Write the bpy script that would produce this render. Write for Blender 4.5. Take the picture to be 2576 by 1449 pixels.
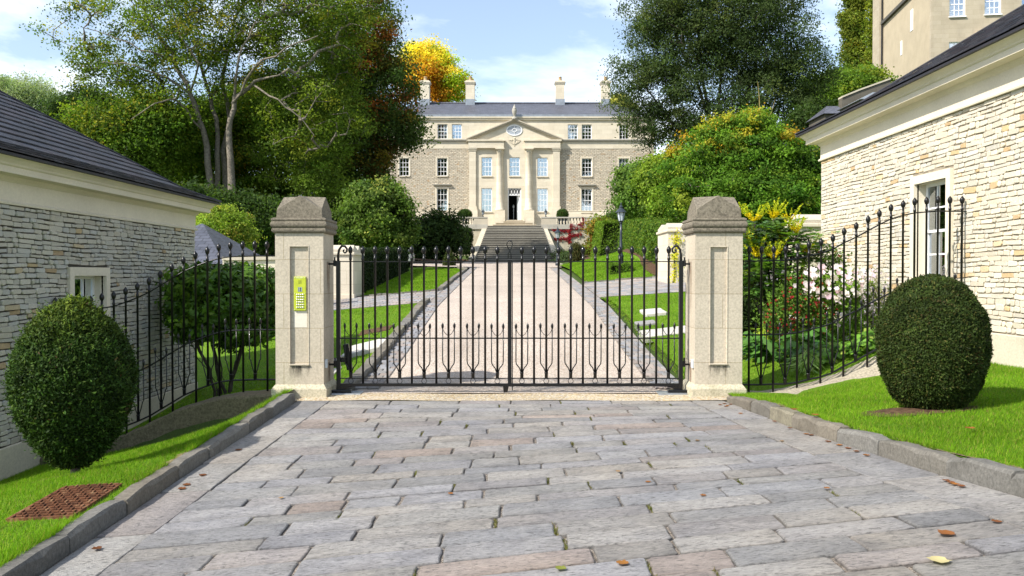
import bpy, math, random
import numpy as np
from mathutils import Vector, Matrix, noise as mnoise

# ------------------------------------------------------------------ scene, camera, sky, sun, exposure
scene = bpy.context.scene
for o in list(bpy.data.objects):
    bpy.data.objects.remove(o, do_unlink=True)
COL = scene.collection
F_PX = 2150.0                       # focal length in the units of a 2576 px wide picture
EYE = 1.5
PITCH = math.atan(34.5 / F_PX)
cam_data = bpy.data.cameras.new('camera')
cam_data.sensor_width = 36.0
cam_data.lens = 36.0 * F_PX / 2576.0
cam_data.clip_start = 0.05
cam_data.clip_end = 4000.0
cam = bpy.data.objects.new('camera', cam_data)
COL.objects.link(cam)
cam.location = (0, 0, EYE)
cam.rotation_euler = (math.pi / 2 - PITCH, 0, 0)
scene.camera = cam
scene.render.resolution_x = 1024
scene.render.resolution_y = 576

SUN_EL = math.radians(43.0)
SUN_H = Vector((0.85, 0.527, 0)).normalized()      # the way shadows fall on the ground
world = bpy.data.worlds.new('World')
scene.world = world
world.use_nodes = True
wn, wl = world.node_tree.nodes, world.node_tree.links
wn.clear()
w_out = wn.new('ShaderNodeOutputWorld')
w_bg = wn.new('ShaderNodeBackground')
sky = wn.new('ShaderNodeTexSky')
sky.sky_type = 'NISHITA'
sky.sun_disc = False
sky.sun_elevation = SUN_EL
sky.sun_rotation = math.atan2(-SUN_H.x, -SUN_H.y)
sky.air_density = 1.0
sky.dust_density = 0.7
sky.ozone_density = 1.0
w_tc = wn.new('ShaderNodeTexCoord')
w_map = wn.new('ShaderNodeMapping')
w_map.inputs['Scale'].default_value = (1.0, 1.0, 2.6)
w_map.inputs['Location'].default_value = (0.62, 0.2, 0.33)
w_no = wn.new('ShaderNodeTexNoise')
w_no.inputs['Scale'].default_value = 2.3
w_no.inputs['Detail'].default_value = 9.0
w_no.inputs['Roughness'].default_value = 0.56
w_no.inputs['Distortion'].default_value = 0.25
w_rp = wn.new('ShaderNodeValToRGB')
w_rp.color_ramp.elements[0].position = 0.50
w_rp.color_ramp.elements[0].color = (0.10, 0.10, 0.10, 1)
w_rp.color_ramp.elements[1].position = 0.64
w_rp.color_ramp.elements[1].color = (0.92, 0.92, 0.92, 1)
w_mix = wn.new('ShaderNodeMixRGB')
w_mix.inputs['Color2'].default_value = (8.2, 8.5, 8.8, 1)
wl.new(w_tc.outputs['Generated'], w_map.inputs['Vector'])
wl.new(w_map.outputs['Vector'], w_no.inputs['Vector'])
wl.new(w_no.outputs['Fac'], w_rp.inputs['Fac'])
wl.new(w_rp.outputs['Color'], w_mix.inputs['Fac'])
wl.new(sky.outputs['Color'], w_mix.inputs['Color1'])
wl.new(w_mix.outputs['Color'], w_bg.inputs['Color'])
w_bg.inputs['Strength'].default_value = 0.135
wl.new(w_bg.outputs['Background'], w_out.inputs['Surface'])

sun_data = bpy.data.lights.new('sun', 'SUN')
sun_data.energy = 4.8
sun_data.angle = math.radians(0.53)
sun_data.color = (1.0, 0.935, 0.84)
sun = bpy.data.objects.new('sun', sun_data)
COL.objects.link(sun)
sun_dir = Vector((SUN_H.x * math.cos(SUN_EL), SUN_H.y * math.cos(SUN_EL), -math.sin(SUN_EL)))
sun.rotation_euler = sun_dir.to_track_quat('-Z', 'Y').to_euler()
sun.location = (-20, -12, 30)

scene.view_settings.view_transform = 'Standard'
scene.view_settings.look = 'None'
scene.view_settings.gamma = 1.0
scene.view_settings.exposure = 0.7
scene.view_settings.use_curve_mapping = False
scene.render.engine = 'CYCLES'
scene.cycles.max_bounces = 6
scene.cycles.transparent_max_bounces = 10

# ------------------------------------------------------------------ helpers
RNG = random.Random(7)
NPR = np.random.default_rng(11)

def P(u, v, Y):
    """point at distance Y (metres in front of the camera) seen at (u, v) of the 2576 x 1449 picture"""
    r = (u - 1288.0) / F_PX
    t = (724.5 - v) / F_PX
    dy = math.cos(PITCH) + t * math.sin(PITCH)
    dz = -math.sin(PITCH) + t * math.cos(PITCH)
    return Vector((r * Y / dy, Y, EYE + Y * dz / dy))

def tag(o, label=None, cat=None, group=None, kind=None):
    if label: o['label'] = label
    if cat: o['category'] = cat
    if group: o['group'] = group
    if kind: o['kind'] = kind
    return o

def empty(name, loc=(0, 0, 0), label=None, cat=None, group=None, kind=None, parent=None):
    o = bpy.data.objects.new(name, None)
    o.location = loc
    o.empty_display_size = 0.2
    COL.objects.link(o)
    if parent: adopt(o, parent)
    return tag(o, label, cat, group, kind)

def adopt(o, parent):
    """parent, keeping the mesh in world coordinates"""
    o.parent = parent
    p, l = parent, Vector((0, 0, 0))
    while p:
        l += p.location
        p = p.parent
    o.location = o.location - l

def link(name, me, mat=None, parent=None, smooth=False):
    o = bpy.data.objects.new(name, me)
    COL.objects.link(o)
    if mat is not None and len(me.materials) == 0: me.materials.append(mat)
    if smooth and len(me.polygons): me.polygons.foreach_set('use_smooth', [True] * len(me.polygons))
    if parent: adopt(o, parent)
    return o

def set_tint(me, T):
    a = me.attributes.new('tint', 'FLOAT_COLOR', 'POINT')
    T = np.asarray(T, dtype=np.float32)
    if T.ndim == 1: T = np.repeat(T[:, None], 3, 1)
    a.data.foreach_set('color', np.concatenate([T, np.ones((len(T), 1), np.float32)], 1).ravel())

def np_mesh(name, V, F, T=None):
    """V (n,3), F (m,k): all faces of k corners"""
    V = np.asarray(V, dtype=np.float32); F = np.asarray(F, dtype=np.int32)
    me = bpy.data.meshes.new(name)
    me.vertices.add(len(V)); me.vertices.foreach_set('co', V.ravel())
    m, k = F.shape
    me.loops.add(m * k); me.loops.foreach_set('vertex_index', F.ravel())
    me.polygons.add(m); me.polygons.foreach_set('loop_start', np.arange(0, m * k, k, dtype=np.int32))
    me.update(calc_edges=True)
    if T is not None: set_tint(me, T)
    return me

class MB:
    def __init__(s): s.V = []; s.F = []; s.T = []
    def add(s, V, F, t=(1, 1, 1)):
        b = len(s.V)
        s.V.extend([tuple(v) for v in V])
        s.F.extend([tuple(i + b for i in f) for f in F])
        if isinstance(t, (int, float)): t = (t, t, t)
        s.T.extend([t] * len(V))
        return s
    def box(s, x0, x1, y0, y1, z0, z1, t=(1, 1, 1)):
        V = [(x, y, z) for z in (z0, z1) for y in (y0, y1) for x in (x0, x1)]
        return s.add(V, [(0, 2, 3, 1), (4, 5, 7, 6), (0, 1, 5, 4), (2, 6, 7, 3), (0, 4, 6, 2), (1, 3, 7, 5)], t)
    def hexa(s, pts, t=(1, 1, 1)):
        """8 points: bottom ring of 4 then top ring of 4"""
        return s.add(pts, [(3, 2, 1, 0), (4, 5, 6, 7), (0, 1, 5, 4), (1, 2, 6, 5), (2, 3, 7, 6), (3, 0, 4, 7)], t)
    def tube(s, pts, r, seg=6, t=(1, 1, 1), cap=True):
        pts = [Vector(p) for p in pts]; n = len(pts)
        rr = r if isinstance(r, (list, tuple)) else [r] * n
        d0 = (pts[1] - pts[0]).normalized()
        up = Vector((0, 0, 1)) if abs(d0.z) < .9 else Vector((0, 1, 0))
        a = d0.cross(up).normalized()
        V = []
        for i, p in enumerate(pts):
            d = (pts[min(i + 1, n - 1)] - pts[max(i - 1, 0)])
            if d.length < 1e-9: d = d0
            d.normalize()
            a = (a - d * a.dot(d))
            if a.length < 1e-6: a = d.orthogonal()
            a.normalize()
            b = d.cross(a)
            for k in range(seg):
                an = 2 * math.pi * k / seg
                V.append(p + (a * math.cos(an) + b * math.sin(an)) * rr[i])
        F = [(i * seg + k, i * seg + (k + 1) % seg, (i + 1) * seg + (k + 1) % seg, (i + 1) * seg + k) for i in range(n - 1) for k in range(seg)]
        if cap:
            F.append(tuple(range(seg - 1, -1, -1))); F.append(tuple((n - 1) * seg + k for k in range(seg)))
        return s.add(V, F, t)
    def lathe(s, prof, c=(0, 0, 0), seg=10, t=(1, 1, 1), sx=1, sy=1, ph=0.0):
        """prof: list of (radius, z)"""
        n = len(prof); V = []
        for r, z in prof:
            for k in range(seg):
                an = 2 * math.pi * k / seg + ph
                V.append((c[0] + r * math.cos(an) * sx, c[1] + r * math.sin(an) * sy, c[2] + z))
        F = [(i * seg + k, i * seg + (k + 1) % seg, (i + 1) * seg + (k + 1) % seg, (i + 1) * seg + k) for i in range(n - 1) for k in range(seg)]
        F.append(tuple(range(seg - 1, -1, -1))); F.append(tuple((n - 1) * seg + k for k in range(seg)))
        return s.add(V, F, t)
    def extrude(s, poly, fn0, fn1, t=(1, 1, 1)):
        """closed polygon of 2D points carried to two ends by fn0 / fn1"""
        n = len(poly)
        V = [fn0(*p) for p in poly] + [fn1(*p) for p in poly]
        F = [(i, (i + 1) % n, n + (i + 1) % n, n + i) for i in range(n)]
        F += [tuple(range(n - 1, -1, -1)), tuple(range(n, 2 * n))]
        return s.add(V, F, t)
    def build(s, name, mat, parent=None, smooth=False, bevel=0.0, bseg=2):
        me = bpy.data.meshes.new(name)
        me.from_pydata(s.V, [], s.F)
        set_tint(me, s.T)
        o = link(name, me, mat, parent, smooth)
        if bevel:
            m = o.modifiers.new('bevel', 'BEVEL'); m.width = bevel; m.segments = bseg; m.limit_method = 'ANGLE'; m.angle_limit = math.radians(30)
        return o

def pieces(name, plural, plist, mat, parent, limit=300, smooth=False):
    """plist of (V, F, tint, apparent size): the largest become single parts, the rest one part"""
    plist = sorted(plist, key=lambda q: -q[3])
    for V, F, t, _ in plist[:limit]:
        MB().add(V, F, t).build(name, mat, parent, smooth)
    if plist[limit:]:
        m = MB()
        for V, F, t, _ in plist[limit:]: m.add(V, F, t)
        tag(m.build(plural, mat, parent, smooth), kind='stuff')

def lerp(a, b, t): return a + (b - a) * t
def clamp(x, a=0.0, b=1.0): return max(a, min(b, x))
def sstep(x, a, b):
    t = clamp((x - a) / (b - a)); return t * t * (3 - 2 * t)
def interp(x, xs, ys): return float(np.interp(x, xs, ys))

def grid(name, us, vs, fn, mat, parent=None, smooth=True, tint=None):
    V = np.array([fn(u, v) for v in vs for u in us], dtype=np.float32)
    nu, nv = len(us), len(vs)
    i = np.arange(nu - 1)[None, :] + np.arange(nv - 1)[:, None] * nu
    F = np.stack([i, i + 1, i + nu + 1, i + nu], -1).reshape(-1, 4)
    me = np_mesh(name, V, F, np.ones(len(V)) if tint is None else tint)
    return link(name, me, mat, parent, smooth)

# ------------------------------------------------------------------ materials
class NT:
    def __init__(s, name):
        s.m = bpy.data.materials.new(name); s.m.use_nodes = True
        s.n = s.m.node_tree.nodes; s.l = s.m.node_tree.links
        s.n.clear()
        s.out = s.n.new('ShaderNodeOutputMaterial')
        s.tc = s.n.new('ShaderNodeTexCoord')
        s.co = s.tc.outputs['Object']
    def node(s, ty, **kw):
        x = s.n.new(ty)
        for k, v in kw.items():
            if k.startswith('_'): setattr(x, k[1:], v)
            else: s.set(x, k, v)
        return x
    def set(s, x, k, v):
        k = k.replace('__', ' ')
        inp = x.inputs[int(k[1:])] if (k[0] == 'i' and k[1:].isdigit()) else x.inputs[k]
        if hasattr(v, 'is_linked') or hasattr(v, 'links'): s.l.new(v, inp)
        else: inp.default_value = v
    def mapping(s, scale=(1, 1, 1), rot=(0, 0, 0), loc=(0, 0, 0), src=None):
        m = s.n.new('ShaderNodeMapping')
        m.inputs['Scale'].default_value = scale; m.inputs['Rotation'].default_value = rot; m.inputs['Location'].default_value = loc
        s.l.new(src or s.co, m.inputs['Vector'])
        return m.outputs['Vector']
    def noise(s, scale, detail=4, rough=.55, vec=None, dist=0.0, col=False):
        x = s.n.new('ShaderNodeTexNoise')
        x.inputs['Scale'].default_value = scale; x.inputs['Detail'].default_value = detail
        x.inputs['Roughness'].default_value = rough; x.inputs['Distortion'].default_value = dist
        s.l.new(vec or s.co, x.inputs['Vector'])
        return x.outputs['Color' if col else 'Fac']
    def voronoi(s, scale, vec=None, feature='F1', out='Distance', rnd=1.0):
        x = s.n.new('ShaderNodeTexVoronoi'); x.feature = feature
        x.inputs['Scale'].default_value = scale; x.inputs['Randomness'].default_value = rnd
        s.l.new(vec or s.co, x.inputs['Vector'])
        return x.outputs[out]
    def ramp(s, fac, *stops):
        x = s.n.new('ShaderNodeValToRGB'); e = x.color_ramp.elements
        while len(e) < len(stops): e.new(0.5)
        for i, (p, c) in enumerate(stops):
            e[i].position = p
            if isinstance(c, (int, float)): c = (c, c, c)
            e[i].color = (*c, 1)
        s.l.new(fac, x.inputs['Fac'])
        return x.outputs['Color']
    def mix(s, fac, a, b, mode='MIX'):
        x = s.n.new('ShaderNodeMixRGB'); x.blend_type = mode
        for inp, v in ((x.inputs['Fac'], fac), (x.inputs['Color1'], a), (x.inputs['Color2'], b)):
            if isinstance(v, (int, float)): inp.default_value = v if inp.name == 'Fac' else (v, v, v, 1)
            elif isinstance(v, (tuple, list)): inp.default_value = (*v, 1)
            else: s.l.new(v, inp)
        return x.outputs['Color']
    def math(s, op, a, b=0.0):
        x = s.n.new('ShaderNodeMath'); x.operation = op
        for inp, v in ((x.inputs[0], a), (x.inputs[1], b)):
            if isinstance(v, (int, float)): inp.default_value = v
            else: s.l.new(v, inp)
        return x.outputs[0]
    def tint(s):
        x = s.n.new('ShaderNodeAttribute'); x.attribute_name = 'tint'
        return x.outputs['Color']
    def bump(s, h, strength=.5, dist=.01, normal=None):
        x = s.n.new('ShaderNodeBump')
        x.inputs['Strength'].default_value = strength; x.inputs['Distance'].default_value = dist
        s.l.new(h, x.inputs['Height'])
        if normal is not None: s.l.new(normal, x.inputs['Normal'])
        return x.outputs['Normal']
    def bsdf(s, col, rough=.8, spec=.3, metal=0.0, normal=None, coat=0.0):
        x = s.n.new('ShaderNodeBsdfPrincipled')
        for k, v in (('Base Color', col), ('Roughness', rough), ('Specular IOR Level', spec), ('Metallic', metal), ('Coat Weight', coat)):
            inp = x.inputs[k]
            if isinstance(v, (tuple, list)): inp.default_value = (*v, 1)
            elif isinstance(v, (int, float)): inp.default_value = v
            else: s.l.new(v, inp)
        if normal is not None: s.l.new(normal, x.inputs['Normal'])
        return x.outputs['BSDF']
    def end(s, sh):
        s.l.new(sh, s.out.inputs['Surface']); return s.m

def mat_plain(name, col, rough=.6, spec=.4, metal=0.0, var=.12, scale=6.0, bump=0.0, bscale=60.0, coat=0.0):
    t = NT(name)
    f = t.noise(scale, 5)
    c = t.mix(1.0, col, t.ramp(f, (.3, 1 - var), (.7, 1 + var)), 'MULTIPLY')
    c = t.mix(1.0, c, t.tint(), 'MULTIPLY')
    nrm = t.bump(t.noise(bscale, 4), bump, .01) if bump else None
    return t.end(t.bsdf(c, rough, spec, metal, nrm, coat))

def mat_ashlar(name, col, joints=None, stain=.35, weather=(.16, .145, .11), speckle=.18, rough=.85, bump=.25):
    """dressed Bath stone; joints = (width, height) of the blocks"""
    t = NT(name)
    big = t.noise(1.1, 5, .6)
    fine = t.noise(38, 4, .7)
    c = t.mix(1.0, col, t.ramp(big, (.25, .88), (.75, 1.08)), 'MULTIPLY')
    c = t.mix(1.0, c, t.ramp(fine, (.32, 1 - speckle), (.62, 1 + speckle * .5)), 'MULTIPLY')
    c = t.mix(1.0, c, t.ramp(t.voronoi(26), (.0, 1.0 - speckle), (.12, 1.0)), 'MULTIPLY')
    st = t.noise(2.3, 7, .72, vec=t.mapping((1, 1, .35)))
    c = t.mix(t.mix(1.0, t.ramp(st, (.54, 0.0), (.78, 1.0)), stain, 'MULTIPLY'), c, weather)
    h = fine
    if joints:
        sep = t.n.new('ShaderNodeSeparateXYZ'); t.l.new(t.co, sep.inputs[0])
        cmb = t.n.new('ShaderNodeCombineXYZ')
        t.l.new(t.math('ADD', sep.outputs[0], sep.outputs[1]), cmb.inputs[0]); t.l.new(sep.outputs[2], cmb.inputs[1])
        b = t.n.new('ShaderNodeTexBrick'); t.l.new(cmb.outputs[0], b.inputs['Vector'])
        b.inputs['Scale'].default_value = 1.0; b.inputs['Brick Width'].default_value = joints[0]; b.inputs['Row Height'].default_value = joints[1]
        b.inputs['Mortar Size'].default_value = .006; b.inputs['Mortar Smooth'].default_value = .4
        b.inputs['Color1'].default_value = (1, 1, 1, 1); b.inputs['Color2'].default_value = (.9, .89, .87, 1); b.inputs['Mortar'].default_value = (.72, .69, .62, 1)
        c = t.mix(1.0, c, b.outputs['Color'], 'MULTIPLY')
    c = t.mix(1.0, c, t.tint(), 'MULTIPLY')
    return t.end(t.bsdf(c, rough, .25, 0, t.bump(h, bump, .006)))

def mat_stone_piece(name, col, patch, speck=.2, bump=.6, bscale=26, rough=.85, spec=.3):
    """single stones: own colour from the tint, patches and riven grain"""
    t = NT(name)
    n1 = t.noise(3.2, 6, .65, dist=.4)
    n2 = t.noise(bscale, 7, .68, vec=t.mapping((1, 2.2, 1.6)))
    c = t.mix(1.0, col, t.tint(), 'MULTIPLY')
    c = t.mix(t.ramp(n1, (.48, 0.0), (.66, .55)), c, t.mix(1.0, c, patch, 'MULTIPLY'))
    c = t.mix(1.0, c, t.ramp(n2, (.25, 1 - speck), (.7, 1 + speck * .6)), 'MULTIPLY')
    return t.end(t.bsdf(c, rough, spec, 0, t.bump(t.math('ADD', n2, t.math('MULTIPLY', n1, .6)), bump, .012)))

def mat_leaf(name, col, trans=.35, rough=.45, spec=.35):
    t = NT(name)
    c = t.mix(1.0, col, t.tint(), 'MULTIPLY')
    p = t.bsdf(c, rough, spec)
    tr = t.n.new('ShaderNodeBsdfTranslucent')
    t.l.new(t.mix(1.0, c, (1.15, 1.25, .55), 'MULTIPLY'), tr.inputs['Color'])
    mx = t.n.new('ShaderNodeMixShader'); mx.inputs['Fac'].default_value = trans
    t.l.new(p, mx.inputs[1]); t.l.new(tr.outputs[0], mx.inputs[2])
    return t.end(mx.outputs[0])

M = {}
M['iron'] = mat_plain('black_painted_iron', (.006, .006, .007), .3, .35, 0, .15, 9, .1, 90, .06)
M['lamp_iron'] = mat_plain('blue_black_iron', (.022, .03, .04), .35, .5)
M['steel'] = mat_plain('galvanised_steel', (.42, .45, .48), .35, .5, .7, .2, 14)
M['white_paint'] = mat_plain('white_paint', (.78, .79, .8), .45, .4, 0, .04)
M['plastic_grey'] = mat_plain('grey_plastic', (.5, .55, .58), .5)
M['ashlar'] = mat_ashlar('bath_stone_trim', (.66, .60, .48), None, .12, (.4, .36, .28), .07, bump=.1)
M['ashlar_house'] = mat_ashlar('bath_stone_ashlar', (.66, .60, .48), (.95, .36), .22, (.36, .32, .24), .08, bump=.1)
M['ashlar_old'] = mat_ashlar('weathered_bath_stone', (.43, .375, .285), (.9, .32), .45, (.24, .21, .17), .1)
M['pier'] = mat_ashlar('pier_stone', (.50, .445, .355), (.9, .42), .4, (.30, .265, .20), .2, bump=.5)
M['plinth'] = mat_ashlar('plinth_stone', (.46, .42, .31), None, .75, (.18, .17, .09), .35, bump=.6)
M['cap'] = mat_ashlar('lichened_cap_stone', (.18, .158, .12), None, .9, (.065, .058, .044), .5, bump=.8)
M['wall_low'] = mat_ashlar('mossy_shaded_coping_stone', (.115, .10, .062), None, .9, (.045, .042, .024), .45, bump=1.0)  # mossy stone, darkened further to paint in the left wall's part shade
M['terrace_dark'] = mat_ashlar('weathered_terrace_stone', (.44, .42, .37), (.8, .3), .7, (.17, .165, .15), .2)
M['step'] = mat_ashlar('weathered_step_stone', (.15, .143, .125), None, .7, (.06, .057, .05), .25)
M['rubble'] = mat_stone_piece('lodge_rubble_stone', (.575, .535, .455), (1.1, 1.06, .98), .2, .5, 22)
M['flag'] = None
M['kerb'] = mat_stone_piece('kerb_stone', (.175, .163, .14), (.5, .49, .46), .45, 1.0, 24)
M['sett'] = mat_stone_piece('sett_stone', (.25, .245, .24), (.8, .8, .82), .25, .6, 24)
M['slate'] = mat_stone_piece('roof_slate', (.027, .027, .034), (1.35, 1.2, 1.15), .3, .5, 18, .55, .3)
M['slab'] = mat_stone_piece('pale_stone_slab', (.47, .45, .41), (.8, .8, .78), .25, .4, 14)
M['lead'] = mat_plain('lead_flashing', (.27, .3, .34), .45, .5, .3, .2, 3)
M['soil'] = mat_plain('brown_soil', (.085, .052, .032), .95, .1, 0, .5, 22, .9, 55)
M['brick_door'] = mat_plain('varnished_timber', (.30, .10, .045), .5, .4, 0, .2, 8)
M['dark_room'] = mat_plain('dark_interior', (.02, .02, .022), .9, .1)
M['curtain'] = mat_plain('white_net_curtain', (.66, .68, .7), .9, .1, 0, .12, 14)
M['bark'] = mat_plain('grey_bark', (.165, .145, .118), .95, .1, 0, .45, 9, .9, 40)
M['bark_dark'] = mat_plain('dark_bark', (.06, .052, .042), .95, .1, 0, .4, 9, .8, 40)
M['panel_green'] = mat_plain('yellow_green_panel', (.43, .49, .03), .35, .5, 0, .12, 14, .05, 60, .2)
M['button'] = mat_plain('silver_button', (.8, .8, .78), .25, .6, .5, .02)
M['dark_grille'] = mat_plain('dark_grille', (.06, .07, .02), .6)
M['screen'] = mat_plain('display_glass', (.3, .36, .38), .15, .6)
M['rust'] = None
def _mat_flag():
    t = NT('pennant_flagstone')
    n1 = t.noise(2.6, 6, .66, dist=.5)
    n2 = t.noise(24, 8, .72, vec=t.mapping((1, 2.6, 1.6)))
    n3 = t.noise(9, 5, .6, vec=t.mapping((1, 2.0, 1)), dist=.6)
    c = t.mix(1.0, (.308, .300, .292), t.tint(), 'MULTIPLY')
    c = t.mix(t.ramp(n1, (.46, 0.0), (.62, .75)), c, t.mix(1.0, c, (.76, .77, .80), 'MULTIPLY'))
    c = t.mix(t.ramp(t.noise(5.5, 4, .6, dist=1.0), (.60, 0.0), (.66, .55)), c, t.mix(1.0, c, (1.22, 1.21, 1.19), 'MULTIPLY'))
    c = t.mix(1.0, c, t.ramp(n2, (.25, .5), (.5, 1.0), (.75, 1.3)), 'MULTIPLY')
    c = t.mix(t.ramp(t.noise(.9, 4, .6), (.45, 0.0), (.7, .6)), c, t.mix(1.0, c, (1.10, 1.03, .92), 'MULTIPLY'))
    pit = t.mix(1.0, t.ramp(n2, (.40, 1.0), (.47, 0.0)), t.ramp(n3, (.44, 0.0), (.56, 1.0)), 'MULTIPLY')
    c = t.mix(t.mix(1.0, pit, .65, 'MULTIPLY'), c, (.07, .068, .066))
    c = t.mix(t.ramp(t.voronoi(7, rnd=1.0), (.02, .5), (.045, 0.0)), c, (.5, .49, .46))
    h = t.math('ADD', t.math('MULTIPLY', n2, 1.0), t.math('MULTIPLY', n3, .8))
    return t.end(t.bsdf(c, t.ramp(n1, (.3, .62), (.7, .85)), .35, 0, t.bump(h, 1.0, .026)))
M['flag'] = _mat_flag()
M['leaf'] = mat_leaf('leaf', (1.95, 1.95, 1.5), .45, .6, .1)
M['leaf_gloss'] = mat_leaf('glossy_leaf', (1.5, 1.5, 1.3), .32, .35, .35)
M['needle'] = mat_leaf('yew_needle', (.78, .82, .70), .2, .6, .10)
M['petal'] = mat_leaf('petal', (1, 1, 1), .4, .6, .2)
M['grass_blade'] = mat_leaf('grass_blade', (1, 1, .8), .4, .6, .12)
M['dry_leaf'] = mat_leaf('dry_leaf', (1, 1, 1), .2, .7, .2)
M['hedge_core'] = mat_plain('dense_twigs', (.018, .028, .01), .95, .1, 0, .4, 12, .8, 40)
M['car_paint'] = mat_plain('silver_car_paint', (.55, .58, .6), .25, .6, .4, .03, 3, 0, 60, .8)

def _mat_glass():
    t = NT('window_glass')
    g = t.node('ShaderNodeBsdfGlossy'); g.inputs['Roughness'].default_value = .02; g.inputs['Color'].default_value = (.86, .93, 1, 1)
    tr = t.node('ShaderNodeBsdfTransparent'); tr.inputs['Color'].default_value = (.86, .9, .9, 1)
    fr = t.node('ShaderNodeFresnel'); fr.inputs['IOR'].default_value = 2.1
    t.l.new(t.bump(t.noise(2.5, 2), .06, .02), g.inputs['Normal'])
    mx = t.node('ShaderNodeMixShader')
    t.l.new(t.math('ADD', fr.outputs[0], .22), mx.inputs['Fac']); t.l.new(tr.outputs[0], mx.inputs[1]); t.l.new(g.outputs[0], mx.inputs[2])
    return t.end(mx.outputs[0])
M['glass'] = _mat_glass()

def _mat_rust():
    t = NT('rusty_iron')
    n = t.noise(9, 6, .7); n2 = t.noise(40, 4)
    c = t.ramp(n, (.3, (.05, .024, .014)), (.55, (.15, .062, .03)), (.74, (.36, .25, .14)))
    c = t.mix(1.0, c, t.ramp(n2, (.3, .7), (.7, 1.2)), 'MULTIPLY')
    return t.end(t.bsdf(c, .85, .2, .1, t.bump(n2, .5, .005)))
M['rust'] = _mat_rust()

def _mat_gravel(name, scale, ca, cb, cc, bump, tracks=False):
    t = NT(name)
    v = t.n.new('ShaderNodeTexVoronoi'); v.inputs['Scale'].default_value = scale; t.l.new(t.co, v.inputs['Vector'])
    sep = t.n.new('ShaderNodeSeparateColor'); t.l.new(v.outputs['Color'], sep.inputs[0])
    c = t.ramp(sep.outputs[0], (.0, cb), (.35, ca), (.75, cc), (1.0, (.46, .43, .4)))
    c = t.mix(1.0, c, t.ramp(v.outputs['Distance'], (.3, 1.0), (.8, .55)), 'MULTIPLY')
    c = t.mix(1.0, c, t.ramp(t.noise(.55, 5, .6), (.3, .86), (.7, 1.1)), 'MULTIPLY')
    c = t.mix(t.ramp(t.noise(.9, 6, .7, vec=t.mapping((1.6, .16, 1))), (.52, 0.0), (.75, .35)), c, (.42, .355, .29))
    if tracks:
        sep2 = t.n.new('ShaderNodeSeparateXYZ'); t.l.new(t.co, sep2.inputs[0])
        ax = t.math('ABSOLUTE', t.math('ADD', sep2.outputs[0], t.math('MULTIPLY', t.math('SUBTRACT', t.noise(.35, 3), .5), .35)))
        d = t.math('ABSOLUTE', t.math('SUBTRACT', ax, .78))
        c = t.mix(t.ramp(d, (.10, .5), (.34, 0.0)), c, t.mix(1.0, c, (.84, .82, .80), 'MULTIPLY'))
        c = t.mix(t.ramp(ax, (.0, .45), (.35, 0.0)), c, t.mix(1.0, c, (1.1, 1.08, 1.04), 'MULTIPLY'))
        c = t.mix(t.ramp(ax, (1.35, 0.0), (1.75, .6)), c, t.mix(1.0, c, (.78, .74, .69), 'MULTIPLY'))
        c = t.mix(t.ramp(t.noise(26, 4, .8), (.62, 0.0), (.7, .6)), c, (.24, .17, .11))
    inv = t.math('SUBTRACT', 1.0, v.outputs['Distance'])
    return t.end(t.bsdf(c, .9, .25, 0, t.bump(inv, bump, .012)))
M['gravel'] = _mat_gravel('pea_gravel', 60, (.57, .475, .39), (.36, .28, .215), (.67, .59, .51), .9, True)
M['gravel_edge'] = _mat_gravel('yellow_gravel', 46, (.56, .45, .27), (.36, .25, .13), (.66, .58, .44), 1.0)
M['bed'] = _mat_gravel('joint_sand', 150, (.17, .145, .115), (.06, .052, .042), (.33, .28, .23), .6)

def _mat_lawn(name, a, b, c3):
    t = NT(name)
    n = t.noise(1.3, 5, .6); f = t.noise(55, 5, .75, vec=t.mapping((1, .55, 1)))
    c = t.mix(t.ramp(n, (.32, 0.0), (.68, 1.0)), a, b)
    c = t.mix(t.ramp(t.noise(3.4, 6, .7), (.6, 0.0), (.8, .5)), c, c3)
    c = t.mix(1.0, c, t.ramp(f, (.25, .45), (.75, 1.35)), 'MULTIPLY')
    return t.end(t.bsdf(c, .85, .15, 0, t.bump(f, 1.0, .03)))
M['lawn'] = _mat_lawn('lawn_grass', (.10, .20, .012), (.15, .27, .014), (.18, .22, .04))
M['meadow'] = _mat_lawn('rough_ground', (.05, .085, .02), (.07, .11, .025), (.09, .08, .04))

def _mat_rubble_far():
    t = NT('coursed_rubble_wall')
    sep = t.n.new('ShaderNodeSeparateXYZ'); t.l.new(t.co, sep.inputs[0])
    cmb = t.n.new('ShaderNodeCombineXYZ')
    wob = t.math('MULTIPLY', t.noise(2.2, 3), .12)
    t.l.new(t.math('ADD', sep.outputs[0], t.math('MULTIPLY', t.noise(3.1, 2), .22)), cmb.inputs[0]); t.l.new(t.math('ADD', sep.outputs[2], wob), cmb.inputs[1])
    b = t.n.new('ShaderNodeTexBrick'); t.l.new(cmb.outputs[0], b.inputs['Vector'])
    b.inputs['Scale'].default_value = 1.0; b.inputs['Brick Width'].default_value = .34; b.inputs['Row Height'].default_value = .125
    b.inputs['Mortar Size'].default_value = .02; b.inputs['Mortar Smooth'].default_value = .3
    b.inputs['Color1'].default_value = (.62, .55, .43, 1); b.inputs['Color2'].default_value = (.50, .45, .36, 1); b.inputs['Mortar'].default_value = (.28, .245, .19, 1)
    c = t.mix(t.ramp(t.noise(2.6, 2, .5, vec=t.mapping((1, 1, 2.4))), (.62, 0.0), (.68, .8)), b.outputs['Color'], (.40, .25, .12))
    c = t.mix(1.0, c, t.ramp(t.noise(7, 4, .6, vec=t.mapping((1, 1, 2.2))), (.3, .7), (.7, 1.25)), 'MULTIPLY')
    inv = t.math('SUBTRACT', 1.0, b.outputs['Fac'])
    return t.end(t.bsdf(c, .9, .2, 0, t.bump(t.math('ADD', inv, t.math('MULTIPLY', t.noise(9, 3), .8)), .8, .04)))
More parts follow.
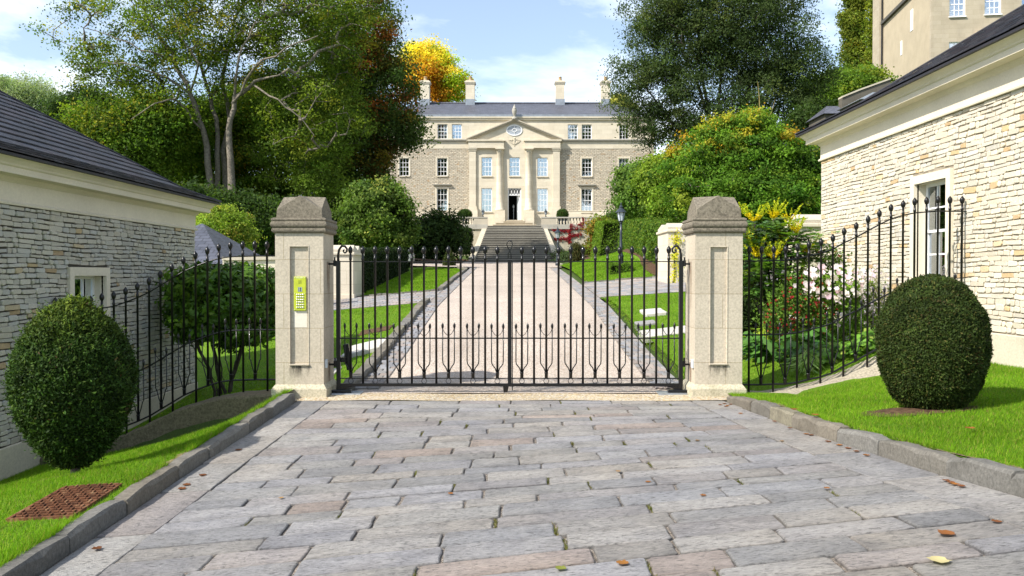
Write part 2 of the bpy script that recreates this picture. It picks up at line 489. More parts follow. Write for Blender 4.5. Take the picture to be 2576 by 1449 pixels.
M['rubble_far'] = _mat_rubble_far()

def _mat_slate_far():
    t = NT('far_roof_slate')
    b = t.n.new('ShaderNodeTexBrick'); t.l.new(t.co, b.inputs['Vector'])
    b.inputs['Scale'].default_value = 1.0; b.inputs['Brick Width'].default_value = .3; b.inputs['Row Height'].default_value = .2
    b.inputs['Mortar Size'].default_value = .012
    b.inputs['Color1'].default_value = (.085, .09, .115, 1); b.inputs['Color2'].default_value = (.06, .065, .085, 1); b.inputs['Mortar'].default_value = (.025, .025, .03, 1)
    c = t.mix(1.0, b.outputs['Color'], t.ramp(t.noise(1.4, 5, .7), (.3, .75), (.7, 1.3)), 'MULTIPLY')
    return t.end(t.bsdf(c, .5, .5, 0, t.bump(t.math('SUBTRACT', 1.0, b.outputs['Fac']), .6, .02)))
M['slate_far'] = _mat_slate_far()

M['terrace_stone'] = mat_ashlar('terrace_wall_stone', (.50, .455, .36), (.9, .33), .5, (.26, .25, .18), .15)
M['terrace_pale'] = mat_ashlar('balustrade_stone', (.50, .45, .36), None, .35, (.27, .25, .2), .12)
M['pier_pale'] = mat_ashlar('garden_pier_stone', (.62, .56, .45), (.8, .4), .12, (.42, .38, .3), .1)
M['cap_pale'] = mat_ashlar('garden_cap_stone', (.50, .45, .36), None, .5, (.28, .25, .2), .2)
M['render_old'] = mat_ashlar('stained_old_render', (.43, .365, .26), None, .5, (.34, .27, .17), .1)
M['dark_stone'] = mat_ashlar('soot_stained_stone', (.09, .085, .075), None, .5, (.05, .045, .04), .2)
M['dark_wall'] = mat_ashlar('grey_old_wall', (.12, .11, .092), (.6, .25), .6, (.09, .085, .075), .25)
M['terracotta'] = mat_plain('terracotta', (.42, .30, .17), .85, .2)
M['oval_glass'] = mat_plain('leaded_oval_glass', (.33, .36, .40), .25, .6, 0, .2, 6)
M['lamp_glass'] = mat_plain('frosted_lamp_glass', (.45, .5, .55), .2, .6)
M['twig'] = mat_plain('pale_twig', (.26, .2, .08), .9, .1)

def _mat_stain(name, col, sx, dens):
    t = NT(name)
    n = t.noise(9, 6, .7, vec=t.mapping((sx, sx, .35)))
    a = t.math('MULTIPLY', t.ramp(n, (.42, 0.0), (.62, 1.0)), t.tint())
    b = t.bsdf(col, .9, .1)
    tr = t.node('ShaderNodeBsdfTransparent'); mx = t.node('ShaderNodeMixShader')
    t.l.new(t.math('MULTIPLY', a, dens), mx.inputs['Fac']); t.l.new(tr.outputs[0], mx.inputs[1]); t.l.new(b, mx.inputs[2])
    return t.end(mx.outputs[0])
M['rust_stain'] = _mat_stain('rust_stain', (.16, .075, .035), 2.2, .75)
M['soot_stain'] = _mat_stain('black_algae_stain', (.06, .055, .045), 1.6, .8)
M['soil_dry'] = mat_plain('dry_worn_soil', (.17, .13, .075), .95, .1, 0, .5, 26, .9, 60)

M['wall_low_pale'] = mat_ashlar('sun_painted_coping_stone', (.33, .295, .225), None, .7, (.15, .135, .09), .4, bump=1.0)  # paler copy for the right wall, sunshine put into its colour
M['step_edge'] = mat_ashlar('pale_step_edge', (.34, .32, .275), None, .6, (.15, .14, .12), .25)  # treads paler than the steps beneath
# ------------------------------------------------------------------ heights of the ground
def kx(y): return .1 * clamp((10.0 - y) / 5.3, 0, 1.15)
def pz(x, y): return kx(y) * x
def xl(y): return -(2.55 + .23 * clamp((10 - y) / 5, 0, 1.3))
def xr(y): return interp(y, [2.5, 4.73, 5.5, 7.3, 10.2], [3.0, 2.80, 2.70, 2.57, 2.52])
KW = .125
def lawnL(x, y):
    xo = xl(y) - KW
    zk = pz(xl(y), y) + .10
    t = clamp((xo - x) / (5.8 + xo))
    e = lerp(1.9, .85, sstep(y, 6.2, 8.2))
    return zk + (-.84 - zk) * t ** e - .24 * sstep(y, 8.8, 10.2) * sstep(xo - x, 0, .5) * (1 - t)
def lawnR(x, y):
    xo = xr(y) + KW
    zk = pz(xr(y), y) + lerp(.112, .05, sstep(y, 8.6, 10.2))
    t = clamp((x - xo) / (5.7 - xo))
    a = lerp(zk, .47, t)
    b = interp(x, [2.6, 3.45, 3.83, 4.15, 4.57, 5.7], [.05, .03, .12, .195, .27, .46])
    return lerp(a, b, sstep(y, 8.6, 10.3))
def dz(y): return interp(y, [0, 10.7, 12, 14, 17, 20, 26, 32, 42, 52, 66, 74, 90, 120], [0, 0, .05, .2, .48, .75, 1.05, 1.35, 1.8, 2.1, 2.5, 4.0, 5.4, 8])
LW = [(-2.93, .035), (-3.48, 0), (-3.79, -.07), (-4.15, -.18), (-4.51, -.36), (-4.87, -.52), (-5.3, -.66), (-5.8, -.74)]
RW = [(2.86, .0), (3.24, .01), (3.83, .115), (4.16, .235), (4.65, .46), (5.0, .58), (5.7, .66)]
_lx, _lz = [q[0] for q in LW][::-1], [q[1] for q in LW][::-1]
_rx, _rz = [q[0] for q in RW], [q[1] for q in RW]
def lwt(x): return float(np.interp(x, _lx, _lz))
def rwt(x): return float(np.interp(x, _rx, _rz))
def gz(x, y):
    z = gz0(x, y)
    if y < 13.5:
        if x < -2.2: z = lerp(z, lwt(x) - .03, sstep(-x, 2.2, 2.9) * (1 - sstep(y, 10.9, 13.4)))
        elif x > 2.2: z = lerp(z, rwt(x) - .02, sstep(x, 2.2, 2.9) * (1 - sstep(y, 10.9, 13.4)))
    return z
def gz0(x, y):
    d = dz(y)
    if x < -1.9:
        w = min(-1.9 - x, interp(y, [16, 20, 26], [4.0, 4.6, 9]))
        return d - w * interp(y, [10.7, 16, 20, 26, 40], [.25, .25, .09, .075, .02])
    if x > 1.95:
        w = x - 1.95
        s = interp(y, [10.7, 14, 20, 27.5, 30, 36, 46], [.14, .12, .07, .05, .18, .35, .14])
        return d + s * min(w, 3.6) + .06 * max(0, w - 3.6)
    return d

# one sheet that carries everything and reaches the horizon
def base_z(x, y):
    if y < 10.45:
        if xl(y) - KW < x < xr(y) + KW: z = pz(x, y)
        elif x < 0: z = lawnL(x, y)
        else: z = lawnR(x, y)
    else: z = gz(x, y)
    if y > 16 and x > 9: z += min(.16 * (x - 9), 9) * sstep(y, 16, 40)
    return z - .13
_xs = sorted(set([round(v, 3) for v in np.concatenate([np.linspace(-12, 12, 61), -np.geomspace(13, 2500, 22), np.geomspace(13, 2500, 22)])]))
_ys = sorted(set([round(v, 3) for v in np.concatenate([np.linspace(-4, 24, 57), np.geomspace(25, 2600, 34), -np.geomspace(5, 2500, 18)])]))
tag(grid('ground', _xs, _ys, lambda x, y: (x, y, base_z(x, y)), M['meadow']), kind='structure')

# ------------------------------------------------------------------ paved forecourt of flagstones
Y_PAVE0, Y_PAVE1 = 2.6, 10.12
paving = grid('paving', np.linspace(0, 1, 30), np.linspace(Y_PAVE0, Y_PAVE1, 40),
              lambda s, y: (lerp(xl(y) - .02, xr(y) + .02, s), y, pz(lerp(xl(y), xr(y), s), y) - .015), M['bed'])
tag(paving, kind='structure')

def slab_piece(c, zf, th=.05, jit=.006, rnd=.022, lift=0.0, sub=3, rr=RNG):
    """irregular flat stone between 4 plan corners (counter-clockwise)"""
    ring = []
    cx = sum(p[0] for p in c) / 4; cy = sum(p[1] for p in c) / 4
    for i in range(4):
        a, b = Vector(c[i]), Vector(c[(i + 1) % 4])
        d = (b - a); L = d.length; d.normalize(); nrm = Vector((-d.y, d.x))
        r = min(rnd * rr.uniform(.5, 1.8), L * .3)
        for k in range(sub + 1):
            t = lerp(r, L - r, k / sub)
            j = rr.uniform(-jit, jit * .6) * (1 if 0 < k < sub else .4)
            ring.append(a + d * t + nrm * j)
    n = len(ring)
    def inset(p, q):
        v = Vector((cx - p.x, cy - p.y)); l = v.length
        return p + v * (q / max(l, .05))
    V = []
    tx, ty = rr.uniform(-.006, .006), rr.uniform(-.008, .008)
    def top(p): return zf(p.x, p.y) + lift + tx * (p.x - cx) + ty * (p.y - cy)
    for p in ring: V.append((p.x, p.y, zf(p.x, p.y) - th))
    for p in ring: V.append((p.x, p.y, top(p) - .007))
    for p in ring:
        q = inset(p, .009); V.append((q.x, q.y, top(q)))
    V.append((cx, cy, top(Vector((cx, cy))) + rr.uniform(-.002, .002)))
    F = []
    for a in range(2):
        F += [(a * n + i, a * n + (i + 1) % n, (a + 1) * n + (i + 1) % n, (a + 1) * n + i) for i in range(n)]
    F += [(2 * n + i, 2 * n + (i + 1) % n, 3 * n) for i in range(n)]
    return V, F

FLAG_TINTS = [(1, 1, 1.02), (.97, .98, 1.03), (1.05, 1.03, 1.0), (.92, .94, .98), (1.06, 1.02, .96), (1.04, .98, .96), (1.0, 1.0, .98), (.98, .96, .97), (1.1, 1.07, 1.02), (.88, .89, .9)]
def flag_tint(rr=RNG):
    t = rr.choice(FLAG_TINTS); g = rr.uniform(.84, 1.12)
    if rr.random() < .06: t = (1.10, .96, .88)
    return tuple(q * g for q in t)
def add_flag(c, rr=RNG):
    V, F = slab_piece(c, pz, .05, .006, .013, rr.uniform(-.003, .006), 3, rr)
    t = flag_tint(rr); n = (len(V) - 1) // 3; m = MB().add(V, F, t)
    # darker down in the joints and along the stone edges
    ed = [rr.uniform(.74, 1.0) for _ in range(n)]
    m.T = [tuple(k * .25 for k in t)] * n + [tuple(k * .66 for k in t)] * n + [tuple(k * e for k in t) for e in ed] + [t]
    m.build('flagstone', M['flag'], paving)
ER = .40
JOINTS = []
y = Y_PAVE0
rr = random.Random(31)
while y < Y_PAVE1 - .1:
    dyy = rr.uniform(.19, .30)
    if y + dyy > Y_PAVE1 - .12: dyy = Y_PAVE1 - y
    y1 = y + dyy
    xa, xb = xl(y) + ER, xr(y) - ER
    x = xa - rr.uniform(0, .0); cuts = [xa]
    while True:
        x += rr.choice([.42, .55, .62, .7, .78, .9]) * rr.uniform(.85, 1.12)
        if x > xb - .3: break
        cuts.append(x)
    cuts.append(xb)
    sk = [rr.uniform(-.012, .012) for _ in cuts]; sk[0] = sk[-1] = 0
    wob = [rr.uniform(-.004, .004) for _ in cuts]
    JOINTS += [(c_, y + dyy * rr.uniform(.1, .9)) for c_ in cuts[1:-1] if rr.random() < .3]
    for i in range(len(cuts) - 1):
        g = rr.choice([.004, .006, .009, .014])
        gy = rr.choice([.004, .006, .009])
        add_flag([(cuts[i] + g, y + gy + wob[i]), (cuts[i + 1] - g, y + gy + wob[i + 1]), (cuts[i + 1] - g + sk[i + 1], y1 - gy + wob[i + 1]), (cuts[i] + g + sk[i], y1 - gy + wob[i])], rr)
    y = y1
for side in (-1, 1):                       # long stones laid along both kerbs
    y = Y_PAVE0
    while y < Y_PAVE1 - .05:
        L = rr.uniform(.65, 1.15)
        if y + L > Y_PAVE1 - .35: L = Y_PAVE1 - y
        y1 = y + L
        if side < 0: c = [(xl(y) + .01, y + .006), (xl(y) + ER - .008, y + .006), (xl(y1) + ER - .008, y1 - .006), (xl(y1) + .01, y1 - .006)]
        else: c = [(xr(y) - ER + .008, y + .006), (xr(y) - .01, y + .006), (xr(y1) - .01, y1 - .006), (xr(y1) - ER + .008, y1 - .006)]
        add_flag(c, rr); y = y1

# ------------------------------------------------------------------ kerbs of separate stones
def kerb_run(label_unused, xf, side, y0, y1, hfun, width, zf, mat, seed, tints, Ls=(.55, 1.05)):
    kr = empty('kerb', (xf(y0), y0, zf(xf(y0), y0)), kind='structure')
    q = random.Random(seed); y = y0
    while y < y1 - .02:
        L = min(q.uniform(*Ls), y1 - y)
        if y1 - y - L < .2: L = y1 - y
        n = max(3, int(L / .14)); prof = []
        dx = q.uniform(-.008, .008); dh = q.uniform(-.006, .006)
        V = []; ya, yb = y + .004, y + L - .004
        for i in range(n + 1):
            yy = lerp(ya, yb, i / n)
            xi = xf(yy) + side * dx + q.uniform(-.008, .008)
            xo_ = xf(yy) + side * (width + q.uniform(-.012, .012))
            zb = zf(xf(yy), yy) - .06
            zt = zf(xf(yy), yy) + hfun(yy) + dh + q.uniform(-.008, .006)
            e = .016 + q.uniform(-.008, .018)
            endc = .012 if i in (0, n) else 0
            V += [(xi, yy, zb), (xi + side * .004, yy, zt - e - endc), (xi + side * e, yy, zt - endc), (xo_ - side * .01, yy, zt - endc), (xo_, yy, zt - .02), (xo_, yy, zb)]
        F = []
        for i in range(n):
            for k in range(6):
                a, b = i * 6 + k, i * 6 + (k + 1) % 6
                F.append((a, b, b + 6, a + 6))
        F += [tuple(range(6)), tuple(n * 6 + k for k in range(5, -1, -1))]
        g = q.uniform(.8, 1.15); t = q.choice(tints)
        MB().add(V, F, tuple(c * g for c in t)).build('kerb_stone', mat, kr)
        y += L
    return kr
KT = [(1, 1, 1), (1.05, 1.0, .93), (.92, .95, 1.0), (1.05, 1.03, .88)]
kerb_run('', xl, -1, 2.7, 10.05, lambda y: .115, KW, pz, M['kerb'], 3, KT)
kerb_run('', xr, 1, 2.7, 10.0, lambda y: lerp(.125, .09, sstep(y, 8.6, 10)), KW, pz, M['kerb'], 4, KT)

# ------------------------------------------------------------------ lawns in front of the railings
tag(grid('lawn', np.linspace(0, 1, 60), np.linspace(2.7, 10.55, 60),
         lambda s, y: (lerp(xl(y) - KW + .02, -9.5, s ** 1.3), y, lawnL(lerp(xl(y) - KW + .02, -9.5, s ** 1.3), y)), M['lawn']), kind='structure')
tag(grid('lawn', np.linspace(0, 1, 60), np.linspace(2.7, 10.55, 60),
         lambda s, y: (lerp(xr(y) + KW - .02, 9.5, s ** 1.3), y, lawnR(lerp(xr(y) + KW - .02, 9.5, s ** 1.3), y)), M['lawn']), kind='structure')

# ------------------------------------------------------------------ gravel drive, garden lawns and paths
XD0, XD1 = -1.98, 2.02
tag(grid('gravel_threshold', np.linspace(-2.75, 2.75, 24), np.linspace(10.11, 10.9, 8), lambda x, y: (x, y, .004 + .006 * math.sin(x * 3)), M['gravel_edge']), kind='structure')
tag(grid('drive', np.linspace(XD0, XD1, 20), np.linspace(10.7, 43, 90),
         lambda x, y: (x, y, dz(y) + .012 + .03 * (1 - (x / 2) ** 2) * sstep(y, 10.7, 13)), M['gravel']), kind='structure')
def fore_x(s, y):
    w = interp(y, [42, 43.5, 47, 66.5], [2.0, 3.0, 5.6, 7.5])
    return lerp(-w, w, s)
tag(grid('gravel_forecourt', np.linspace(0, 1, 30), np.linspace(42.2, 66.6, 30), lambda s, y: (fore_x(s, y), y, dz(y) + .03), M['gravel']), kind='structure')
tag(grid('lawn', np.linspace(0, 1, 50), np.linspace(10.85, 46, 110),
         lambda s, y: (lerp(XD0 - .25, -16, s ** 1.5), y, gz(lerp(XD0 - .25, -16, s ** 1.5), y) + .01), M['lawn']), kind='structure')
tag(grid('lawn', np.linspace(0, 1, 50), np.linspace(10.85, 46, 110),
         lambda s, y: (lerp(XD1 + .42, 16, s ** 1.5), y, gz(lerp(XD1 + .42, 16, s ** 1.5), y) + .01), M['lawn']), kind='structure')

# sett paving: edging strips beside the drive and the two paths that leave it
def sett_field(name, xf0, xf1, y0, y1, sy, nx, zf, limit, seed, tints=((1, 1, 1),), th=.05, gap=.006):
    base = grid(name, np.linspace(0, 1, 14), np.linspace(y0, y1, max(4, int((y1 - y0) / .4))),
                lambda s, y: (lerp(xf0(y), xf1(y), s), y, zf(lerp(xf0(y), xf1(y), s), y) + .004), M['bed'])
    tag(base, kind='structure')
    q = random.Random(seed); pl = []
    y = y0; row = 0
    while y < y1 - .03:
        for i in range(nx):
            o = .5 / nx if row % 2 else 0
            s0, s1 = clamp(i / nx + o), clamp((i + 1) / nx + o)
            if s1 - s0 < .01: continue
            xa, xb = lerp(xf0(y), xf1(y), s0) + gap, lerp(xf0(y), xf1(y), s1) - gap
            z = zf((xa + xb) / 2, y + sy / 2) + .016 + q.uniform(-.004, .004)
            za, zb2 = zf((xa + xb) / 2, y) - dzc(zf, (xa + xb) / 2, y, sy), 0
            g = q.uniform(.78, 1.18); t = q.choice(tints)
            e = .008
            z00, z10 = zf(xa, y) + .016, zf(xb, y) + .016
            z01, z11 = zf(xa, y + sy) + .016, zf(xb, y + sy) + .016
            j = q.uniform(-.004, .004)
            V = [(xa, y + gap, z00 - th), (xb, y + gap, z10 - th), (xb, y + sy - gap, z11 - th), (xa, y + sy - gap, z01 - th),
                 (xa, y + gap, z00 - e + j), (xb, y + gap, z10 - e + j), (xb, y + sy - gap, z11 - e + j), (xa, y + sy - gap, z01 - e + j),
                 (xa + e, y + gap + e, z00 + j), (xb - e, y + gap + e, z10 + j), (xb - e, y + sy - gap - e, z11 + j), (xa + e, y + sy - gap - e, z01 + j)]
            F = [(0, 1, 5, 4), (1, 2, 6, 5), (2, 3, 7, 6), (3, 0, 4, 7), (4, 5, 9, 8), (5, 6, 10, 9), (6, 7, 11, 10), (7, 4, 8, 11), (8, 9, 10, 11)]
            pl.append((V, F, tuple(c * g for c in t), 1 / (y * y)))
        y += sy; row += 1
    pieces('sett', 'setts', pl, M['sett'], base, limit)
def dzc(zf, x, y, s): return 0
ST = [(1, 1, 1), (1.1, 1.02, .95), (.9, .93, 1.0), (1.15, 1.0, .92)]
sett_field('sett_edging', lambda y: XD0 - .05, lambda y: XD0 + .27, 10.95, 41.5, .17, 2, lambda x, y: dz(y) + .02, 150, 5, ST)
sett_field('sett_edging', lambda y: XD1 - .18, lambda y: XD1 + .24, 10.95, 41.5, .17, 3, lambda x, y: dz(y) + .02, 150, 6, ST)
sett_field('sett_path', lambda y: -10.5, lambda y: XD0 - .06, 21.2, 25.0, .24, 34, lambda x, y: gz(x, y) + .018, 40, 7, ST)
sett_field('sett_path', lambda y: XD1 + .25, lambda y: 10.5, 22.3, 28.0, .24, 34, lambda x, y: gz(x, y) + .018, 40, 8, ST)
# raised edging stones on the left of the drive and round the lawns
def dzl(x, y): return dz(y)
kerb_run('', lambda y: XD0 - .04, -1, 10.95, 21.1, lambda y: .11, .17, dzl, M['kerb'], 9, KT, (.5, .9))
kerb_run('', lambda y: XD0 - .04 - .5 * sstep(y, 39, 42), -1, 25.1, 41.8, lambda y: .11, .17, dzl, M['kerb'], 10, KT, (.6, 1.0))
def edge_row(y, x0, x1, zf, seed):
    kr = empty('path_edging', (x0, y, zf(x0, y)), kind='structure')
    q = random.Random(seed); x = x0; pl = []
    while x < x1:
        w = q.uniform(.14, .24); h = q.uniform(.05, .09)
        z = zf(x + w / 2, y); dx = zf(x + w, y) - zf(x, y)
        V = [(x + .006, y, z - .1), (x + w - .006, y, z - .1 + dx), (x + w - .006, y + .12, z - .1 + dx), (x + .006, y + .12, z - .1),
             (x + .012, y + .008, z + h), (x + w - .012, y + .008, z + h + dx), (x + w - .012, y + .112, z + h + dx), (x + .012, y + .112, z + h)]
        g = q.uniform(.8, 1.2)
        pl.append((V, [(3, 2, 1, 0), (4, 5, 6, 7), (0, 1, 5, 4), (1, 2, 6, 5), (2, 3, 7, 6), (3, 0, 4, 7)], (g, g, g), w * h))
        x += w
    pieces('edging_stone', 'edging_stones', pl, M['kerb'], kr, 300)
edge_row(25.05, -9.0, XD0 - .2, gz, 12)
edge_row(28.02, XD1 + .3, 9.0, gz, 13)
# ------------------------------------------------------------------ sash windows
def tbox(m, T, a0, a1, b0, b1, c0, c1, t=(1, 1, 1)):
    m.hexa([T(a0, b0, c0), T(a1, b0, c0), T(a1, b0, c1), T(a0, b0, c1), T(a0, b1, c0), T(a1, b1, c0), T(a1, b1, c1), T(a0, b1, c1)], t)

def sash_window(parent, T, w, h, cols=3, rows=4, surround=.0, proud=.03, sill=True, recess=.12, fr=.05, bar=.018,
                blind=0.0, curtain=False, hood=False, stone='ashlar', depth=.5, name='window', keep=None, sill_paint=False):
    """window in its own frame: a along, b up from the sill, c outward; T carries it to the world"""
    c = -recess
    m = MB()
    if surround:
        s = surround
        tbox(m, T, -w / 2 - s, w / 2 + s, h, h + s, -.02, proud)
        tbox(m, T, -w / 2 - s, -w / 2, 0, h, -.02, proud); tbox(m, T, w / 2, w / 2 + s, 0, h, -.02, proud)
    # reveals: dressed stone lining the recess
    tbox(m, T, -w / 2 - .04, -w / 2 + .002, -.04, h + .04, c - .08, -.021)
    tbox(m, T, w / 2 - .002, w / 2 + .04, -.04, h + .04, c - .08, -.021)
    tbox(m, T, -w / 2 - .04, w / 2 + .04, h - .002, h + .04, c - .08, -.022)
    g = m.build(name, M[stone], parent)
    m = MB(); tbox(m, T, -w / 2 - .05, w / 2 + .05, -.08, 0, c - .08, proud + .06)
    m.build('sill', M['white_paint' if sill_paint else stone], g)
    if hood:
        m = MB(); tbox(m, T, -w / 2 - .34, w / 2 + .34, h + .30, h + .36, 0, .22); tbox(m, T, -w / 2 - .28, w / 2 + .28, h + .22, h + .30, 0, .12)
        m.build('hood', M['terrace_dark'], g)
    m = MB()
    tbox(m, T, -w / 2, -w / 2 + fr, 0, h, c - .04, c + .02); tbox(m, T, w / 2 - fr, w / 2, 0, h, c - .04, c + .02)
    tbox(m, T, -w / 2 + fr, w / 2 - fr, 0, fr, c - .04, c + .02); tbox(m, T, -w / 2 + fr, w / 2 - fr, h - fr, h, c - .04, c + .02)
    tbox(m, T, -w / 2 + fr, w / 2 - fr, h / 2 - fr * .4, h / 2 + fr * .4, c - .035, c + .022)
    m.build('frame', M['white_paint'], g)
    iw, ih = w - 2 * fr, h / 2 - 1.4 * fr
    for half in (0, 1):
        b0 = fr if half == 0 else h / 2 + fr * .4
        cc = c - .012 if half == 0 else c + .004
        m = MB()
        for i in range(1, cols):
            a = -iw / 2 + iw * i / cols
            tbox(m, T, a - bar / 2, a + bar / 2, b0, b0 + ih, cc - .012, cc + .010)
        for j in range(1, rows // 2):
            b = b0 + ih * j / (rows // 2)
            tbox(m, T, -iw / 2, iw / 2, b - bar / 2, b + bar / 2, cc - .011, cc + .009)
        m.build('glazing_bars', M['white_paint'], g)
        m = MB(); tbox(m, T, -iw / 2, iw / 2, b0, b0 + ih, cc - .005, cc - .001)
        m.build('pane', M['glass'], g)
    m = MB()   # room behind the glass
    cb = c - .06 - depth
    a0, a1 = -w / 2 + .01, w / 2 - .01
    m.add([T(a0, 0, c - .05), T(a1, 0, c - .05), T(a1, h, c - .05), T(a0, h, c - .05), T(a0, 0, cb), T(a1, 0, cb), T(a1, h, cb), T(a0, h, cb)],
          [(4, 5, 6, 7), (0, 1, 5, 4), (2, 3, 7, 6), (1, 2, 6, 5), (3, 0, 4, 7)])
    m.build('room', M['dark_room'], g)
    if blind:
        m = MB(); tbox(m, T, -w / 2 + .03, w / 2 - .03, h * (1 - blind), h - .03, c - .075, c - .07); m.build('blind', M['curtain'], g)
    if curtain:
        m = MB(); n = 16
        for i in range(n):
            a = lerp(-w / 2 + .03, w / 2 - .03, i / n); a2 = lerp(-w / 2 + .03, w / 2 - .03, (i + 1) / n)
            o, o2 = .02 * math.sin(i * 1.9), .02 * math.sin((i + 1) * 1.9)
            m.add([T(a, .03, c - .1 + o), T(a2, .03, c - .1 + o2), T(a2, h - .04, c - .1 + o2), T(a, h - .04, c - .1 + o)], [(0, 1, 2, 3)])
        m.build('curtain', M['curtain'], g)
    return g

# ------------------------------------------------------------------ the two gate lodges
def wall_stone(y0, y1, z0, z1, T, dep, q, tint):
    w, h = y1 - y0, z1 - z0
    c = min(w, h) * q.uniform(.14, .34)
    j = lambda a: q.uniform(-a, a)
    ring = [(y0 + c, z0 + j(.006)), (y1 - c * q.uniform(.5, 1.3), z0 + j(.006)), (y1 + j(.004), z0 + c), (y1 + j(.004), z1 - c * q.uniform(.5, 1.3)),
            (y1 - c, z1 + j(.006)), (y0 + c * q.uniform(.5, 1.3), z1 + j(.006)), (y0 + j(.004), z1 - c), (y0 + j(.004), z0 + c * q.uniform(.5, 1.3))]
    cy, cz = (y0 + y1) / 2, (z0 + z1) / 2
    def ins(p, d):
        dy, dz_ = cy - p[0], cz - p[1]; l = max(math.hypot(dy, dz_), .02)
        return (p[0] + dy / l * d, p[1] + dz_ / l * d)
    ti, tj = j(.05), j(.09)
    V = [T(a, b, -.01) for a, b in ring]
    V += [T(a, b, dep * .72 + ti * (a - cy) + tj * (b - cz)) for a, b in ring]
    for p in ring:
        a, b = ins(p, .010); V.append(T(a, b, dep + ti * (a - cy) + tj * (b - cz)))
    F = []
    for r in range(2): F += [(r * 8 + i, r * 8 + (i + 1) % 8, r * 8 + 8 + (i + 1) % 8, r * 8 + 8 + i) for i in range(8)]
    F.append(tuple(16 + i for i in range(8)))
    return V, F, tint

def lodge(side, a, yc, zb, label, seed, win_y, slate_lab):
    q = random.Random(seed)
    y0 = 8.75; W = 5.2
    zf_ = zb + 3.10                                   # underside of the frieze
    root = empty('gate_lodge', (side * (a + W / 2), (y0 + yc) / 2, zb), label, 'lodge')
    def T(y, z, lx): return Vector((side * a - side * lx, y, z))
    # walls
    m = MB()
    xa, xb = sorted((side * (a + W), side * a))
    wy0, wy1 = win_y - .44, win_y + .44; wz0, wz1 = zb + .95, zb + 2.28
    # front wall left open where the window stands
    xw = sorted((side * a, side * (a + .45)))
    m.box(xw[0], xw[1], y0, wy0, zb - .4, zf_); m.box(xw[0], xw[1], wy1, yc, zb - .4, zf_)
    m.box(xw[0], xw[1], wy0, wy1, zb - .4, wz0); m.box(xw[0], xw[1], wy0, wy1, wz1, zf_)
    xr_ = sorted((side * (a + .452), side * (a + W)))
    m.box(xr_[0], xr_[1], y0, y0 + .4, zb - .4, zf_); m.box(xr_[0], xr_[1], yc - .4, yc, zb - .4, zf_)
    xr2 = sorted((side * (a + W - .4), side * (a + W)))
    m.box(xr2[0], xr2[1], y0 + .402, yc - .402, zb - .4, zf_)
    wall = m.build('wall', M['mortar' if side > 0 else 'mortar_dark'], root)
    for ya, yb in ((y0 - .03, y0 - .001), (yc + .001, yc + .03)):
        MB().box(xa, xb, ya, yb, zb - .4, zf_ + .001).build('end_wall', M['rubble_far'], root)
    # plinth
    m = MB(); px = sorted((side * a, side * (a - .045)))
    m.box(px[0], px[1], y0 - .04, yc + .04, zb - .4, zb + .33)
    pl = m.build('plinth_course', M['plinth_pale'], wall, bevel=.012)
    # stones laid in courses
    plist = []; z = zb + .338
    def TWp(y, z, lx):
        f = sstep(z, zb + .3, zb + .5) * (1 - sstep(z, zf_ - .2, zf_))
        return T(y, z + f * (.006 * math.sin(2.3 * y + 1.7 * z + seed) + .005 * math.sin(6.1 * y + 9.0 * z)), lx)
    sur = .115
    while z < zf_ - .03:
        h = q.uniform(.046, .080)
        if zf_ - (z + h) < .05: h = zf_ - z - .004
        y = y0 + q.uniform(0, .1)
        while y < yc - .01:
            L = q.choice([.09, .12, .15, .19, .23, .28]) * q.uniform(.85, 1.2)
            if yc - (y + L) < .09: L = yc - y
            ya, yb = y + .004, y + L - .004
            z1 = z + h
            # stop at the window surround
            wl_, wr_ = wy0 - sur - .006, wy1 + sur + .006
            inz = z1 > wz0 - .09 and z < wz1 + sur + .004
            segs = [(ya, yb)]
            if inz:
                segs = []
                if ya < wl_: segs.append((ya, min(yb, wl_)))
                if yb > wr_: segs.append((max(ya, wr_), yb))
            for (sa, sb) in segs:
                if sb - sa < .035: continue
                g = q.uniform(.88, 1.1)
                t = q.choice([(1, 1, 1), (1.03, 1, .95), (.96, .98, 1.02), (1.0, .99, .96), (1.06, 1.04, 1.0)])
                if q.random() < .04: t = q.choice([(1.02, .82, .55), (1.02, .88, .68), (.9, .70, .48)])
                j1, j2 = q.uniform(-.006, .006), q.uniform(-.006, .006)
                V, F, tt = wall_stone(sa + .002, sb - .002, z + .0045 + j1, z1 - .0045 + j2, TWp, q.uniform(.009, .019) * (1.0 if side > 0 else 2.1), q, tuple(c * g * k for c, k in zip(t, (.97, .96, .94) if side > 0 else (.76, .785, .815))))  # left lodge stones tinted darker and bluer, wall shade put into their colour
                yy = (sa + sb) / 2
                vis = 1 if yy > 9.6 else .01
                plist.append((V, F, tt, vis * (sb - sa) * h / (yy * yy)))
            y += L
        z += h
    pieces('stone', 'stones', plist, M['rubble'], wall, 300)
    # entablature that runs round the lodge
    prof = [(-.02, 0), (.05, 0), (.055, .022), (.022, .05), (.022, .26), (.05, .285), (.075, .32), (.225, .328), (.225, .40), (.245, .415), (.255, .435), (.29, .47), (.335, .50), (.335, .525), (-.02, .525)]
    m = MB(); n = len(prof); V = []
    for p, zz in prof:
        xs = (side * (a - p), side * (a + W + p))
        for (x, y) in ((xs[0], y0 - p), (xs[0], yc + p), (xs[1], yc + p), (xs[1], y0 - p)): V.append((x, y, zf_ + zz))
    F = [(i * 4 + k, i * 4 + (k + 1) % 4, (i + 1) * 4 + (k + 1) % 4, (i + 1) * 4 + k) for i in range(n - 1) for k in range(4)]
    m.add(V, F); m.build('entablature', M['ashlar'], root)
    # hipped roof, easier pitch over the eaves
    ze = zf_ + .535; e = .37
    D1, Z1 = .52, .52 * math.tan(math.radians(21))
    def surf(d):                                       # inward distance -> height
        return ze + (d * Z1 / D1 if d < D1 else Z1 + (d - D1) * math.tan(math.radians(32.5)))
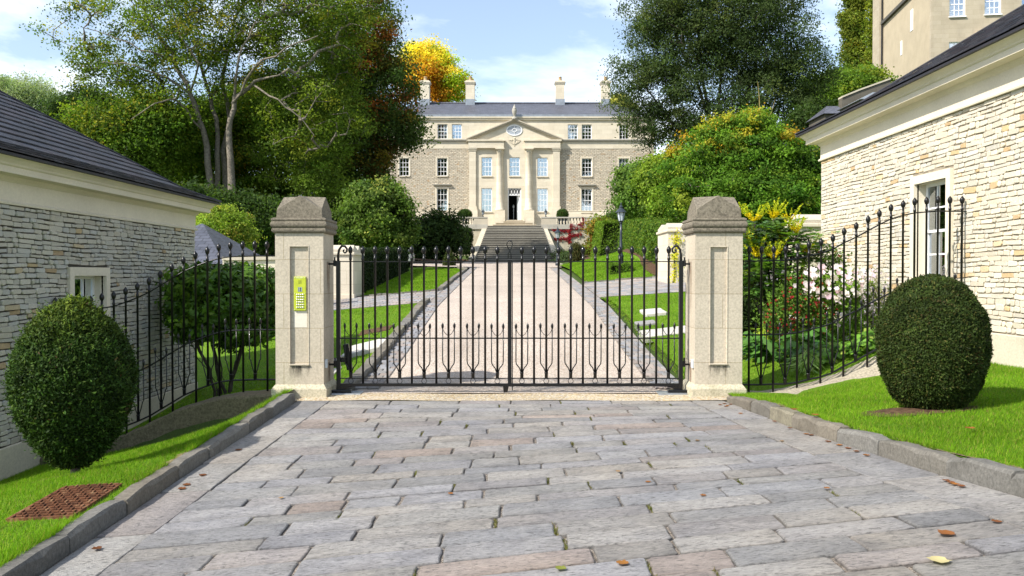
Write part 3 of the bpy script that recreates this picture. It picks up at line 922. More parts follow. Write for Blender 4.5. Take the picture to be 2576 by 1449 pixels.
    dm = W / 2 + e
    m = MB(); V = []; F = []
    lv = [(0, -.03), (0, 0), (D1, 0), (dm - .001, 0)]
    for d, oz in lv:
        for (x, y) in ((side * (a - e + d), y0 - e + d), (side * (a - e + d), yc + e - d), (side * (a + W + e - d), yc + e - d), (side * (a + W + e - d), y0 - e + d)):
            V.append((x, y, surf(d) + oz - .012))
    for i in range(3): F += [(i * 4 + k, i * 4 + (k + 1) % 4, (i + 1) * 4 + (k + 1) % 4, (i + 1) * 4 + k) for k in range(4)]
    F += [(3, 2, 1, 0), (12, 13, 14, 15)]
    m.add(V, F); roof = m.build('roof', M['slate'], root)
    pl_ = []; d = -.015; row = 0
    while d < dm - .1:
        step = .175; d1 = d + step
        ya, yb = y0 - e + max(d, 0), yc + e - max(d, 0)
        y = ya - (q.uniform(.02, .1) if row % 2 else .12)
        while y < yb:
            w = q.uniform(.2, .27)
            s0, s1 = max(y, ya), min(y + w, yb)
            if s1 - s0 > .03:
                k = .006 + q.uniform(0, .006); g = .003
                # the hip cuts the upper corners
                u0, u1 = max(s0, y0 - e + max(d1, 0)), min(s1, yc + e - max(d1, 0))
                if u1 - u0 < .01: u0 = u1 = clamp((s0 + s1) / 2, y0 - e + d1, yc + e - d1)
                zlo, zhi = surf(max(d, 0)) + .016 + k - (0 if d >= 0 else .006), surf(d1) + .004
                X = lambda dd: side * (a - e + dd)
                V = [(X(d), s0 + g, zlo - .016), (X(d), s1 - g, zlo - .016), (X(d1), u1 - g * .5, zhi - .012), (X(d1), u0 + g * .5, zhi - .012),
                     (X(d), s0 + g, zlo), (X(d), s1 - g, zlo), (X(d1), u1 - g * .5, zhi), (X(d1), u0 + g * .5, zhi)]
                tg = q.uniform(.75, 1.3); tt = q.choice([(1, 1, 1), (1.1, .96, .95), (.92, 1, 1.1)])
                yy = (s0 + s1) / 2
                pl_.append((V, [(3, 2, 1, 0), (4, 5, 6, 7), (0, 1, 5, 4), (1, 2, 6, 5), (2, 3, 7, 6), (3, 0, 4, 7)], tuple(c * tg for c in tt), (1 if yy > 9 else .01) / (yy * yy)))
            y += w
        d = d1; row += 1
    pieces('slate', 'slates', pl_, M['slate'], roof, 300)
    for ys, sg in ((yc + e, -1), (y0 - e, 1)):           # rolls on the hips that can be seen
        MB().tube([(side * (a - e + dd), ys + sg * dd, surf(dd) + .015) for dd in (0, .25, D1, dm * .6, dm)], .022, 6).build('hip_roll', M['slate'], roof)
    # window
    TW = lambda aa, bb, cc: T(win_y + aa, wz0 + bb, cc)
    sash_window(root, TW, wy1 - wy0, wz1 - wz0, 3, 4, sur, .05, True, .14, .045, .022, curtain=(side > 0), blind=(.35 if side < 0 else 0), stone='ashlar', depth=.28)
    return root

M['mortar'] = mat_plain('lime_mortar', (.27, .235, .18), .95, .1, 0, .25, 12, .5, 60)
M['mortar_dark'] = mat_plain('shade_painted_mortar', (.085, .078, .066), .95, .1, 0, .25, 12, .5, 60)  # left lodge: shade in the deep joints painted as darker mortar
M['plinth_pale'] = mat_ashlar('lodge_plinth_stone', (.52, .47, .37), None, .5, (.28, .25, .18), .15)
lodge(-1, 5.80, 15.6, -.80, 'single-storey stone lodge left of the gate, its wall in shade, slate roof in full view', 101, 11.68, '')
lodge(1, 5.70, 15.75, .48, 'single-storey stone lodge right of the gate with its rubble wall in bright sun', 202, 11.6, '')

# ------------------------------------------------------------------ gate piers
def gate_pier(x0, x1, yf, z0, label, panel, kind):
    w = x1 - x0; d = w; cx, cy = (x0 + x1) / 2, yf + d / 2
    r = empty('gate_pier', (cx, cy, z0), label, 'gate pier', 'pair of gate piers')
    zs, zt = z0 + .21, 2.02
    px0, px1, pz0, pz1 = panel
    rc = .028
    m = MB()
    m.box(x0, x1, yf + rc, yf + d, zs, zt)
    m.box(x0, px0, yf, yf + rc - .0005, zs, zt); m.box(px1, x1, yf, yf + rc - .0005, zs, zt)
    m.box(px0 + .0003, px1 - .0003, yf, yf + rc - .0005, zs, pz0); m.box(px0 + .0003, px1 - .0003, yf, yf + rc - .0005, pz1, zt)
    m.build('shaft', M['pier'], r)
    m = MB()                                              # thin bead round the sunk panel
    b = .012
    m.box(px0 - b, px1 + b, yf - .006, yf - .0003, pz1, pz1 + b); m.box(px0 - b, px0, yf - .006, yf - .0003, pz0, pz1); m.box(px1, px1 + b, yf - .006, yf - .0003, pz0, pz1)
    m.box(px0 - b, px1 + b, yf - .022, yf + rc - .001, pz0 - .016, pz0 - .0005)
    m.build('panel_moulding', M['pier'], r, bevel=.003)
    m = MB(); o = .045
    m.hexa([(x0 - o, yf - o, z0 - .25), (x1 + o, yf - o, z0 - .25), (x1 + o, yf + d + o, z0 - .25), (x0 - o, yf + d + o, z0 - .25),
            (x0 - o, yf - o, z0 + .16), (x1 + o, yf - o, z0 + .16), (x1 + o, yf + d + o, z0 + .16), (x0 - o, yf + d + o, z0 + .16)])
    m.hexa([(x0 - o + .003, yf - o + .003, z0 + .16), (x1 + o - .003, yf - o + .003, z0 + .16), (x1 + o - .003, yf + d + o - .003, z0 + .16), (x0 - o + .003, yf + d + o - .003, z0 + .16),
            (x0 - .004, yf - .004, z0 + .212), (x1 + .004, yf - .004, z0 + .212), (x1 + .004, yf + d + .004, z0 + .212), (x0 - .004, yf + d + .004, z0 + .212)])
    m.build('plinth', M['plinth'], r, bevel=.006)
    prof = [(0, 2.0), (.028, 2.012), (.036, 2.03), (.036, 2.05), (.026, 2.062), (.044, 2.085), (.048, 2.105), (.044, 2.13), (.03, 2.148), (.04, 2.155), (.04, 2.178), (.012, 2.19), (-.05, 2.19)]
    m = MB(); V = []; n = len(prof)
    for p, z in prof:
        V += [(x0 - p, yf - p, z), (x1 + p, yf - p, z), (x1 + p, yf + d + p, z), (x0 - p, yf + d + p, z)]
    F = [(i * 4 + k, i * 4 + (k + 1) % 4, (i + 1) * 4 + (k + 1) % 4, (i + 1) * 4 + k) for i in range(n - 1) for k in range(4)]
    F += [(3, 2, 1, 0), tuple((n - 1) * 4 + k for k in range(4))]
    m.add(V, F); m.build('cap_moulding', M['cap'], r, bevel=.003)
    # cap with a small gable on each face
    zc, ze_, zp = 2.19, 2.30, 2.465; i_ = .012
    c = [(x0 + i_, yf + i_), (x1 - i_, yf + i_), (x1 - i_, yf + d - i_), (x0 + i_, yf + d - i_)]
    t_ = .02
    ct = [(x0 + t_, yf + t_), (x1 - t_, yf + t_), (x1 - t_, yf + d - t_), (x0 + t_, yf + d - t_)]
    V = [(x, y, zc) for x, y in c] + [(x, y, ze_) for x, y in ct]
    pk = [(cx, yf + .03), (x1 - .03, cy), (cx, yf + d - .03), (x0 + .03, cy)]
    V += [(x, y, zp) for x, y in pk] + [(cx, cy, zp + .012)]
    F = []
    for k in range(4):
        k2 = (k + 1) % 4
        F.append((k, k2, 4 + k2, 8 + k, 4 + k))
        F.append((4 + k2, 8 + k2, 12)); F.append((4 + k2, 12, 8 + k))
    F.append((3, 2, 1, 0))
    m = MB().add(V, F); m.build('cap', M['cap'], r, bevel=.004, bseg=1)
    return r
YP = 10.44
gate_pier(-2.892, -2.303, YP, -.06, 'stone gate pier with the yellow-green intercom panel, left of the iron gates', (-2.711, -2.49, .402, 1.837), 'L')
gate_pier(2.237, 2.817, YP, -.06, 'stone gate pier without an intercom, right of the iron gates', (2.425, 2.625, .41, 1.83), 'R')

# intercom and the pale repair under it
ic = empty('intercom', (-2.593, YP + .02, 1.054), 'yellow-green intercom panel with silver buttons on the left gate pier', 'intercom')
yi = YP + .027
m = MB().box(-2.668, -2.518, yi - .022, yi, 1.054, 1.471); m.build('face_plate', M['panel_green'], ic, bevel=.006)
yj = yi - .0225
for i in range(6):
    for j in range(4):
        m = MB(); x, z = -2.628 + j * .0245, 1.096 + i * .0315
        m.tube([(x, yj, z), (x, yj - .007, z), (x, yj - .010, z)], [.0095, .009, .004], 8); m.build('button', M['button'], ic, True)
m = MB()
for i in range(7):
    for j in range(7):
        if (i + j) % 2 == 0: m.box(-2.614 + j * .0062, -2.610 + j * .0062, yj - .0008, yj + .001, 1.384 + i * .0062, 1.388 + i * .0062)
m.build('speaker_grille', M['dark_grille'], ic)
m = MB().box(-2.617, -2.567, yj - .002, yj + .001, 1.288, 1.343); m.build('display', M['screen'], ic)
m = MB().box(-2.609, -2.603, yj - .0028, yj - .0021, 1.292, 1.338).box(-2.591, -2.579, yj - .0028, yj - .0021, 1.292, 1.338); m.build('display_bars', M['dark_grille'], ic)
for x in (-2.655, -2.531):
    for z in (1.068, 1.268, 1.458):
        m = MB(); m.tube([(x, yj, z), (x, yj - .003, z)], .004, 8); m.build('screw', M['button'], ic)
m = MB()
for i in range(14): m.box(-2.638 + i * .0062, -2.6335 + i * .0062, yj - .0006, yj + .001, 1.4535, 1.4605)
m.build('lettering_strip', M['button'], ic)
m = MB().box(-2.672, -2.512, yi - .0005, yi + .001, .85, 1.05); tag(m.build('stone_patch', M['patch'] if 'patch' in M else mat_ashlar('clean_stone', (.66, .61, .52), None, .05, (.5, .46, .4), .06)), 'pale clean stone patch below the intercom', 'patch')

# ------------------------------------------------------------------ wrought iron: shared shapes
FIN = [(.010, -.062), (.013, -.055), (.011, -.048), (.020, -.040), (.028, -.018), (.030, .002), (.026, .020), (.015, .036), (.005, .048), (.001, .054)]
def finial(parent, x, y, z, s=1.0, sz=None):
    key = ('finial', s, sz)
    if key not in MESH:
        MESH[key] = MB().lathe([(r * s, zz * (sz or s)) for r, zz in FIN], (0, 0, 0), 10)
        mb = MESH[key]; me = bpy.data.meshes.new('finial'); me.from_pydata(mb.V, [], mb.F); set_tint(me, mb.T)
        me.materials.append(M['iron']); me.polygons.foreach_set('use_smooth', [True] * len(me.polygons)); MESH[key] = me
    o = bpy.data.objects.new('finial', MESH[key]); o.location = (x, y, z); COL.objects.link(o); adopt(o, parent)
    return o
MESH = {}
def rod(name, parent, pts, r, seg=6, smooth=True):
    return MB().tube(pts, r, seg).build(name, M['iron'], parent, smooth)

def bar_with_finial(root, x, y, zbot, zfin, r=.0140, collar=True):
    b = rod('bar', root, [(x, y, zbot), (x, y, zfin - .13), (x, y, zfin - .125), (x, y, zfin - .10), (x, y, zfin - .095), (x, y, zfin - .055)],
            [r, r, r * 1.35, r * 1.35, r * 1.08, r * 1.08], 8)
    finial(b, x, y, zfin)
    return b
def lyre(root, x, y, zfin, zcollar, side_r=.0072, hw=.074):
    """pair of short dog bars that spring from a collar on the main bar"""
    zb = zfin - 1.44; zd = zfin - .955
    for s in (-1, 1):
        pts = [(x + s * .012, y, zcollar - .05), (x + s * .014, y, zcollar + .03), (x + s * .03, y, zcollar + .075), (x + s * .055, y, zb - .012), (x + s * .07, y, zb + .012), (x + s * hw, y, zb + .05), (x + s * hw, y, zd - .03)]
        o = rod('dog_bar', root, pts, side_r, 6)
        finial(o, x + s * hw, y, zd, .55, .82)
        rod('curl', o, [(x + s * (hw - .004), y - .004, zd - .035), (x + s * hw * .82, y - .004, zd - .065), (x + s * hw * .5, y - .004, zd - .10), (x + s * .014, y - .004, zd - .118)], .004, 5)
    rod('collar', root, [(x, y, zcollar - .055), (x, y, zcollar - .05), (x, y, zcollar + .005), (x, y, zcollar + .008), (x, y, zcollar + .018), (x, y, zcollar + .02)], [.018, .021, .021, .025, .025, .018], 8)

YG = 10.74
def GX(u): return (u - 1288) / 200.2
def GZ(v): return 1.5 - (v - 690) / 200.2
def scroll(root, x, y, z, s):
    pts = [(x, y, z - .05), (x, y, z + .06), (x + s * .012, y, z + .13), (x + s * .045, y, z + .175), (x + s * .085, y, z + .172), (x + s * .11, y, z + .14),
           (x + s * .108, y, z + .105), (x + s * .085, y, z + .088), (x + s * .066, y, z + .102), (x + s * .066, y, z + .122), (x + s * .08, y, z + .128)]
    rod('scroll', root, pts, [.017, .016, .015, .0145, .014, .013, .012, .011, .010, .010, .009], 8)
def gate_leaf(uh, um, label, s):
    xh, xm = GX(uh), GX(um)
    r = empty('gate_leaf', ((xh + xm) / 2, YG, .03), label, 'gate', 'pair of iron driveway gates')
    zt, zm, zl, zb = GZ(658), GZ(851), GZ(952), GZ(968.5)
    MB().box(xh - .025, xh + .025, YG - .025, YG + .025, .035, zt + .01).build('stile', M['iron'], r, bevel=.004)
    scroll(r, xh, YG, zt + .02, s)
    xe = xm - s * .02
    lo, hi = min(xh, xe), max(xh, xe)
    MB().box(lo, hi, YG - .010, YG + .010, zt - .006, zt + .006).build('top_rail', M['iron'], r)
    MB().box(lo, hi, YG - .010, YG + .010, zm - .008, zm + .008).build('middle_rail', M['iron'], r)
    MB().box(lo, hi, YG - .010, YG + .010, zl - .006, zl + .006).build('lower_rail', M['iron'], r)
    MB().box(lo, hi, YG - .020, YG + .020, zb - .019, zb + .019).build('bottom_rail', M['iron'], r, bevel=.003)
    if s > 0: MB().box(xm - .024, xm + .024, YG - .026, YG + .02, zb - .02, zt + .005).box(xm - .029, xm + .029, YG - .03, YG + .024, zt + .005, zt + .022).build('meeting_stile', M['iron'], r, bevel=.004)
    else: MB().box(xm + .027, xm + .04, YG - .012, YG + .012, zb - .07, zt).build('meeting_stile', M['iron'], r)
    for k in range(1, 14):
        x = lerp(xh, xm, k / 14); odd = k % 2 == 1
        zf_ = GZ(629) + .003 * math.sin(k * 2.3)
        bar_with_finial(r, x, YG, zl if odd else zb, zf_)
        if odd:
            lyre(r, x, YG, zf_, zl + .055)
            rc = (zl - zb - .025) / 2 + .003
            rod('ring', r, [(x + rc * math.cos(a), YG, (zl + zb) / 2 + .007 + rc * math.sin(a)) for a in np.linspace(0, 2 * math.pi, 15)], .004, 5)
    # quadrant bracket under the hinge end, pivot and hinges
    n = 8; arc = [(xh + s * (.025 + .20 * (1 - math.sin(t))), zb - .019 - .115 * (1 - math.cos(t))) for t in np.linspace(0, math.pi / 2, n)]
    poly = [(xh + s * .025, zb - .0195)] + [(p[0], p[1]) for p in arc]
    MB().extrude(poly, lambda a, b: (a, YG - .02, b), lambda a, b: (a, YG + .02, b)).build('bracket', M['iron'], r)
    for v in (664, 917):
        z = GZ(v)
        xp = -2.303 if s > 0 else 2.237
        l2, h2 = min(xh - s * .02, xp - s * .02), max(xh - s * .02, xp - s * .02)
        m = MB().box(l2, h2, YG - .012, YG + .012, z - .012, z + .012); xx = xh - s * .045
        m.tube([(xx, YG, z - .03), (xx, YG, z + .045)], .018, 8); m.tube([(xx, YG, z + .045), (xx, YG, z + .085)], .011, 8)
        m.build('hinge', M['iron'], r)
    return r
gl = gate_leaf(851, 1282, 'left leaf of the black iron gates, carrying the looped central latch post', 1)
gr_ = gate_leaf(1713, 1282, 'right leaf of the black iron gates, without the latch post', -1)
xm = GX(1282); z0 = GZ(655) + .02
pts = [(xm - .018, YG, z0), (xm - .018, YG, z0 + .06), (xm, YG - .005, z0 + .10), (xm + .022, YG - .005, z0 + .14), (xm + .036, YG, z0 + .18), (xm + .028, YG, z0 + .215), (xm, YG, z0 + .23),
       (xm - .028, YG, z0 + .215), (xm - .036, YG, z0 + .18), (xm - .022, YG + .006, z0 + .14), (xm, YG + .006, z0 + .10), (xm + .018, YG, z0 + .06), (xm + .018, YG, z0)]
rod('latch_loop', gl, pts, .006, 6)
MB().hexa([(xm - .075, YG - .012, .0), (xm - .03, YG - .012, .0), (xm - .03, YG + .012, .0), (xm - .075, YG + .012, .0), (xm - .085, YG - .02, .115), (xm - .005, YG - .02, .115), (xm - .005, YG + .02, .115), (xm - .085, YG + .02, .115)]).build('drop_foot', M['iron'], gl, bevel=.004)
# pivot plates on the ground, closer arm, photocells
for x, s, lab in ((GX(851), 1, 'dark steel pivot plate on the ground beside the left gate pier'), (GX(1713), -1, 'dark steel pivot plate on the ground beside the right gate pier')):
    e = empty('pivot_plate', (x, YG, .012), lab, 'gate fitting', 'gate pivot plates')
    MB().box(min(x - s * .06, x + s * .30), max(x - s * .06, x + s * .30), YG - .16, YG + .12, -.02, .018).build('plate', M['steel'], e, bevel=.004)
    MB().box(min(x - s * .08, x + s * .17), max(x - s * .08, x + s * .17), YG - .075, YG - .0, .018, .052).build('pivot_arm', M['iron'], e, bevel=.01)
e = empty('gate_closer', (GX(872), YG + .1, .3), 'slanted black gate closer arm behind the left gate leaf', 'gate closer')
MB().hexa([(GX(869), YG + .06, GZ(934)), (GX(883), YG + .06, GZ(930)), (GX(883), YG + .12, GZ(930)), (GX(869), YG + .12, GZ(934)), (GX(859), YG + .06, GZ(868)), (GX(873), YG + .06, GZ(866)), (GX(873), YG + .12, GZ(866)), (GX(859), YG + .12, GZ(868))]).build('cylinder_case', M['iron'], e, bevel=.01)
MB().box(GX(851) - .01, GX(868), YG + .026, YG + .09, GZ(912), GZ(900)).build('mounting_arm', M['iron'], e)
for x0, x1, lab in ((-2.303, -2.278, 'small grey sensor box on the inner side of the left gate pier'), (2.212, 2.237, 'small grey sensor box on the inner side of the right gate pier')):
    tag(MB().box(x0 + .0005, x1 - .0005, YP + .05, YP + .13, .345, .45).build('sensor_box', M['plastic_grey'], bevel=.006), lab, 'sensor', 'gate sensors')

# ------------------------------------------------------------------ railings that climb and fall beside the gate
YR = 10.70
def RX(u): return (u - 1288) / 200.9
def RZ(v): return 1.5 - (v - 690) / 200.9
FL = [(672, 615.8), (641, 615.8), (611, 616.8), (580, 617.6), (551, 622), (522, 630.6), (492, 641.7), (462, 654.7), (432.6, 672.4), (403.7, 689.8), (375, 707), (345.6, 720.6), (316, 732), (286, 742.4), (256, 747.2), (228.5, 753.9), (200, 755.4), (168.5, 758.3), (139, 757.6)]
FR = [(1884.6, 628.7), (1915.3, 628.7), (1946, 627), (1976, 627), (2006, 623), (2034.6, 615.7), (2065, 609), (2094.6, 599), (2122.7, 582.4), (2153, 568.7), (2182.7, 552), (2211, 537), (2240, 523), (2270.5, 513.9), (2299.4, 507.6), (2329.4, 505.4), (2358, 502.8), (2388, 503.5), (2418.7, 503.5)]
def railing(data, x_pier, x_wall, label, wall_top):
    pts = [(RX(u), RZ(v)) for u, v in data]
    r = empty('railing', (pts[9][0], YR, pts[9][1] - 1.8), label, 'railing', 'curved iron railings')
    curve = [(x_pier, pts[0][1])] + pts + [(x_wall, pts[-1][1])]
    def rail(name, dz_, rr):
        rod(name, r, [(x, YR, z + dz_) for x, z in curve], rr, 6)
    rail('top_rail', -.140, .0095); rail('middle_rail', -1.065, .0105); rail('bottom_rail', -1.69, .012)
    for k, (x, z) in enumerate(pts):
        odd = k % 2 == 1
        wt = wall_top(x)
        bar_with_finial(r, x, YR, (z - 1.69) if odd else min(z - 1.72, max(wt - .03, z - 1.95)), z)
        if odd: lyre(r, x, YR, z, z - 1.69 + .06, hw=.070)
    return r
railing(FL, -2.893, -5.78, 'black iron railing falling in a curve from the left pier to the shaded lodge', lwt)
railing(FR, 2.818, 5.68, 'black iron railing climbing in a curve from the right pier to the sunlit lodge', rwt)
def low_wall(pts, ztop, yf, yb, label, drop, front_low, mat='wall_low'):
    xs = np.linspace(pts[0][0], pts[-1][0], 30); V = []; q = random.Random(5)
    for x in xs:
        z = ztop(x); j = lambda: q.uniform(-.008, .008)
        zf0 = z - front_low(x)
        for (y, zz) in ((yf - .01, z - drop), (yf, zf0 - .02), (yf + .02, zf0 + .0), (lerp(yf, yb, .5), lerp(zf0, z, .6) + .012), (yb - .03, z), (yb, z - .03), (yb, z - drop)):
            V.append((x, y + j(), zz + j()))
    n = 7
    F = [(i * n + k, i * n + (k + 1) % n, (i + 1) * n + (k + 1) % n, (i + 1) * n + k) for i in range(len(xs) - 1) for k in range(n)]
    F += [tuple(range(n)), tuple((len(xs) - 1) * n + k for k in range(n - 1, -1, -1))]
    o = MB().add(V, F).build('low_wall', M[mat], None, False)
    return tag(o, label, 'wall', 'low walls under the railings')
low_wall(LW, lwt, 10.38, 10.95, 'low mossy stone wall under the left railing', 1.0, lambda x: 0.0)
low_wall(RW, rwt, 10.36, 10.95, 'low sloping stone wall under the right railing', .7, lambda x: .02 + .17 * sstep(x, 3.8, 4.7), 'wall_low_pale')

# stains: rust below the hinges, dark growth under the panel sills
def stain(name, V, label, mat, top):
    m = MB().add(V, [(0, 1, 2, 3)])
    m.T = [(top, top, top), (top, top, top), (0, 0, 0), (0, 0, 0)]
    return m
for par, xs, s in ((bpy.data.objects['gate_pier'], -2.303, 1), (bpy.data.objects['gate_pier.001'], 2.237, -1)):
    x = xs + s * .0012
    for z1, z0 in ((1.66, 1.0), (.40, -.02)):
        V = [(x, YG - .11, z1), (x, YG + .07, z1), (x, YG + .05, z0), (x, YG - .09, z0)]
        m = MB().add(V, [(0, 1, 2, 3)]); m.T = [(1, 1, 1), (1, 1, 1), (.1, .1, .1), (.1, .1, .1)]
        m.build('rust_stain', M['rust_stain'], par)
    xa, xb = (-2.735, -2.465) if s > 0 else (2.40, 2.65)
    V = [(xa, YP - .0012, .385), (xb, YP - .0012, .385), (xb - .02, YP - .0012, .22), (xa + .02, YP - .0012, .22)]
    m = MB().add(V, [(0, 1, 2, 3)]); m.T = [(1, 1, 1), (1, 1, 1), (0, 0, 0), (0, 0, 0)]
    m.build('algae_stain', M['soot_stain'], par)
# ------------------------------------------------------------------ the mansion at the head of the drive
YH = 76.5; SH = F_PX / YH
HX = lambda u: (u - 1288) / SH
HZ = lambda v: 1.5 - (v - 690) / SH
CX = HX(1294)
house = empty('mansion', (CX, YH + 5, 5.4), 'three-storey Georgian stone mansion with pediment and columns at the head of the drive', 'house')

def facade(name, x0, x1, z0, z1, holes, yf, th, mat, parent):
    xs = sorted(set([x0, x1] + [h for q in holes for h in (q[0], q[1]) if x0 < h < x1]))
    zs = sorted(set([z0, z1] + [h for q in holes for h in (q[2], q[3]) if z0 < h < z1]))
    m = MB()
    for i in range(len(xs) - 1):
        for j in range(len(zs) - 1):
            cx, cz = (xs[i] + xs[i + 1]) / 2, (zs[j] + zs[j + 1]) / 2
            if any(h[0] < cx < h[1] and h[2] < cz < h[3] for h in holes): continue
            m.box(xs[i], xs[i + 1], yf, yf + th, zs[j], zs[j + 1])
    return m.build(name, mat, parent)

x0, x1 = CX - 12.45, CX + 12.45
zPl, zFr, zSt, zEv, zGd = HZ(530), HZ(375), HZ(354), HZ(297), 5.3
def win(u0, u1, v0, v1): return (HX(u0), HX(u1), HZ(v1), HZ(v0))
W1 = [win(1100, 1125.5, 398, 443), win(1463, 1488.5, 399, 444), win(1005, 1030, 398, 443), win(1556, 1581, 399, 444)]
W0 = [win(1099, 1126, 474, 533), win(1462, 1489, 475, 534)]
W2 = [win(1101, 1126, 313, 350), win(1137, 1162, 313, 350), win(1428, 1453, 314, 351), win(1463, 1488, 314, 351), win(1557, 1581, 314, 351)]
C1 = [win(1211.5, 1238, 397, 444), win(1281, 1307.5, 397, 444), win(1351, 1377, 398, 445)]
C0 = [win(1211, 1238, 474, 533), win(1351, 1377, 475, 533)]
DOOR = (HX(1277.5), HX(1311), HZ(555), HZ(474))
bl, br = HX(1183), HX(1409)
YW = YH; YB = YH - .22
for side, (a, b) in (('l', (x0, bl)), ('r', (br, x1))):
    hs = [h for h in W1 + W0 if a < h[0] < b]
    facade('rubble_wall', a, b, zPl, zFr, hs, YW, .35, M['rubble_far'], house)
    m = MB().box(a, b, YW - .04, YW + .35, zGd, zPl - .06).box(a, b, YW - .07, YW + .35, zPl - .06, zPl); m.build('plinth', M['ashlar_house'], house)
    m = MB().box(a, b, YW - .03, YW + .35, zFr, zSt - .12); m.build('frieze', M['ashlar_house'], house)
    m = MB().box(a, b, YW - .12, YW + .35, zSt - .12, zSt - .02).box(a, b, YW - .22, YW + .35, zSt - .02, zSt + .08); m.build('string_course', M['ashlar_grey'] if 'ashlar_grey' in M else M['terrace_dark'], house)
facade('attic_wall', x0, x1, zSt + .08, zEv - .22, W2, YW + .02, .35, M['ashlar_house'], house)
MB().box(x0 - .1, x1 + .1, YW - .12, YW + .4, zEv - .22, zEv - .06).box(x0 - .15, x1 + .15, YW - .2, YW + .4, zEv - .06, zEv + .06).build('eaves_cornice', M['ashlar_house'], house)
MB().box(x0 - .15, x1 + .15, YW - .12, YW + .5, zEv + .06, zEv + .26).build('lead_gutter', M['lead'], house)
MB().box(x0, x1, YW + 10.6, YW + 11, zGd, zEv).build('rear_wall', M['ashlar_house'], house)
MB().box(x0, x0 + .4, YW + .36, YW + 10.59, zGd, zEv).build('end_wall', M['rubble_far'], house)
MB().box(x1 - .4, x1, YW + .36, YW + 10.59, zGd, zEv).build('end_wall', M['rubble_far'], house)
# central bay
facade('bay_wall', bl, br, HZ(552), HZ(360), C1 + C0 + [DOOR], YB, .5, M['ashlar_bay'] if 'ashlar_bay' in M else M['ashlar_house'], house)
MB().box(bl, DOOR[0] - .02, YB - .05, YB + .5, zGd, HZ(552)).box(DOOR[1] + .02, br, YB - .05, YB + .5, zGd, HZ(552)).build('bay_plinth', M['ashlar_house'], house)
zA, zC = HZ(304), HZ(352)
apx = CX
tri = [(bl + .1, HZ(360) + .002), (br - .1, HZ(360) + .002), (br - .1, zC), (apx, zA - .12), (bl + .1, zC)]
MB().extrude(tri, lambda a, b: (a, YB + .002, b), lambda a, b: (a, YB + .42, b)).build('tympanum', M['ashlar_house'], house)
for s in (-1, 1):
    m = MB()
    xe = CX + s * 4.27
    for (o, t0, t1) in ((.32, 0.0, .10), (.24, -.10, 0.0), (.12, -.20, -.10)):
        m.hexa([(xe, YB - o, zC + t0 - .05), (apx, YB - o, zA + t0), (apx, YB + .4, zA + t0), (xe, YB + .4, zC + t0 - .05), (xe, YB - o, zC + t1 - .05), (apx, YB - o, zA + t1), (apx, YB + .4, zA + t1), (xe, YB + .4, zC + t1 - .05)])
    m.build('raking_cornice', M['terrace_pale'] if 'terrace_pale' in M else M['ashlar_house'], house)
    xa, xb = sorted((CX + s * .93, CX + s * 4.08))
    m = MB().box(xa, xb, YB - .30, YB - .002, zFr, HZ(360)).box(xa - .10, xb + .10, YB - .40, YB - .002, HZ(358), HZ(354.5)).box(xa - .02, xb + .02, YB - .33, YB - .002, HZ(360), HZ(358)); m.build('entablature', M['ashlar_house'], house)
    # pilaster at the corner, column beside the door
    xp = CX + s * 3.73
    m = MB().box(xp - .30, xp + .30, YB - .16, YB - .002, HZ(520), zFr - .22).box(xp - .36, xp + .36, YB - .22, YB - .002, zFr - .22, zFr - .10).box(xp - .41, xp + .41, YB - .27, YB - .002, zFr - .10, zFr - .003)
    m.box(xp - .38, xp + .38, YB - .24, YB - .002, HZ(527), HZ(520)).box(xp - .44, xp + .44, YB - .30, YB - .002, HZ(533), HZ(527)).box(xp - .46, xp + .46, YB - .32, YB - .055, zGd, HZ(533))
    m.build('pilaster', M['ashlar_house'], house)
    xc = CX + s * 1.29; zb_ = HZ(531)
    col = MB().lathe([(.42, zb_), (.44, zb_ + .06), (.42, zb_ + .14), (.36, zb_ + .18), (.37, zb_ + .26), (.33, zb_ + .32), (.325, zb_ + 1.5), (.305, zb_ + 3.2), (.275, zFr - .36), (.30, zFr - .34), (.30, zFr - .30), (.28, zFr - .28), (.285, zFr - .22), (.38, zFr - .13), (.38, zFr - .12)], (xc, YB - .06, 0), 24).build('column', M['ashlar_house'], house, True)
    MB().box(xc - .41, xc + .41, YB - .48, YB - .002, zFr - .12, zFr - .003).build('abacus', M['ashlar_house'], col)
    MB().box(xc - .46, xc + .46, YB - .53, YB - .055, zGd, zb_ - .001).build('pedestal', M['ashlar_house'], col)
def house_window(h, yf, **kw):
    cx = (h[0] + h[1]) / 2
    T = lambda a, b, c: Vector((cx + a, yf - c, h[2] + b))
    return sash_window(house, T, h[1] - h[0], h[3] - h[2], 3, 4, recess=.13, fr=.06, bar=.035, depth=.8, **kw)
for i, h in enumerate(W1): house_window(h, YW, surround=.12, stone='ashlar_house', blind=(.14 if i in (0, 3) else .3 if i == 1 else 0))
for i, h in enumerate(W0): house_window(h, YW, surround=.13, stone='ashlar_house', hood=True, curtain=(i == 0))
for i, h in enumerate(W2): house_window(h, YW + .02, proud=.02, stone='ashlar_house', blind=(.97, .75, 0, 0, 0)[i])
for i, h in enumerate(C1): house_window(h, YB, surround=0, stone='ashlar_house', blind=(0, 0, .62)[i])
for i, h in enumerate(C0): house_window(h, YB, surround=0, stone='ashlar_house', curtain=True)
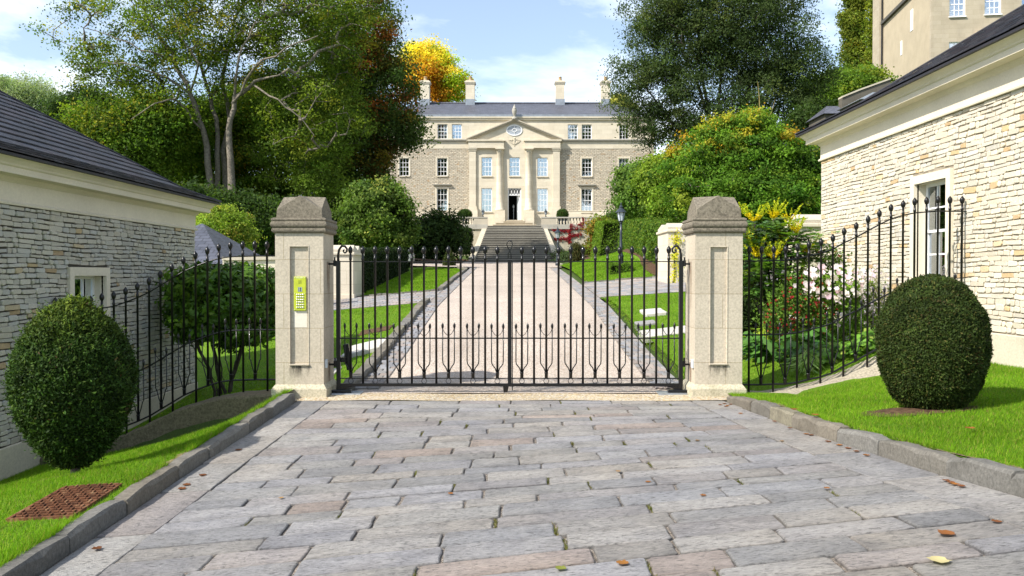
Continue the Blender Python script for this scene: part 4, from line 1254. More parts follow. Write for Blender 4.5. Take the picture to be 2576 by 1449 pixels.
# doorway: one leaf open, fanlight of rings, hall behind
dx0, dx1, dz0, dz1 = DOOR; zfan = HZ(491)
dr = MB().box(dx0, dx0 + .07, YB + .1, YB + .2, dz0, dz1).box(dx1 - .07, dx1, YB + .1, YB + .2, dz0, dz1).box(dx0 + .07, dx1 - .07, YB + .1, YB + .2, dz1 - .06, dz1).box(dx0 + .07, dx1 - .07, YB + .1, YB + .2, zfan - .05, zfan + .03).build('door_frame', M['white_paint'], house)
for k in range(4):
    xx = lerp(dx0 + .07, dx1 - .07, (k + .5) / 4); rw, rh = .105, (dz1 - .06 - zfan - .03) / 2
    zc_ = (dz1 - .06 + zfan + .03) / 2
    MB().tube([(xx + rw * math.cos(t), YB + .14, zc_ + rh * math.sin(t)) for t in np.linspace(0, 2 * math.pi, 15)], .024, 5).build('fanlight_ring', M['white_paint'], dr)
MB().add([(dx0, YB + .55, dz0), (dx1, YB + .55, dz0), (dx1, YB + 3, dz0), (dx0, YB + 3, dz0), (dx0, YB + .55, dz1), (dx1, YB + .55, dz1), (dx1, YB + 3, dz1), (dx0, YB + 3, dz1)], [(3, 2, 6, 7), (0, 3, 7, 4), (1, 2, 6, 5), (4, 5, 6, 7), (0, 1, 2, 3)]).build('hall', M['dark_room'], dr)
ld = MB(); hx = dx1 - .09; lw = .58; ang = math.radians(62)
def TD(a, b, c): return Vector((hx - a * math.cos(ang) + c * math.sin(ang), YB + .16 + a * math.sin(ang) + c * math.cos(ang), dz0 + .02 + b))
tbox(ld, TD, 0, lw, 0, zfan - .06 - dz0, -.025, .025)
leaf_o = ld.build('door_leaf', M['white_paint'], dr)
for a0, a1 in ((.07, .26), (.32, .51)):
    for b0, b1 in ((.12, .75), (.9, 1.95)):
        m = MB(); tbox(m, TD, a0, a1, b0, b1, -.034, -.0255); m.build('door_panel', M['plastic_grey'], leaf_o)
m = MB(); m.tube([(CX - .07, YB + 1.2, dz0), (CX - .07, YB + 1.2, dz0 + 1.2)], .03, 6); m.lathe([(.05, 0), (.09, .1), (.05, .25), (.02, .3)], (CX - .07, YB + 1.2, dz0 + 1.2), 8)
tag(m.build('hall_stand', M['curtain']), 'slender pale stand inside the open front door', 'stand')
# oval window, crest and urn
ov = MB(); rx_, rz_ = .68, .46; zo = HZ(330)
ov.tube([(CX + rx_ * math.cos(t), YB - .005, zo + rz_ * math.sin(t)) for t in np.linspace(0, 2 * math.pi, 29)], .055, 6)
ovo = ov.build('oval_window', M['white_paint'], house)
m = MB(); m.tube([(CX + .2 * math.cos(t), YB - .012, zo + .15 * math.sin(t)) for t in np.linspace(0, 2 * math.pi, 17)], .03, 5)
for t in (0, math.pi / 2, math.pi, 3 * math.pi / 2): m.tube([(CX + .2 * math.cos(t), YB - .012, zo + .15 * math.sin(t)), (CX + rx_ * math.cos(t), YB - .012, zo + rz_ * math.sin(t))], .025, 5)
m.build('glazing_bars', M['white_paint'], ovo)
n = 28; V = [(CX, YB - .003, zo)] + [(CX + rx_ * math.cos(2 * math.pi * k / n), YB - .003, zo + rz_ * math.sin(2 * math.pi * k / n)) for k in range(n)]
MB().add(V, [(0, 1 + k, 1 + (k + 1) % n) for k in range(n)]).build('pane', M['oval_glass'], ovo)
m = MB(); zc_ = HZ(357)
for s in (-1, 1):
    for k in range(3):
        a0 = .12 + .13 * k
        m.tube([(CX + s * .04, YB - .03, zc_ - .28), (CX + s * a0, YB - .02, zc_ - .16 + .03 * k), (CX + s * (a0 + .16), YB - .02, zc_ - .02 + .05 * k), (CX + s * (a0 + .08), YB - .02, zc_ + .17 - .03 * k), (CX + s * (a0 - .02), YB - .015, zc_ + .08)], .03, 5)
m.tube([(CX, YB - .02, zc_ - .48), (CX, YB - .03, zc_ - .1), (CX, YB - .03, zc_ + .2)], [.015, .04, .03], 6)
m.lathe([(.02, 0), (.08, .04), (.06, .1), (.02, .14)], (CX, YB - .02, zc_ + .2), 8)
m.build('carved_crest', M['ashlar_house'], house)
zu = zA + .1
MB().box(CX - .22, CX + .22, YB - .42, YB + .02, zu - .12, zu + .06).lathe([(.12, .06), (.06, .14), (.06, .24), (.13, .34), (.20, .55), (.22, .74), (.16, .86), (.18, .90), (.12, .94), (.10, 1.02), (.07, 1.12), (.03, 1.18), (.015, 1.26)], (CX, YB - .2, zu), 14).build('urn', M['terrace_dark'], house, True)
# roof and chimneys
e = .2; ry0, ry1, zr = YW - .1, YW + 11.1, HZ(262) + .75
rm = (ry0 + ry1) / 2; zr = 1.5 + (690 - 262) / F_PX * rm
V = [(x0 - e, ry0, zEv + .2), (x1 + e, ry0, zEv + .2), (x1 + e, ry1, zEv + .2), (x0 - e, ry1, zEv + .2), (x0 + 3.2, rm, zr), (x1 - 3.2, rm, zr)]
roof = MB().add(V, [(0, 1, 5, 4), (1, 2, 5), (2, 3, 4, 5), (3, 0, 4), (3, 2, 1, 0)]).build('roof', M['slate_far'], house)
m = MB().tube([(x0 + 3.2, rm, zr + .03), (x1 - 3.2, rm, zr + .03)], .10, 8); m.build('ridge_tiles', M['slate_far'], roof)
for u in (1070.5, 1183.5, 1408, 1521.5):
    yc_ = rm - .3; s_ = F_PX / yc_; xx = (u - 1288) / s_; hw = .42
    zt_ = 1.5 + (690 - 209) / s_
    c = MB().box(xx - hw, xx + hw, yc_ - .45, yc_ + .45, zr - .1, zt_ - .22).box(xx - hw - .06, xx + hw + .06, yc_ - .51, yc_ + .51, zt_ - .22, zt_ - .12).box(xx - hw - .1, xx + hw + .1, yc_ - .55, yc_ + .55, zt_ - .12, zt_).box(xx - hw + .02, xx + hw - .02, yc_ - .43, yc_ + .43, zt_, zt_ + .1).build('chimney', M['ashlar_house'], roof)
    for k in (0,):
        MB().lathe([(.2, 0), (.17, .1), (.14, .35), (.17, .38), (.15, .42)], (xx + .02, yc_, zt_ + .1), 10).build('chimney_pot', M['terracotta'], roof, True)
    MB().box(xx - hw - .02, xx + hw + .02, yc_ - .47, yc_ - .451, zr - .75, zr + .28).box(xx - hw - .02, xx + hw + .02, yc_ - .45, yc_ + .1, zr - .75, zr - .1001).build('lead_apron', M['lead'], roof)

# ------------------------------------------------------------------ terrace, stairs, balustrade
YT = 70.4
zT = 5.50
def stair_w(y): return interp(y, [64.8, 70.6], [3.05, 2.2])
stairs = empty('stone_stairs', (CX, 68, 2.5), 'broad flight of dark weathered stone steps up to the mansion terrace', 'steps')
NS = 20
for i in range(NS):
    y = lerp(64.9, 70.6, i / NS); zz0 = lerp(2.5, zT, i / NS); zz1 = lerp(2.5, zT, (i + 1) / NS)
    w = stair_w(y); g = RNG.uniform(.8, 1.2)
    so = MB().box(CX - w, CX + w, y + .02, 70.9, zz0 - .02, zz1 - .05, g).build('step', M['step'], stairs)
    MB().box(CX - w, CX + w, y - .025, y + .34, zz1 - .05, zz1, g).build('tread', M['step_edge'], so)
for s in (-1, 1):
    m = MB()
    for ya, yb, za, zb in ((64.6, 67.6, 2.75, 3.9), (67.6, 70.39, 3.9, 5.3)):
        wa, wb = stair_w(ya), stair_w(yb)
        m.hexa([(CX + s * wa, ya, 2.0), (CX + s * (wa + .45), ya, 2.0), (CX + s * (wb + .45), yb, 2.0), (CX + s * wb, yb, 2.0), (CX + s * wa, ya, za), (CX + s * (wa + .45), ya, za), (CX + s * (wb + .45), yb, zb), (CX + s * wb, yb, zb)])
    m.build('side_wall', M['terrace_stone'], stairs)
for i, (hw_, y) in enumerate(((2.15, 74.2), (1.85, 74.6), (1.6, 75.0), (.95, 75.4))):
    MB().box(CX - hw_, CX + hw_, y, YB - .8, zT + .17 * i, zT + .17 * (i + 1) - .04, 1.0).box(CX - hw_ - .04, CX + hw_ + .04, y - .04, YB - .8, zT + .17 * (i + 1) - .04, zT + .17 * (i + 1), 1.2).build('door_step', M['ashlar_old'], stairs)
MB().box(CX - .75, CX + .75, YB - .8, YB + .55, zT, HZ(555) - .005).build('door_step', M['ashlar_old'], stairs)
tag(MB().box(-14, 14, YT + .3, YH + 12, 2, zT - .01).build('terrace', M['terrace_dark']), kind='structure')
for s, lab in ((-1, 'left'), (1, 'right')):
    xa, xb = sorted((CX + s * 2.22, CX + s * 13.5))
    bal = empty('terrace_balustrade', ((xa + xb) / 2, YT, 2.3), 'stone retaining wall with balustrade on the terrace, %s of the stairs' % lab, 'balustrade', 'terrace balustrades')
    MB().box(xa, xb, YT, YT + .299, 2.0, zT - .28).build('retaining_wall', M['terrace_stone'], bal)
    MB().box(xa - .04, xb, YT - .1, YT + .32, zT - .28, zT + .1).build('coping', M['terrace_dark'], bal)
    xi = CX + s * 2.22
    MB().box(xa - .03, xb, YT - .06, YT + .28, zT + .62, zT + .72).build('handrail', M['terrace_dark'], bal)
    peds = [(2.22, 3.45), (6.0, 6.6), (9.6, 10.2)]
    for p0, p1 in peds:
        pa, pb = sorted((CX + s * p0, CX + s * p1))
        MB().box(pa, pb, YT - .03, YT + .26, zT + .1, zT + .62).build('pedestal', M['terrace_pale'], bal)
    for a, b in ((3.45, 6.0), (6.6, 9.6)):
        nb = int((b - a) / .235)
        for k in range(nb):
            xx = CX + s * lerp(a, b, (k + .5) / nb)
            MB().lathe([(.07, .1), (.07, .14), (.045, .17), (.085, .27), (.08, .33), (.04, .48), (.05, .52), (.07, .56), (.07, .62)], (xx, YT + .1, zT), 8).build('baluster', M['terrace_pale'], bal, True)

# ------------------------------------------------------------------ lamps
def lantern(m, x, y, z, s=1.0):
    """six-sided lantern standing on z; returns glass builder"""
    R = lambda r, zz: (r * s, zz * s)
    m.lathe([R(.03, 0), R(.07, .03), R(.09, .05), R(.035, .07)], (x, y, z), 8)
    for k in range(6):
        a = 2 * math.pi * k / 6
        m.tube([(x + .085 * s * math.cos(a), y + .085 * s * math.sin(a), z + .06 * s), (x + .145 * s * math.cos(a), y + .145 * s * math.sin(a), z + .36 * s)], .01 * s, 4)
    m.lathe([R(.165, .35), R(.205, .36), R(.15, .42), R(.07, .50), R(.06, .52), R(.075, .55), R(.02, .62), R(.025, .66), R(.003, .73)], (x, y, z), 12)
def lantern_glass(x, y, z, s):
    return MB().lathe([(.08 * s, .07 * s), (.138 * s, .35 * s)], (x, y, z), 6)
def lamp_post(x, y, z, h, label, s=1.0):
    r = empty('lamp_post', (x, y, z), label, 'lamp post', 'garden lamp posts')
    m = MB().lathe([(.13 * s, -.1), (.13 * s, .08), (.10 * s, .12), (.085 * s, .5), (.10 * s, .53), (.10 * s, .57), (.06 * s, .62), (.045 * s, h * .55), (.04 * s, h - .72 * s)], (x, y, z), 12)
    m.lathe([(.03 * s, h - .72 * s), (.06 * s, h - .715 * s), (.06 * s, h - .69 * s)], (x, y, z), 10)
    m.build('post', M['lamp_iron'], r, True)
    m = MB(); lantern(m, x, y, z + h - .70 * s, s); m.build('lantern', M['lamp_iron'], r)
    lantern_glass(x, y, z + h - .70 * s, s).build('lantern_glass', M['lamp_glass'], r)
    return r
p = P(1562, 712, 30.0); lamp_post(p.x, p.y, gz(p.x, p.y), 2.42, 'tall black lamp post rising from the small box hedge on the right lawn', 1.0)
p = P(1403, 668, 47.0); lamp_post(p.x, p.y, gz(p.x, p.y), 2.1, 'black lamp post at the right foot of the stone stairs', 1.0)
for u, lab in ((1215, 'small black lantern on the balustrade end left of the stairs'), (1373, 'small black lantern on the balustrade end right of the stairs')):
    x = (u - 1288) / F_PX * YT; zz = zT + .72
    r = empty('terrace_lantern', (x, YT + .1, zz), lab, 'lantern', 'terrace lanterns')
    MB().lathe([(.09, 0), (.09, .03), (.03, .07), (.03, .16)], (x, YT + .1, zz), 8).build('stem', M['lamp_iron'], r)
    m = MB(); lantern(m, x, YT + .1, zz + .14, .8); m.build('lantern', M['lamp_iron'], r)
    lantern_glass(x, YT + .1, zz + .14, .8).build('lantern_glass', M['lamp_glass'], r)

# ------------------------------------------------------------------ walls and piers inside the garden
def garden_pier(x0, x1, y0, y1, z0, z1, label, nb):
    r = empty('garden_pier', ((x0 + x1) / 2, (y0 + y1) / 2, z0), label, 'pier', 'stone piers inside the garden')
    MB().box(x0, x1, y0, y1, z0 - .3, z1).build('shaft', M['pier_pale'], r)
    MB().box(x0 - .04, x1 + .04, y0 - .04, y1 + .04, z0 - .3, z0 + .16).build('plinth', M['pier_pale'], r, bevel=.01)
    MB().box(x0 - .05, x1 + .05, y0 - .05, y1 + .05, z1 + .0005, z1 + .08).build('cap_moulding', M['pier_pale'], r, bevel=.015)
    m = MB()
    for i in range(nb):
        a, b = lerp(y0, y1, i / nb), lerp(y0, y1, (i + 1) / nb); c = (a + b) / 2
        V = [(x0, a, z1 + .08), (x1, a, z1 + .08), (x1, b, z1 + .08), (x0, b, z1 + .08), (x0, a, z1 + .16), (x1, a, z1 + .16), (x1, b, z1 + .16), (x0, b, z1 + .16), (x0 + .04, c, z1 + .30), (x1 - .04, c, z1 + .30)]
        m.add(V, [(0, 1, 5, 4), (3, 2, 6, 7), (1, 2, 6, 9, 5), (0, 3, 7, 8, 4), (4, 5, 9, 8), (7, 6, 9, 8), (3, 2, 1, 0)])
    m.build('cap', M['cap_pale'], r)
garden_pier(-6.1, -4.61, 24.8, 26.4, gz(-5, 25), 2.06, 'pale stone pier seen through the left gate leaf beside the lawn', 2)
garden_pier(4.74, 6.3, 26.0, 27.8, gz(5.2, 26), 2.78, 'pale stone pier with a yellow climber behind the right gate leaf', 2)
def garden_wall(pts, y, th, zb, label, mat, name='garden_wall'):
    r = empty(name, ((pts[0][0] + pts[-1][0]) / 2, y, zb), label, 'wall')
    m = MB(); c = MB()
    for (xa, za), (xb, zb2) in zip(pts[:-1], pts[1:]):
        m.hexa([(xa, y, zb), (xb, y, zb), (xb, y + th, zb), (xa, y + th, zb), (xa, y, za), (xb, y, zb2), (xb, y + th, zb2), (xa, y + th, za)])
        c.hexa([(xa, y - .06, za + .0006), (xb, y - .06, zb2 + .0006), (xb, y + th + .06, zb2 + .0006), (xa, y + th + .06, za + .0006), (xa, y - .06, za + .09), (xb, y - .06, zb2 + .09), (xb, y + th + .06, zb2 + .09), (xa, y + th + .06, za + .09)])
    m.build('wall_face', mat, r); c.build('coping', M['cap_pale'], r)
    return r
p0, p1 = P(560, 655, 22.5), P(780, 652, 22.5)
garden_wall([(p0.x, p0.z), (p1.x, p1.z)], 22.5, .3, -.6, 'long cream garden wall behind the laurel on the left', M['ashlar'])
p0, p1, p2_ = P(2000, 575, 19.5), P(2040, 573, 19.5), P(2110, 570, 19.5)
garden_wall([(p0.x, p0.z - .35), (p1.x, p1.z - .3), (p2_.x, p2_.z - .3)], 19.5, .3, .2, 'cream garden wall between the mahonia and the sunlit lodge', M['ashlar'])
p = P(2045, 546, 18.6)
garden_pier(p.x - .35, p.x + .38, 18.6, 19.3, .3, p.z - .22, 'stone pier with a lichened cap behind the mahonia, against the sunlit lodge', 1)

# garage behind the shaded lodge
yg = 24.0; sg = F_PX / yg
gX = lambda u: (u - 1288) / sg
gZ = lambda v: 1.5 - (v - 690) / sg
g = empty('garage', (gX(430), yg + 2.5, -.5), 'low garage with slate roof and orange timber door behind the shaded lodge', 'garage')
MB().box(gX(300), gX(562), yg, yg + 5, -1, gZ(666)).build('wall', M['ashlar_old'], g)
xa, xb, za, zb = gX(290), gX(574), gZ(664), gZ(590)
roofg = MB().add([(xa, yg - .3, za), (xb, yg - .3, za), (xb, yg + 5.3, za), (xa, yg + 5.3, za), (xa + 1.5, yg + 2.5, zb + .45), (xb - 1.6, yg + 2.5, zb + .45)], [(0, 1, 5, 4), (1, 2, 5), (2, 3, 4, 5), (3, 0, 4), (3, 2, 1, 0)]).build('roof', M['slate_far'], g)
MB().box(gX(440), gX(549), yg - .05, yg - .01, -.8, gZ(674)).build('door', M['brick_door'], g)
MB().box(gX(549), gX(556), yg - .06, yg - .01, -.8, gZ(671)).box(gX(440), gX(549), yg - .06, yg - .01, gZ(674), gZ(671)).build('door_frame', M['white_paint'], g)

# ------------------------------------------------------------------ tall terrace house on the hill to the right
ang = math.radians(8.0)
oc = P(2341, 300, 61.0); ox, oy = oc.x, oc.y
fd = Vector((math.cos(ang), -math.sin(ang), 0)); sd = Vector((math.sin(ang), math.cos(ang), 0))
th = empty('terrace_house', (ox + 5, oy + 5, 4), 'tall old stone house with white sash windows high on the right', 'house')
def TH(a, b, c):      # a along the front, b up (world z), c outward from the front
    v = Vector((ox, oy, 0)) + fd * a - sd * c
    return Vector((v.x, v.y, b))
def TS(a, b, c):      # a along the side going back, c outward from the side (to the left)
    v = Vector((ox, oy, 0)) + sd * a - fd * c
    return Vector((v.x, v.y, b))
sF = F_PX / 61.0
fa = lambda u: (u - 2341) / sF * 1.03
fz = lambda v: 1.5 + (690 - v) / sF
wins = [(fa(2382), fa(2418), fz(47), fz(-16)), (fa(2462), fa(2499), fz(41) - .12, fz(-22)), (fa(2545), fa(2582), fz(34) - .2, fz(-28)), (fa(2382), fa(2418), fz(168), fz(110)), (fa(2545), fa(2582), fz(160), fz(100))]
zt = 29.0; zbse = 3.0
xs = sorted(set([0, 16] + [w for q in wins for w in q[:2]])); zs = sorted(set([zbse, zt] + [w for q in wins for w in q[2:]]))
m = MB()
for i in range(len(xs) - 1):
    for j in range(len(zs) - 1):
        cx, cz = (xs[i] + xs[i + 1]) / 2, (zs[j] + zs[j + 1]) / 2
        if any(w[0] < cx < w[1] and w[2] < cz < w[3] for w in wins): continue
        tbox(m, TH, xs[i], xs[i + 1], zs[j], zs[j + 1], -.35, 0)
m.build('front_wall', M['ashlar_old'], th)
SD = 11.7
m = MB(); tbox(m, TS, .36, SD, zbse, zt, -.35, 0.0); tbox(m, TS, SD, SD + .35, zbse, zt, -16, 0.0); m.build('side_wall', M['render_old'], th)
m = MB(); tbox(m, TS, SD + .36, SD + 2.4, zbse, zt - 1.5, -6, .25); m.build('rear_wing', M['ashlar_old'], th)
m = MB(); tbox(m, TH, 0, 16, zt, zt + .3, -12, .3); m.build('roof', M['slate_far'], th)
m = MB(); tbox(m, TS, -.2, SD + .1, 22.6, 22.85, .001, .22); m.build('string_course', M['dark_stone'], th)
m = MB(); v0, v1 = TS(SD + .05, zbse, .12), TS(SD + .05, zt, .12); m.tube([v0, v1], .07, 8); m.build('downpipe', M['iron'], th)
for i, w in enumerate(wins):
    cx = (w[0] + w[1]) / 2
    T = lambda a, b, c, cx=cx, z=w[2]: TH(cx + a, z + b, c)
    sash_window(th, T, w[1] - w[0], w[3] - w[2], 3, 4, surround=0, proud=.06, recess=.15, fr=.08, bar=.045, stone='white_paint', sill_paint=True, blind=(.0, .55, .3, .97, .4)[i], depth=.8)
for (a0, a1, b0, b1) in ((4.0, 4.6, 20.0, 21.6), (6.6, 7.0, 18.8, 19.9)):
    m = MB(); tbox(m, TS, a0, a1, b0, b1, .001, .03); m.build('slit_window', M['white_paint'], th)
m = MB(); tbox(m, TH, fa(2440), fa(2490), fz(92), fz(88), .001, .5); m.build('hood', M['ashlar_old'], th)
# old walls stepping down the hillside below it
p0, p1, p2_ = P(2118, 246, 48), P(2162, 228, 48), P(2240, 200, 48)
garden_wall([(p0.x, p0.z), (p1.x, p1.z), (p2_.x, p2_.z)], 48, .5, 5.0, 'old grey boundary wall climbing towards the tall house', M['dark_wall'], 'boundary_wall')
p0, p1 = P(2076, 285, 44), P(2124, 285, 44)
oh = empty('outhouse', ((p0.x + p1.x) / 2, 45, 4), 'small dark stone outhouse above the right lodge roof', 'outhouse')
MB().box(p0.x, p1.x, 44, 46.4, 4, p0.z - .05).build('wall', M['dark_wall'], oh)
MB().add([(p0.x - .15, 43.8, p0.z - .04), (p1.x + .15, 43.8, p0.z - .04), (p1.x + .15, 46.6, p0.z - .04), (p0.x - .15, 46.6, p0.z - .04), (p0.x + .5, 45.2, p0.z + .6), (p1.x + .1, 45.2, p0.z + .6)], [(0, 1, 5, 4), (1, 2, 5), (2, 3, 4, 5), (3, 0, 4), (3, 2, 1, 0)]).build('roof', M['slate_far'], oh)
p0, p1 = P(2165, 262, 40), P(2225, 258, 40)
oh = empty('lean_to', ((p0.x + p1.x) / 2, 41, 4), 'stone lean-to with a grey lead roof peeping over the right lodge', 'outhouse')
MB().box(p0.x, p1.x, 40, 42.5, 4, p0.z + .2).build('wall', M['dark_wall'], oh)
MB().hexa([(p0.x - .1, 39.8, p0.z + .2005), (p1.x + .2, 39.8, p0.z + .2005), (p1.x + .2, 42.7, p0.z + .2005), (p0.x - .1, 42.7, p0.z + .2005), (p0.x + .5, 39.85, p0.z + .52), (p1.x + .2, 39.85, p0.z + .56), (p1.x + .2, 42.7, p0.z + .56), (p0.x + .5, 42.7, p0.z + .52)]).build('roof', M['lead'], oh)
# ------------------------------------------------------------------ foliage
def unit(a): return a / np.maximum(np.linalg.norm(a, axis=1, keepdims=True), 1e-9)

def leaf_cloud(C, size, tint, rng, nb=None, flat=.5, aspect=.62, up=.5, axis=None):
    """one folded diamond leaf at each point of C; nb: preferred outward direction per leaf"""
    n = len(C)
    nrm = rng.normal(size=(n, 3))
    nrm = unit(nrm)
    if nb is not None: nrm = unit(nrm * (1 - flat) + nb * flat + np.array([0, 0, up * .4]))
    else: nrm = unit(nrm + np.array([0, 0, up]))
    d = rng.normal(size=(n, 3)) if axis is None else axis + .35 * rng.normal(size=(n, 3))
    d = unit(d - nrm * np.sum(d * nrm, 1, keepdims=True))
    w = np.cross(nrm, d)
    s = (size * rng.uniform(.65, 1.3, n))[:, None]
    V = np.stack([C - d * s * .5, C + w * s * aspect * .5 - nrm * s * .06, C + d * s * .5 - nrm * s * .10, C - w * s * aspect * .5 - nrm * s * .06], 1).reshape(-1, 3)
    F = np.arange(n * 4).reshape(-1, 4)
    return V, F, np.repeat(tint, 4, 0)

def pick_tints(n, cols, rng, jitter=.18):
    """cols: list of (weight, (r, g, b))"""
    w = np.array([c[0] for c in cols], float); w /= w.sum()
    idx = rng.choice(len(cols), n, p=w)
    base = np.array([c[1] for c in cols])[idx]
    return base * rng.uniform(1 - jitter, 1 + jitter, (n, 1)) * rng.uniform(.94, 1.06, (n, 3))

def lobe(u, v, Y, ru, rv, w=1.0, dy=1.0):
    c = P(u, v, Y); s = Y / F_PX
    return (c.x, c.y, c.z, ru * s, ru * s * dy, rv * s, w)

def sample_lobes(lobes, n, rng, lo=.35):
    vol = np.array([l[3] * l[4] * l[5] * l[6] for l in lobes]); vol = vol ** .75; vol /= vol.sum()
    k = rng.choice(len(lobes), n, p=vol)
    d = unit(rng.normal(size=(n, 3)))
    r = (lo ** 3 + (1 - lo ** 3) * rng.uniform(0, 1, n)) ** (1 / 3)
    # lumpy outline
    lump = 1 + .16 * np.sin(d[:, 0] * 5.1 + k) * np.cos(d[:, 2] * 6.3 + 2 * k) + .08 * rng.normal(size=n)
    L = np.array([l[:6] for l in lobes])[k]
    return L[:, :3] + d * (r * lump)[:, None] * L[:, 3:6], d, k

def grow(stems, targets, trunk_r, rng, droop=.05, tip=.012, stem_r=None):
    """stems: polylines; every target is joined to the nearest wood below it"""
    N = []; par = []; forced = {}
    for si, st in enumerate(stems):
        st = [Vector(p) for p in st]; n0 = len(N)
        for i, p in enumerate(st):
            if i == 0:
                N.append(p); par.append(-1)
            else:
                a = N[-1] if i > 0 else p
                k = 3
                base = len(N) - 1
                for j in range(1, k + 1):
                    q = st[i - 1].lerp(p, j / k)
                    if j < k: q = q + Vector(rng.normal(size=3) * (p - st[i - 1]).length * .03)
                    N.append(q); par.append(len(N) - 2)
        if stem_r:
            for i in range(n0, len(N)): forced[i] = lerp(stem_r[si][0], stem_r[si][1], (i - n0) / max(1, len(N) - 1 - n0))
    pts = np.array([tuple(p) for p in N])
    d0 = np.min(np.linalg.norm(targets[:, None] - pts[None], axis=2), 1)
    for i in np.argsort(d0):
        t = targets[i]
        dv = t - pts
        dist = np.linalg.norm(dv, axis=1)
        cost = dist + np.maximum(0, -dv[:, 2]) * .9 + .15 * np.abs(dv[:, 2])
        j = int(np.argmin(cost))
        L = dist[j]
        mid = pts[j] + dv[j] * .5 + rng.normal(size=3) * L * .10 + np.array([0, 0, L * .08])
        b = len(pts)
        pts = np.vstack([pts, mid, t]); par += [j, b]
    n = len(pts); cnt = np.zeros(n)
    has = np.zeros(n, bool)
    for i in range(n):
        if par[i] >= 0: has[par[i]] = True
    cnt[~has] = 1
    for i in range(n - 1, -1, -1):
        if par[i] >= 0: cnt[par[i]] += cnt[i]
    r = tip * cnt ** .5
    r = np.minimum(r * (trunk_r / max(r.max(), 1e-6)) if r.max() > trunk_r else r, trunk_r)
    r = np.maximum(r, tip * .6)
    for i, v in forced.items(): r[i] = v
    V = []; F = []; seg = 6
    idx = [i for i in range(n) if par[i] >= 0]
    A = pts[[par[i] for i in idx]]; B = pts[idx]
    ra = np.minimum(r[[par[i] for i in idx]], r[idx] * 1.6); rb = r[idx]
    d = unit(B - A)
    ref = np.where(np.abs(d[:, 2:3]) < .9, np.array([[0, 0, 1.0]]), np.array([[1.0, 0, 0]]))
    a = unit(np.cross(d, ref)); b = np.cross(d, a)
    m = len(idx); V = np.zeros((m, 2, seg, 3))
    for k in range(seg):
        an = 2 * math.pi * k / seg
        o = a * math.cos(an) + b * math.sin(an)
        V[:, 0, k] = A - d * ra[:, None] * .3 + o * ra[:, None]; V[:, 1, k] = B + d * rb[:, None] * .3 + o * rb[:, None]
    base = (np.arange(m) * 2 * seg)[:, None]
    k = np.arange(seg)[None]; k2 = (k + 1) % seg
    Fq = np.stack([base + k, base + k2, base + seg + k2, base + seg + k], -1).reshape(-1, 4)
    return V.reshape(-1, 3), Fq

def tree(name, label, lobes, stems, trunk_r, n_clus, per, size, spread, cols, seed, cat='tree', group=None, lo=.35, bark='bark', leaf='leaf', dark=.55, flat=.35, tip=.012, twig=True, tintfn=None, aspect=.62, up=.5, stem_r=None):
    rng = np.random.default_rng(seed)
    if cat == 'tree': n_clus, per, size, spread = int(n_clus * 1.8), int(per * 1.5), size * .64, spread * .66
    C, D, K = sample_lobes(lobes, n_clus, rng, lo)
    root = empty(name, tuple(stems[0][0]), label, cat, group)
    V, F = grow(stems, C, trunk_r, rng, tip=tip, stem_r=stem_r)
    link('trunk', np_mesh('trunk', V, F, np.ones(len(V))), M[bark], root, True)
    n = n_clus * per
    ci = np.repeat(np.arange(n_clus), per)
    sp = spread * rng.uniform(.7, 1.3, n_clus)[ci][:, None]
    g = rng.normal(size=(n, 3)); g *= np.array([1, 1, .62])
    pos = C[ci] + g * sp * .55
    ctint = pick_tints(n_clus, cols, rng, .30)
    if tintfn is not None: ctint = tintfn(C, ctint, rng)
    tint = ctint[ci] * rng.uniform(.8, 1.22, (n, 1))
    out = unit(D[ci] * .7 + g * .5)
    V, F, T = leaf_cloud(pos, size, tint, rng, out, flat, aspect, up)
    link('crown', np_mesh('crown', V, F, T), M[leaf], root)
    return root

def gpt(u, v, Y, dz_=-.3):
    p = P(u, v, Y); return (p.x, p.y, p.z + dz_)
def vpts(Y, *uv): return [tuple(P(u, v, Y + (w[0] if w else 0))) for (u, v, *w) in uv]

G_MID = [(4, (.052, .090, .014)), (3, (.080, .115, .016)), (2, (.036, .066, .012)), (1, (.13, .13, .02))]
G_SYC = [(4, (.060, .092, .014)), (3, (.088, .115, .016)), (3, (.036, .060, .012)), (1, (.15, .14, .022))]
G_DARK = [(4, (.020, .036, .012)), (3, (.028, .048, .015)), (1, (.04, .06, .018))]
G_OAK = [(4, (.032, .050, .022)), (3, (.042, .064, .027)), (2, (.024, .038, .018)), (1, (.06, .08, .03))]
G_LIME = [(4, (.050, .102, .013)), (3, (.072, .128, .015)), (3, (.032, .070, .011)), (1, (.11, .15, .02))]
G_YELLOW = [(4, (.42, .33, .04)), (3, (.34, .29, .05)), (2, (.48, .40, .06)), (2, (.24, .26, .04))]
G_COPPER = [(2, (.070, .028, .010)), (3, (.040, .026, .010)), (3, (.030, .038, .011)), (1, (.12, .040, .012)), (2, (.075, .06, .012))]

